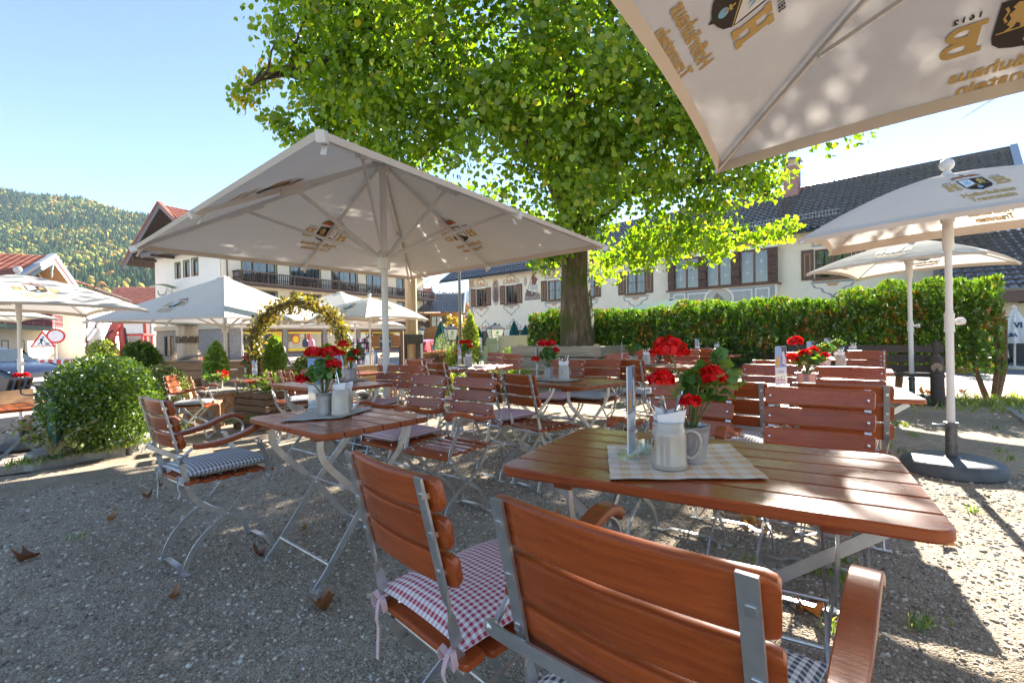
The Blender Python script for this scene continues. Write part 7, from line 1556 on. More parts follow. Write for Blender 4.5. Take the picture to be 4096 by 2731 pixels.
c_ = thing('seat_cushion', 'pale blue checked cushion lying on the dark log bench', 'cushion', (4.35, 9.95, .46), R(-40), 'blue grey checked seat cushions'); cushion_mesh().build('pad', GBLUE, c_, sharp=80)
# wooden garden benches and natural tables on the left
def garden_bench(label, c, face, L=1.4, wood=None):
    t = thing('garden_bench', label, 'bench', (c[0], c[1], ground_z(*c)), math.atan2(face[1], face[0]) - math.pi / 2, 'natural timber benches on the left'); wood = wood or OAK; h = L / 2
    m = MB()
    for k, z in enumerate((.56, .68, .80)): m.sweep([(-h, -.22 - .03 * k, z), (h, -.22 - .03 * k, z)], .105, .035, (0, -.25, 1), prof=RR)
    m.build('backrest', wood, t, sharp=40); m = MB()
    for k in range(3): m.box(-h, h, -.17 + k * .14, -.045 + k * .14, .43, .465, ch=.008)
    m.build('seat', wood, t, sharp=30)
    for s in (-1, 1): m = MB(); x = s * (h - .15); m.box(x - .03, x + .03, -.16, .24, .36, .428); m.sweep([(x, -.13, 0), (x, -.17, .45), (x, -.27, .85)], .09, .05, (0, 1, 0)); m.box(x - .028, x + .028, .14, .24, 0, .36); m.build('leg', wood, t, sharp=None)
    return t
garden_bench('oak bench seen from behind left of table 131, left one of two', (-6.4, 10.0), (.9, .44), 1.3); garden_bench('weathered oak bench close to the sunlit umbrella pole, right one of two', (-6.1, 10.6), (-.3, .95), 1.2, GREYW)
garden_bench('pale timber bench under the arch behind the dark chair', (-3.9, 9.5), (-.5, -.86), 1.5, PINE); garden_bench('pale timber bench with its back toward the shop, right of the arch', (-2.95, 9.9), (.5, -.86), 1.2, PINE); garden_bench('low pale bench at the foot of the potted box shrub', (-5.0, 7.7), (.9, .44), .9, OAK)
def plank_table(label, c, u, L=1.5, wood=None):
    t = thing('plank_table', label, 'table', (c[0], c[1], ground_z(*c)), math.atan2(u[1], u[0])); wood = wood or GREYW; m = MB()
    for k in range(5): m.box(-L / 2, L / 2, -.36 + k * .145, -.36 + k * .145 + .138, .70, .74, ch=.006)
    m.build('tabletop', wood, t, sharp=30)
    for s in (-1, 1): m = MB(); x = s * L * .36; m.sweep([(x, -.34, 0), (x, .1, .698)], .09, .06, (0, 1, 0)); m.sweep([(x + .062, .34, 0), (x + .062, -.1, .698)], .09, .06, (0, 1, 0)); m.box(x - .03, x + .03, -.3, .3, .62, .699); m.build('leg', OAK, t, sharp=None)
    return t
plank_table('grey weathered plank table carrying a pot, left of table 131', (-5.65, 9.1), gU[:2]); plank_table('pale pine table behind table 131 under the arch', (-5.1, 10.3), gU[:2], 1.2, PINE)
pp = (-5.75, 9.2); m = MB(); m.lathe([(.10, 0), (.115, .02), (.12, .15), (.125, .155), (.11, .15), (.01, .14)], 20); tt = thing('potted_plant', 'cream ceramic pot with low greenery on the grey plank table', 'potted plant', (pp[0], pp[1], ground_z(*pp) + .741)); m.build('pot', GLAZE, tt); q = rs.normal(size=(120, 3)) * np.array([.09, .09, .05]) + np.array([0, 0, .2]); leaves('foliage', q, rs.normal(size=(120, 3)), rs.normal(size=(120, 3)) + np.array([0, 0, .8]), rs.uniform(.05, .09, 120), rs.random(120), GERL, 'round', tt)
q = np.array([.16, 0, .28]) + rs.normal(size=(40, 3)) * .035; leaves('flower', q, rs.normal(size=(40, 3)), rs.normal(size=(40, 3)), rs.uniform(.03, .05, 40), rs.random(40), GERF, 'round', tt)
c_ = thing('seat_cushion', 'dark red checked cushion on the bench left of the box bush', 'cushion', (-6.95, 7.15, ground_z(-6.95, 7.15) + .468), R(-30), 'red checked seat cushions'); cushion_mesh().build('pad', GRED, c_, sharp=80)
garden_bench('timber bench behind the menu box table carrying a dark red cushion', (-6.95, 7.2), (-.5, -.86), 1.3, OAK)
# plank walls and boxes of the bed
p0, p1 = PY(640, 1450, 11.2), PY(905, 1450, 11.6); L_ = (p1 - p0).length; t = thing('plank_wall', 'low brown plank wall behind the natural benches', 'wall', (p0.x, p0.y, -.42), math.atan2(p1.y - p0.y, p1.x - p0.x)); m = MB()
for k in range(5): m.box(-1.2, L_ + 1.3, 0, .06, .02 + .215 * k, .225 + .215 * k, ch=.01)
m.build('boards', OAK, t, sharp=30); m = MB(); m.box(-1.25, L_ + 1.35, -.03, .12, 1.096, 1.13, ch=.006); m.build('capping', GREYW, t, sharp=30)
p0, p1 = PY(985, 1450, 11.9), PY(1260, 1440, 12.5); L_ = (p1 - p0).length; t = thing('plank_wall', 'low grey log wall behind the ivy arch', 'wall', (p0.x, p0.y, -.42), math.atan2(p1.y - p0.y, p1.x - p0.x)); m = MB(); m.box(-.2, L_, 0, .2, .0, .9, ch=.04); m.build('log', GREYW, t, sharp=30)
def crate(label, c, s, h, rz, wood):
    t = thing('timber_planter', label, 'planter', (c[0], c[1], ground_z(*c)), rz); n = int(h / .1)
    for k in range(4):
        m = MB()
        for j in range(n):
            e = .05 * ((j + k) % 2); m.box(-s - e, s + e, -s - .03, -s + .03, .005 + j * .1, .095 + j * .1, ch=.008)
        o = m.build('boards', wood, t, sharp=30); o.rotation_euler[2] = k * math.pi / 2
    m = MB(); m.box(-s + .03, s - .03, -s + .03, s - .03, h - .12, h - .06); m.build('soil', SOIL, t)
    q = rs.normal(size=(350, 3)) * np.array([s * .45, s * .45, .08]) + np.array([0, 0, h + .08]); leaves('foliage', q, rs.normal(size=(350, 3)) + np.array([0, 0, .6]), rs.normal(size=(350, 3)), rs.uniform(.04, .08, 350), rs.random(350), MIXED, 'quad', t)
p = PY(1090, 1560, 7.5); crate('dark timber planter of stacked boards under table 131', (p.x, p.y), .36, .62, R(-30), M('planter_brown', (.13, .08, .05), rough=.85, var=.35, scale=3, stretch=(1, 7, 7)))
# carved wooden column
p = PY(750, 1400, 13.4); t = thing('carved_column', 'pale weathered tree trunk column with carved band and tin lid', 'column', (p.x, p.y, -.45)); zt = PY(750, 1293, 13.4).z + .45
m = MB(); m.lathe([(.27, 0), (.265, .6), (.25, zt * .62), (.235, zt * .66), (.25, zt * .70), (.22, zt * .74), (.25, zt * .82), (.265, zt * .86), (.26, zt * .97), (.2, zt * .975)], 22); m.build('trunk', M('bleached_wood', (.47, .42, .36), rough=.9, var=.3, scale=2, stretch=(7, 7, .8), bump=.5, bscale=12), t, sharp=60)
m = MB()
for k in range(9): a = 2 * math.pi * k / 9; m.prism([(-.06, zt * .74), (.06, zt * .74), (.085, zt * .79), (.05, zt * .83), (-.05, zt * .83), (-.085, zt * .79)], .235, .262); n0 = len(m.v) - 12; m.v[n0:] = [(x * math.cos(a) - y * math.sin(a), x * math.sin(a) + y * math.cos(a), z) for x, y, z in m.v[n0:]]
m.build('carving', M('carving_dark', (.12, .10, .08), rough=.9, var=.3), t, sharp=None); m = MB(); m.lathe([(.36, zt * .975), (.37, zt * .985), (.2, zt * 1.0), (.02, zt * 1.01)], 16); m.build('lid', M('tin_lid', (.30, .34, .31), rough=.5, metal=.3, var=.2), t)
p = PY(770, 1445, 12.2); t = thing('waste_bin', 'rounded black rubbish bin at the foot of the carved column', 'bin', (p.x, p.y, -.45)); zt = PY(770, 1428, 12.2).z + .45
m = MB(); m.lathe([(.16, 0), (.2, .05), (.2, zt - .12)], 18); m.build('body', STEELD, t); m = MB(); m.sweep([(-.26, 0, zt - .1), (-.2, 0, zt - .02), (0, 0, zt + .03), (.2, 0, zt + .03), (.34, 0, zt + .05)], .36, .05, (0, 1, 0)); m.build('hood', M('bin_hood', (.25, .26, .27), rough=.4), t, sharp=60)
# greeting sign
p0, p1 = PY(1487, 1360, 13.2), PY(1600, 1360, 13.2); L_ = p1.x - p0.x; t = thing('greeting_sign', 'wooden notice board with dark blue plaque behind the umbrella pole', 'sign', (p0.x, p0.y, -.4)); zb, zt = PY(1540, 1386, 13.2).z + .4, PY(1540, 1340, 13.2).z + .4
m = MB(); m.prism([(0, zb), (L_, zb), (L_, zt - .02), (L_ * .7, zt + .02), (L_ * .3, zt + .02), (0, zt - .02)], 0, .04); m.build('board', M('sign_wood', (.27, .115, .05), rough=.6, var=.15, scale=2, stretch=(1, 1, 8)), t, sharp=None)
for x in (-.06, L_ + .02): m = MB(); m.box(x, x + .07, -.01, .07, 0, zt + .12, ch=.005); m.build('post', BWOOD, t, sharp=30)
cx, cz, ww, hh = L_ * .49, (zb + zt) / 2 + .0, .17, .19
pl = [(cx - ww, cz - hh), (cx + ww, cz - hh), (cx + ww, cz + hh * .55), (cx + ww * .55, cz + hh * .62), (cx + ww * .4, cz + hh * 1.05), (cx, cz + hh * 1.3), (cx - ww * .4, cz + hh * 1.05), (cx - ww * .55, cz + hh * .62), (cx - ww, cz + hh * .55)]
m = MB(); m.prism(pl, -.035, -.002, 0); m.prism([(cx + (x - cx) * .86, cz + (z - cz) * .86) for x, z in pl], -.04, -.036, 1); flat_text(m, 'Griaß Eich', .085, lambda x, y: (cx + x * .82, -.043, cz - .03 + y), 2, .001); m.build('plaque', [M('plaque_edge', (.16, .20, .26), rough=.6), M('plaque_navy', (.02, .03, .055), rough=.6), PAPER], t, sharp=None)
# electric post and cable by the box bush
p = PZ(281, 1790); t = thing('socket_post', 'short dark green metal post with a black cable loop by the box bush', 'post', (-4.62, 4.78, 0)); m = MB(); m.box(-.042, .042, -.035, .035, 0, .60, ch=.004); m.build('post', M('post_green', (.05, .13, .085), rough=.6, var=.15), t, sharp=30); m = MB(); m.tube(cr([(-.01, 0, .60), (-.06, 0, .66), (-.16, -.02, .73), (-.27, -.04, .73), (-.27, -.06, .66), (-.17, -.06, .645), (-.04, -.03, .645)], 4), .007, 7); m.build('cable', M('cable_black', (.03, .03, .035), rough=.4), t)
bush = thing('rose_bush', 'low straggly rose bush with sparse leaves in front of the box bush', 'shrub', (-4.6, 4.72, .035)); m = MB(); tips = []
for k in range(16):
    a = random.uniform(0, 6.28); r_ = random.uniform(.15, .42); e = V((r_ * math.cos(a), r_ * math.sin(a) * .6, random.uniform(.12, .34))); P_ = cr([(0, 0, 0), (e.x * .5, e.y * .5, e.z * .8), e], 4); m.tube(P_, [.006] * 9, 5); tips += [tuple(q) for q in P_[4:]]
m.build('stem', M('rose_stem', (.25, .20, .09), rough=.8), bush); q = np.repeat(np.array(tips), 3, 0) + rs.normal(size=(len(tips) * 3, 3)) * .035; leaves('foliage', q, rs.normal(size=q.shape), rs.normal(size=q.shape) + np.array([0, 0, 1.2]), rs.uniform(.03, .055, len(q)), rs.random(len(q)), BOXY, 'round', bush)
# menu box on the left table
z = TB['TL'].location.z + .7445; c0 = PZ(60, 1610, z); t = thing('menu_box', 'wooden box filled with dark menus on the left edge table', 'box', (c0.x - .12, c0.y + .02, z), R(-25))
m = MB(); m.box(-.24, .24, -.17, -.155, 0, .17); m.box(-.24, .24, .155, .17, 0, .17); m.box(-.24, -.225, -.154, .154, 0, .17); m.box(.225, .24, -.154, .154, 0, .17); m.box(-.224, .224, -.154, .154, .004, .016); m.build('box', M('plywood', (.62, .43, .24), rough=.8, var=.15, scale=2, stretch=(1, 6, 6)), t, sharp=None)
for k in range(5):
    m = MB(); m.box(-.17, .17, -.010, .010, .0, .30, ch=.002); o = m.build('menu_folder', M('folder_slate', (.12, .13, .16), rough=.6, var=.1) if k % 2 else M('folder_brown', (.10, .06, .04), rough=.6), None, sharp=30); o.matrix_world = Matrix.Translation(t.location + V((.02, 0, .02))) @ Matrix.Rotation(R(-25), 4, 'Z') @ Matrix.Translation((.01 * k, -.11 + .05 * k, 0)) @ Matrix.Rotation(R(-14), 4, 'X'); tag(o, 'dark menu folder standing in the wooden box', 'menu', 'menu folders in the wooden box')
geranium('red geranium behind the menu box at the left picture edge', (c0.x - .22, c0.y + .30, z), 0, 'few')
# ------------------------------------------------------------------ vehicles, barriers, signs, people, folded umbrellas
def car(label, name, px, py, Y, rz, paint, prof, L, W, glass, wheels, rear=False, plate=True, z=None):
    """prof: list of (x, z_low, z_high, half width) sections from tail to nose; glass: (x0,x1,z0,z1) side panes"""
    p = PY(px, py, Y); t = thing(name, label, 'car', (p.x, p.y, ground_z(p.x, p.y) if z is None else z), rz)
    m = MB(); rings = []
    for x, zl, zh, hw, sh in prof:   # sh: shoulder height where the cabin starts to lean in
        top = hw if zh <= sh + .02 else hw * .72
        rings.append([(x, -hw * .94, zl), (x, -hw, zl + .12), (x, -hw, min(sh, zh) - .10), (x, -hw * .96, min(sh, zh)), (x, -top, zh - .04), (x, -top * .8, zh), (x, top * .8, zh), (x, top, zh - .04), (x, hw * .96, min(sh, zh)), (x, hw, min(sh, zh) - .10), (x, hw, zl + .12), (x, hw * .94, zl)])
    m.loft(rings); m.build('body', paint, t, sharp=40)
    for s in (-1, 1):
        for x in wheels:
            w = MB(); r = .33; w.lathe([(r * .6, -.11), (r * .97, -.11), (r, -.06), (r, .06), (r * .97, .11), (r * .6, .11)], 28, cap=False); o = w.build('tyre', M('tyre', (.02, .02, .02), rough=.8), t); o.location = (x, s * (W - .10), r); o.rotation_euler = (R(90), 0, 0)
            w = MB(); w.lathe([(.01, .085 * 1), (.06, .09), (.06, .06), (r * .60, .06), (r * .66, .10), (r * .62, -.1)], 24)
            for k in range(5):
                a = 2 * math.pi * k / 5; w.sweep([(.03 * math.cos(a), .03 * math.sin(a), .085), (r * .62 * math.cos(a), r * .62 * math.sin(a), .09)], .055, .02, (-math.sin(a), math.cos(a), 0))
            q = w.build('rim', M('alloy', (.55, .56, .58), rough=.3, metal=.9), o); q.rotation_euler = (0, 0 if s < 0 else math.pi, 0)
            w = MB(); w.lathe([(.001, 0), (r * 1.16, 0), (r * 1.16, .02), (.001, .02)], 28); o = w.build('wheel_arch', M('arch_black', (.012, .012, .014), rough=.9), t); o.location = (x, s * (W - .002) + (.01 if s < 0 else -.0), r + .01); o.rotation_euler = (R(90), 0, 0)
    for s in (-1, 1):
        for a, b, c, d in glass:
            g = MB(); y = lambda z: s * (W * .96 - (z - c) * .42 * W / max(.3, d - c) * .55 + .012); g.add([(a, y(c), c), (b, y(c), c), (b - .18, y(d), d), (a + .18, y(d), d)], [(0, 1, 2, 3)]); g.build('side_window', M('car_glass', (.03, .04, .05), rough=.06, spec=.8), t, sharp=None)
    return t
NAVY = M('car_navy', (.010, .014, .035), rough=.25, var=.05, coat=.35); REDC = M('car_red', (.42, .015, .02), rough=.22, var=.05, coat=.6)
prof = [(-2.35, .32, .86, .80, .86), (-2.2, .24, 1.0, .88, .92), (-1.6, .2, 1.12, .92, .93), (-.9, .18, 1.42, .92, .93), (.0, .18, 1.46, .92, .92), (.55, .18, 1.34, .92, .91), (1.15, .18, .97, .92, .92), (1.7, .2, .90, .91, .90), (2.15, .22, .80, .86, .80), (2.36, .28, .68, .76, .68), (2.44, .32, .58, .66, .58)]
# nose of the dark saloon points to the right
c = car('dark navy saloon car entering from the left edge behind the box bush', 'parked_car', -90, 1470, 15.0, R(-10), NAVY, prof, 4.8, .92, [(-1.75, -.55, .95, 1.36), (-.5, .95, .95, 1.36)], (-1.42, 1.42), z=-.36)
for s in (-1, 1):
    m = MB(); m.loft([[(1.92, s * .84, .66), (2.30, s * .66, .60), (2.30, s * .66, .70), (1.86, s * .83, .80)], [(1.95, s * .90, .66), (2.36, s * .72, .60), (2.32, s * .72, .70), (1.86, s * .90, .80)]]); m.build('headlight', M('headlight', (.7, .72, .74), rough=.12, spec=.8), c, sharp=None)
m = MB(); m.box(2.40, 2.455, -.42, .42, .34, .62); m.build('grille', M('grille_dark', (.03, .03, .035), rough=.4), c, sharp=None); m = MB(); m.box(2.456, 2.47, -.26, .26, .38, .49); m.build('number_plate', PAPER, c, sharp=None); m = MB(); m.box(.60, .68, -1.08, -.93, .98, 1.10); m.build('mirror', NAVY, c, sharp=None)
m = MB(); m.add([(.62, -.62, 1.36), (.62, .62, 1.36), (1.2, .80, .985), (1.2, -.80, .985)], [(0, 1, 2, 3)]); m.build('windscreen', MATS['car_glass'], c, sharp=None)
prof2 = [(-1.75, .35, .85, .72, .85), (-1.70, .28, 1.0, .78, .9), (-1.45, .22, 1.42, .80, .88), (-.6, .2, 1.52, .81, .88), (.2, .2, 1.5, .81, .88), (.8, .2, 1.1, .80, .88), (1.4, .24, .92, .76, .85), (1.72, .3, .7, .66, .7)]
c = car('small bright red hatchback seen from behind between the maypole and the folded umbrellas', 'red_car', 1712, 1385, 27.0, R(75), REDC, prof2, 3.5, .8, [(-1.2, .5, .92, 1.40)], (-1.1, 1.1))
m = MB(); m.add([(-1.70, -.5, .98), (-1.70, .5, .98), (-1.50, .46, 1.38), (-1.50, -.46, 1.38)], [(0, 3, 2, 1)]); m.build('rear_window', MATS['car_glass'], c, sharp=None); m = MB(); m.box(-1.80, -1.765, -.27, .27, .55, .66); m.build('number_plate', PAPER, c, sharp=None)
for s in (-1, 1): m = MB(); m.box(-1.76, -1.70, s * .66 - .06, s * .66 + .06, .68, .84); m.build('tail_light', SRED, c, sharp=None)
# red mini excavator with its driver
p = PY(500, 1410, 21.5); t = thing('excavator', 'red mini excavator with raised arm working in front of the houses', 'excavator', (p.x, p.y, ground_z(p.x, p.y) - .05), R(12)); EXR = M('digger_red', (.50, .07, .055), rough=.45, var=.2)
for s in (-1, 1): m = MB(); m.loft([[(x, s * .75 - .18, z) for x, z in ((-.8, .12), (-.6, 0), (.8, 0), (1.0, .12), (1.0, .38), (.8, .5), (-.6, .5), (-.8, .38))], [(x, s * .75 + .18, z) for x, z in ((-.8, .12), (-.6, 0), (.8, 0), (1.0, .12), (1.0, .38), (.8, .5), (-.6, .5), (-.8, .38))]]); m.build('track', M('rubber_track', (.03, .03, .03), rough=.9, var=.3), t, sharp=None)
m = MB(); m.box(-1.0, .5, -.75, .75, .52, .66, ch=.03); m.box(-1.15, -.25, -.72, .72, .661, 1.30, ch=.10); m.build('body', EXR, t, sharp=40)
m = MB(); 
for x in (-.15, .95):
    for y in (-.6, .2): m.box(x, x + .07, y, y + .07, .68, 1.95)
m.box(-.22, 1.08, -.66, .32, 1.951, 2.05, ch=.03); m.build('cab', EXR, t, sharp=None)
def arm(P_, w): m = MB(); m.sweep(cr(P_, 4), w, .16, (1, 0, 0)); m.build('boom', EXR, t, sharp=40)
arm([(-.05, -.9, .9), (-.08, -.95, 1.5), (.02, -.95, 2.1), (.22, -.95, 2.5)], .30); arm([(.24, -.8, 2.55), (.30, -.8, 2.0), (.33, -.8, 1.4), (.35, -.8, .8)], .17)
arm([(.9, -.2, 3.3), (.93, -.2, 2.6), (.96, -.2, 1.7)], .13)
m = MB(); m.sweep(cr([(.35, -.8, .9), (.65, -.8, .75), (.75, -.8, .4), (.4, -.8, .3)], 4), .5, .05, (0, 1, 0)); m.build('bucket', M('bucket_steel', (.18, .10, .08), rough=.6, metal=.4, var=.3), t, sharp=60); m = MB(); m.tube(cr([(.1, -1.06, 2.2), (-.16, -1.1, 1.9), (-.1, -1.08, 1.3)], 3), .03, 8); m.tube([(.36, -.7, 2.3), (.46, -.72, 1.5)], .045, 8); m.build('hydraulic_ram', STEELD, t)
# red and white barriers
def barrier(label, px, Y, rz, L=2.0):
    p = PY(px, 1450, Y); t = thing('barrier', label, 'barrier', (p.x, p.y, ground_z(p.x, p.y) - .02), rz, 'red and white roadworks barriers'); ztop = 1.0
    m = MB(); m.box(0, L, -.02, .02, .76, ztop, ch=.01); m.box(.02, L - .02, -.018, .018, .14, .2)
    for k in range(11): m.box(.05 + k * (L - .16) / 10, .11 + k * (L - .16) / 10, -.018, .018, .2, .759)
    m.build('panel', M('barrier_white', (.72, .72, .74), rough=.5, var=.05), t, sharp=None); m = MB()
    for k in range(5): m.box(.12 + k * L / 5, .12 + k * L / 5 + .19, -.0235, -.0205, .78, .98)
    m.build('red_stripe', M('barrier_red', (.62, .03, .035), rough=.5), t, sharp=None)
    for x in (.25, L - .25): m = MB(); m.box(x - .1, x + .1, -.35, .35, -.02, .09, ch=.02); m.build('foot', M('barrier_foot', (.08, .08, .085), rough=.9), t, sharp=30)
    return t
barrier('roadworks barrier left of the round sign, with five red squares', 118, 19.5, R(-2), 1.75); barrier('roadworks barrier right of the round sign, partly behind the box bush', 272, 19.8, R(2), 1.85); barrier('short roadworks barrier at the far left behind the car', 52, 21.5, R(-6), 1.3)
barrier('roadworks barrier seen between carved column and dwarf thuja', 783, 21, R(4), 1.0)
# traffic signs
def sign_post(label, px, py, Y, shape):
    p = PY(px, py, Y); t = thing('traffic_sign', label, 'sign', (p.x, p.y, ground_z(p.x, p.y)), R(38)); z = p.z - t.location.z
    m = MB(); m.tube([(0, .04, 0), (0, .04, z + .45)], .03, 8); m.build('post', M('sign_post_grey', (.45, .46, .47), rough=.45, metal=.5), t)
    SR, SW, SK = M('sign_red', (.62, .03, .03), rough=.4), M('sign_white', (.80, .80, .80), rough=.4), INK
    m = MB()
    if shape == 'tri':
        tri = lambda s: [(-.46 * s, -.27 * s), (.46 * s, -.27 * s), (0, .53 * s)]
        m.prism([(x, z + q) for x, q in tri(1)], -.012, .012, 0); m.prism([(x, z - .005 + q) for x, q in tri(.76)], -.016, -.0125, 1)
        F2 = lambda P_: m.prism([(x, z + q) for x, q in P_], -.019, -.0165, 2)
        F2([(.02 + .04 * math.cos(a), .20 + .04 * math.sin(a)) for a in [math.pi * k / 4 for k in range(8)]]); F2([(-.10, .12), (-.02, .16), (.03, .10), (-.02, -.02), (-.08, -.0)]); F2([(-.08, 0), (-.03, -.02), (-.02, -.08), (.0, -.16), (-.04, -.16), (-.07, -.08)]); F2([(-.08, .0), (-.07, -.04), (-.14, -.16), (-.18, -.16)]); F2([(.0, .10), (.03, .07), (.14, -.06), (.11, -.08)]); F2([(.06, -.16), (.27, -.16), (.17, -.06)])
    else:
        c_ = lambda r_: [(r_ * math.cos(2 * math.pi * k / 32), z + r_ * math.sin(2 * math.pi * k / 32)) for k in range(32)]
        m.prism(c_(.36), -.012, .012, 0); m.prism(c_(.275), -.016, -.0125, 1)
    m.build('plate', [SR, SW, SK], t, sharp=None)
sign_post('triangular roadworks warning sign with digging man', 171, 1366, 22.5, 'tri'); sign_post('round white sign with red rim, no vehicles', 223, 1344, 23.5, 'round')
# people: one continuous skinned body each
def person_mesh(t, name, joints, edges, mat):
    me = bpy.data.meshes.new(name); me.from_pydata([j[0] for j in joints], edges, []); me.materials.append(mat); o = link(name, me, t)
    o.modifiers.new('skin', 'SKIN'); 
    if not me.skin_vertices:
        bm_ = __import__('bmesh').new(); bm_.from_mesh(me); bm_.verts.layers.skin.verify(); bm_.to_mesh(me); bm_.free()
    for i, j in enumerate(joints): me.skin_vertices[0].data[i].radius = j[1] if isinstance(j[1], tuple) else (j[1], j[1])
    me.skin_vertices[0].data[0].use_root = True
    s = o.modifiers.new('sub', 'SUBSURF'); s.levels = 2; s.render_levels = 2
    for pl_ in me.polygons: pl_.use_smooth = True
    return o
SKIN = M('skin', (.50, .30, .22), rough=.6, var=.08); JACK = M('jacket_black', (.02, .02, .028), rough=.8, var=.2); GHAIR = M('grey_hair', (.33, .31, .29), rough=.9, var=.3, scale=60)
def seated(label, loc, rz, top, hair, legs):
    t = thing('person', label, 'person', loc, rz)
    J = [((0, 0, .50), (.15, .11)), ((0, .0, .68), (.155, .11)), ((0, -.02, .90), (.17, .11)), ((0, -.01, 1.02), (.09, .08)), ((-.19, -.01, .95), .065), ((-.25, .06, .72), .05), ((-.16, .26, .66), .042), ((.19, -.01, .95), .065), ((.25, .06, .72), .05), ((.16, .26, .66), .042)]
    person_mesh(t, 'body', J, [(0, 1), (1, 2), (2, 3), (2, 4), (4, 5), (5, 6), (2, 7), (7, 8), (8, 9)], top)
    L_ = [((0, .02, .50), (.14, .10)), ((-.1, .22, .52), .085), ((-.11, .46, .50), .065), ((-.12, .46, .10), .045), ((-.12, .58, .05), .035), ((.1, .22, .52), .085), ((.11, .46, .50), .065), ((.12, .46, .10), .045), ((.12, .58, .05), .035)]
    person_mesh(t, 'trousers', L_, [(0, 1), (1, 2), (2, 3), (3, 4), (0, 5), (5, 6), (6, 7), (7, 8)], legs)
    m = MB(); m.lathe([(.045, 1.03), (.05, 1.10), (.06, 1.13), (.078, 1.19), (.082, 1.25), (.075, 1.31), (.05, 1.36), (.01, 1.375)], 16, (0, .01, 0)); m.ball((0, .1, 1.215), .016, 6); m.ball((-.082, .01, 1.22), .02, 6); m.ball((.082, .01, 1.22), .02, 6)
    for s in (-1, 1): m.ball((s * .03, .083, 1.245), .009, 6)
    for s in (-1, 1):
        m.ball((s * .15, .30, .66), .035, 8, sz=.6)
        for k in range(5): a = (k - 2) * .32; m.tube(cr([(s * .15 + .02 * (k - 2), .32, .66), (s * .15 + .026 * (k - 2), .35, .655), (s * .15 + .028 * (k - 2), .37 - abs(k - 2) * .008, .64)], 2), .008, 5)
    m.build('head', SKIN, t, sharp=80)
    m = MB(); m.lathe([(.082, 1.12), (.09, 1.20), (.091, 1.27), (.083, 1.33), (.055, 1.378), (.01, 1.392)], 16, (0, -.012, 0)); m.build('hair', hair, t, sharp=80)
    return t
p = PY(1132, 1398, 18.0); seated('person with grey hair and black jacket seen from behind on the street bench', (p.x, p.y, p.z - 1.26), R(-20), JACK, GHAIR, JACK)
p = PY(535, 1378, 21.5); seated('person in an orange work shirt at the controls of the excavator', (p.x, p.y + .1, p.z - 1.26), R(150), M('work_orange', (.62, .16, .05), rough=.8), M('cap_pale', (.5, .42, .38), rough=.8), M('work_trousers', (.05, .06, .09), rough=.8))
# grey slatted street bench
p0, p1 = PY(1105, 1430, 17.4), PY(1222, 1425, 18.0); L_ = (p1 - p0).length; t = thing('street_bench', 'long dark grey slatted bench on which the grey haired person sits', 'bench', (p0.x, p0.y, -.47), math.atan2(p1.y - p0.y, p1.x - p0.x)); SLT = M('bench_grey', (.13, .12, .115), rough=.7, var=.2)
m = MB()
for k in range(7): m.box(-.1, L_ + .1, .0, .03, .42 + k * .065, .465 + k * .065)
m.build('backrest', SLT, t, sharp=None); m = MB()
for k in range(5): m.box(-.1, L_ + .1, .06 + k * .09, .13 + k * .09, .38, .42)
m.build('seat', SLT, t, sharp=None)
for x in (.1, L_ - .1): m = MB(); m.box(x - .03, x + .03, .05, .5, -.02, .379); m.build('leg', STEELD, t, sharp=None)
# shoe stand, backpacks, board outside the shop
p = PY(1438, 1400, 27); t = thing('shoe_rack', 'rack of pink and grey slippers outside the shop', 'rack', (p.x, p.y, ground_z(p.x, p.y)), R(35)); m = MB(); h_ = 1.62
m.box(-.85, .85, .2, .24, .1, h_)
for j in range(5): m.box(-.85, .85, -.1, .199, .15 + j * .31, .17 + j * .31)
m.build('rack', STEELD, t, sharp=None)
for mm in range(4):
    m = MB()
    for j in range(5):
        for k in range(14):
            if (k * 7 + j * 3) % 4 != mm: continue
            x = -.78 + k * .12; z = .171 + j * .31; m.prism([(x - .045, z), (x + .045, z), (x + .05, z + .12), (x + .02, z + .24), (x - .02, z + .24), (x - .05, z + .12)], -.09 + .02 * (k % 3), .1)
    m.build('slippers', [GOODS[0], GOODS[3], M('goods_mauve', (.3, .16, .2), rough=.7), GOODS[4]][mm], t, sharp=None)
for k, (px_, col, nm) in enumerate(((1222, GOODS[4], 'dark backpack hanging on the stand outside the shop'), (1246, GOODS[0], 'pink backpack hanging on the stand outside the shop'))):
    p = PY(px_, 1372, 27); m = MB(); m.loft([[(x * s, y, z) for x, y in ((-.14, -.08), (.14, -.08), (.16, .0), (.14, .08), (-.14, .08), (-.16, 0))] for s, z in ((.8, -.02), (1.1, .08), (1.1, .26), (.8, .38), (.35, .43))]); m.tube(cr([(-.04, 0, .42), (-.04, 0, .5), (.04, 0, .5), (.04, 0, .42)], 3), .012, 5); o = m.build('backpack', col, None, sharp=60); o.location = (p.x, p.y, p.z - .2); tag(o, nm, 'backpack', 'backpacks outside the shop')
p = PY(1236, 1395, 27.2); t = thing('goods_stand', 'thin steel stand with price card carrying the backpacks', 'stand', (p.x, p.y, ground_z(p.x, p.y))); m = MB(); m.tube([(0, 0, 0), (0, 0, 1.75)], .02, 6); m.tube([(-.45, 0, 1.32), (.45, 0, 1.32)], .015, 6); m.lathe([(.25, 0), (.25, .03), (.02, .05)], 12); m.build('frame', STEEL, t); m = MB(); m.box(-.1, .1, -.03, -.02, 1.6, 1.95); m.build('card', SRED, t, sharp=None)
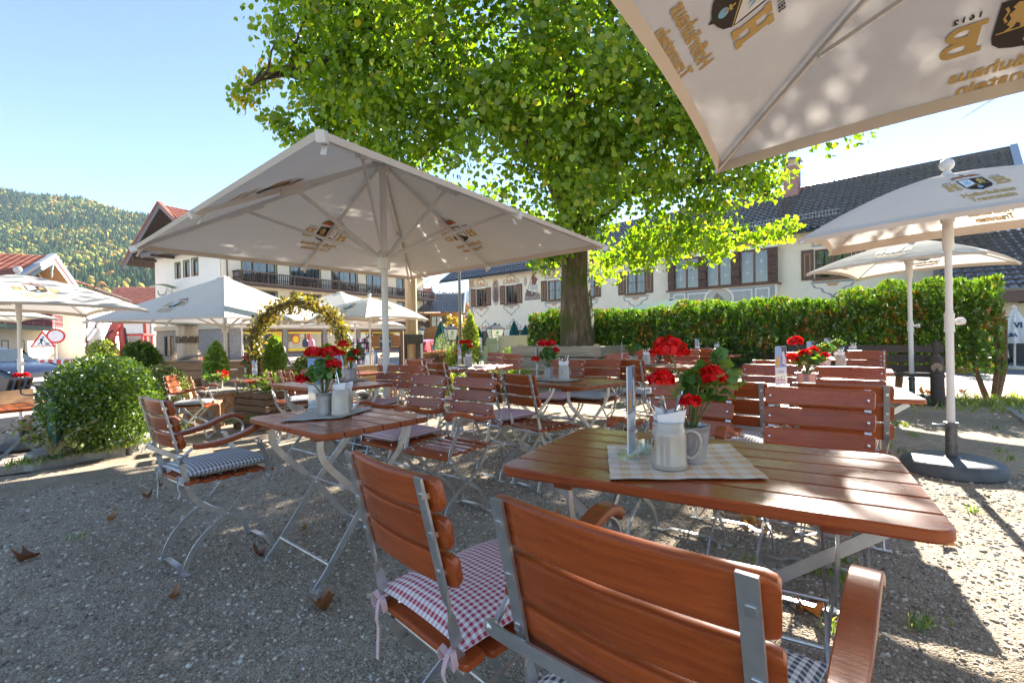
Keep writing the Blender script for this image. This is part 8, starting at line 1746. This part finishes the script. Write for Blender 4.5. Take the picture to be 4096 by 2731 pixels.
p = PY(1485, 1405, 19); t = thing('menu_board', 'blue edged folding pavement board by the shop rack', 'sign', (p.x, p.y, ground_z(p.x, p.y)), R(-30)); m = MB(); m.loft([[(-.3, -.25, 0), (.3, -.25, 0), (.3, -.22, 0), (-.3, -.22, 0)], [(-.3, -.03, 1.05), (.3, -.03, 1.05), (.3, .0, 1.05), (-.3, .0, 1.05)]]); m.loft([[(-.3, .22, 0), (.3, .22, 0), (.3, .25, 0), (-.3, .25, 0)], [(-.3, .01, 1.05), (.3, .01, 1.05), (.3, .03, 1.05), (-.3, .03, 1.05)]]); m.build('frame', M('board_blue', (.16, .24, .4), rough=.5), t, sharp=None); m = MB(); m.add([(-.25, -.232, .1), (.25, -.232, .1), (.25, -.05, .97), (-.25, -.05, .97)], [(0, 1, 2, 3)]); m.build('poster', M('poster_pale', (.55, .58, .56), rough=.6, var=.35, scale=7), t, sharp=None)
# folded umbrellas
GREENC = M('umbrella_green', (.018, .09, .08), rough=.95, spec=.05, var=.2, scale=3, stretch=(6, 6, 1))
def folded(label, px, ptop, pbot, Y, r=.26, mat=GREENC, full=False, grp='folded green umbrellas', letters=None):
    a = PY(px, ptop, Y); b = PY(px, pbot, Y); g0 = ground_z(a.x, a.y) if Y < 30 else -.5; t = thing('folded_umbrella', label, 'umbrella', (a.x, a.y, g0), random.uniform(0, 3), grp); zt, zb = a.z - g0, b.z - g0; rings = []
    for k in range(9):
        s = k / 8; rr = r * (s ** .85) * (1 - .25 * max(0, s - .8) * 5 * .6) + .02
        rings.append([((rr * (1 + .28 * math.cos(8 * q))) * math.cos(q), (rr * (1 + .28 * math.cos(8 * q))) * math.sin(q), zt - .05 - s * (zt - zb - .05)) for q in [2 * math.pi * j / 48 for j in range(48)]])
    m = MB(); m.loft(rings); m.build('canopy', mat, t, sharp=70); m = MB(); m.tube([(0, 0, 0), (0, 0, zt - .04)], .025, 8); m.build('pole', WHITEM if mat != GREENC else BWOOD, t); m = MB(); m.lathe([(.04, zt - .07), (.05, zt), (.01, zt + .06)], 8); m.build('cap', WHITEM, t)
    m = MB(); m.lathe([(.3, 0), (.3, .06), (.05, .09)], 18); m.build('base', BASEGREY if letters is None else M('base_cream', (.6, .55, .42), rough=.8), t)
    if letters:
        rz = t.rotation_euler; t.rotation_euler = (0, 0, math.atan2(-a.x, a.y)); 
        for tx, zz, sz, xo in letters:
            m = MB(); vs, fs = text2d(tx, sz, .01); m.add([(x + xo, -(r * ((zt - .05 - (zz + y)) / (zt - zb)) ** .85 * 1.30 + .03) , zz + y) for x, y in vs], fs); m.build('lettering', M('print_navy', (.03, .05, .12), rough=.8), t, sharp=None)
    return t
folded('tall folded dark green umbrella near the timber house, front one of two', 1762, 1280, 1392, 20, .30, letters=None); folded('folded dark green umbrella close behind the taller one', 1776, 1300, 1378, 22, .30)
for k, (x, y0, y1, lb) in enumerate(((1811, 1302, 1362, 'folded green umbrella right of the lantern, partly behind shrubs'), (1912, 1303, 1350, 'folded green umbrella against the painted house, behind the slim shrub'), (1996, 1293, 1342, 'folded green umbrella rising behind the lantern on the cabinet'), (2056, 1280, 1341, 'folded green umbrella with pale tip above the beige cabinet'), (2102, 1297, 1341, 'folded green umbrella at the right end of the beige cabinet'))): folded(lb, x, y0, y1, 34 if k else 24, .30 if k else .24)
c = Canopy(1.9, 1.9, PY(2690, 1195, 22).z, PY(2690, 1232, 22).z - .1, 1.0); a = PY(2690, 1200, 22); t = thing('garden_umbrella', 'open dark green umbrella peeping over the hedge', 'umbrella', (a.x, a.y, 0), R(-40)); canopy_mesh(c).build('canopy', [GREENC, GREENC], t, sharp=40); m = MB(); m.tube([(0, 0, 0), (0, 0, c.za)], .03, 8); m.build('pole', BWOOD, t); m = MB(); m.lathe([(.13, c.za - .02), (.12, c.za + .04), (.02, c.za + .05)], 12); m.build('cap', WHITEM, t)
folded('folded white umbrella with dark lettering on a cream base at the right edge', 4058, 1228, 1372, 13.5, .34, M('umbrella_white', (.66, .68, .72), rough=.9, var=.08), grp='folded white umbrellas', letters=[('VI', 1.18, .2, .07), ('LIIA', .93, .13, -.06)])
# oleander in terracotta by the outbuilding, dustbin
shrub('potted_oleander', 'dark leaved shrub in a terracotta pot right of the hedge end', (11.8, 12.4, .85), (.42, .42, .5), 700, BOX, .14, 'blade', (.4, .2), up=.6, gz=0)
pot_child(COL.objects['potted_oleander'], .3, .42, TERRA)
p = PY(4075, 1480, 15); t = thing('wheelie_bin', 'black wheeled rubbish bin beside the folded white umbrella', 'bin', (p.x + .1, p.y, 0), R(-30)); m = MB(); m.loft([[(-.2, -.25, .05), (.2, -.25, .05), (.2, .22, .05), (-.2, .22, .05)], [(-.28, -.3, .95), (.28, -.3, .95), (.28, .3, .95), (-.28, .3, .95)]]); m.build('body', M('bin_black', (.025, .025, .03), rough=.5), t, sharp=None); m = MB(); m.box(-.3, .3, -.34, .34, .951, 1.0, ch=.02); m.build('lid', MATS['bin_black'], t, sharp=30)
for s in (-1, 1): m = MB(); m.lathe([(.02, -.03), (.1, -.03), (.1, .03), (.02, .03)], 16); o = m.build('wheel', MATS['tyre'], t); o.location = (s * .26, .25, .1); o.rotation_euler = (0, R(90), 0)
# autumn trees in the gap and behind
def far_tree(label, px, py, Y, r, h, mat, tint, n=2600, size=.5):
    p = PY(px, py, Y); gz_ = -1.0; t = thing('autumn_tree', label, 'tree', (p.x, p.y, gz_)); z = p.z - gz_
    m = MB(); m.tube([(0, 0, 0), (.1, 0, z * .6), (0, .1, z)], [.28, .2, .06], 8, jit=.15)
    for k in range(7): a = k * .9; m.tube([(0, 0, z * .55), (r * .6 * math.cos(a), r * .6 * math.sin(a), z + h * .3 * math.sin(k * 2))], [.1, .03], 5)
    m.build('trunk', TWIG, t, sharp=70); cs = rs.normal(size=(46, 3)); cs /= np.linalg.norm(cs, axis=1, keepdims=True); cs = cs * (rs.random((46, 1)) ** .4) * np.array([r, r, h]) + np.array([0, 0, z]); P = blobs(n // 46, cs, r * .3); n = len(P)
    leaves('crown', P, rs.normal(size=(n, 3)), rs.normal(size=(n, 3)), rs.uniform(.6, 1.2, n) * size, np.clip(rs.normal(tint, .2, n), 0, 1), mat, 'quad', t)
far_tree('reddish brown autumn tree above the timber house roof', 1812, 1240, 88, 4.2, 3.2, MLEAF('rust_leaf', [(0, (.06, .045, .025)), (.5, (.17, .10, .05)), (1, (.34, .19, .08))]), .5); far_tree('yellow autumn tree between the timber house and the painted house', 1822, 1330, 58, 1.9, 2.2, DRY, .5, 1500, .35)
far_tree('orange tinted tree left of the timber house roof', 1745, 1252, 95, 3.0, 1.6, DRY, .75, 1200, .5)
m = MB(); a, b = PY(3842, 478, 2600), PY(4010, 372, 2600); m.tube([a, a + (b - a) * .25, b], [1.5, 5, 7], 8); o = m.build('contrail', M('contrail_white', (.85, .86, .88), rough=1, var=.05, scale=.01), None); tag(o, kind='structure')
# the air of the valley: far slopes fade to blue
m = MB(); m.box(-1400, 2300, -40, 3300, -4, 330); hz = m.build('haze', [], None, sharp=None); tag(hz, 'thin blue valley haze', kind='stuff')
hm, nt_, N_, L_ = _nodes('haze_volume'); out = N_.new('ShaderNodeOutputMaterial'); v_ = N_.new('ShaderNodeVolumePrincipled'); v_.inputs['Color'].default_value = (.60, .78, 1, 1); v_.inputs['Density'].default_value = .00014; v_.inputs['Anisotropy'].default_value = 0
L_.new(v_.outputs[0], out.inputs['Volume']); hz.data.materials.append(hm)
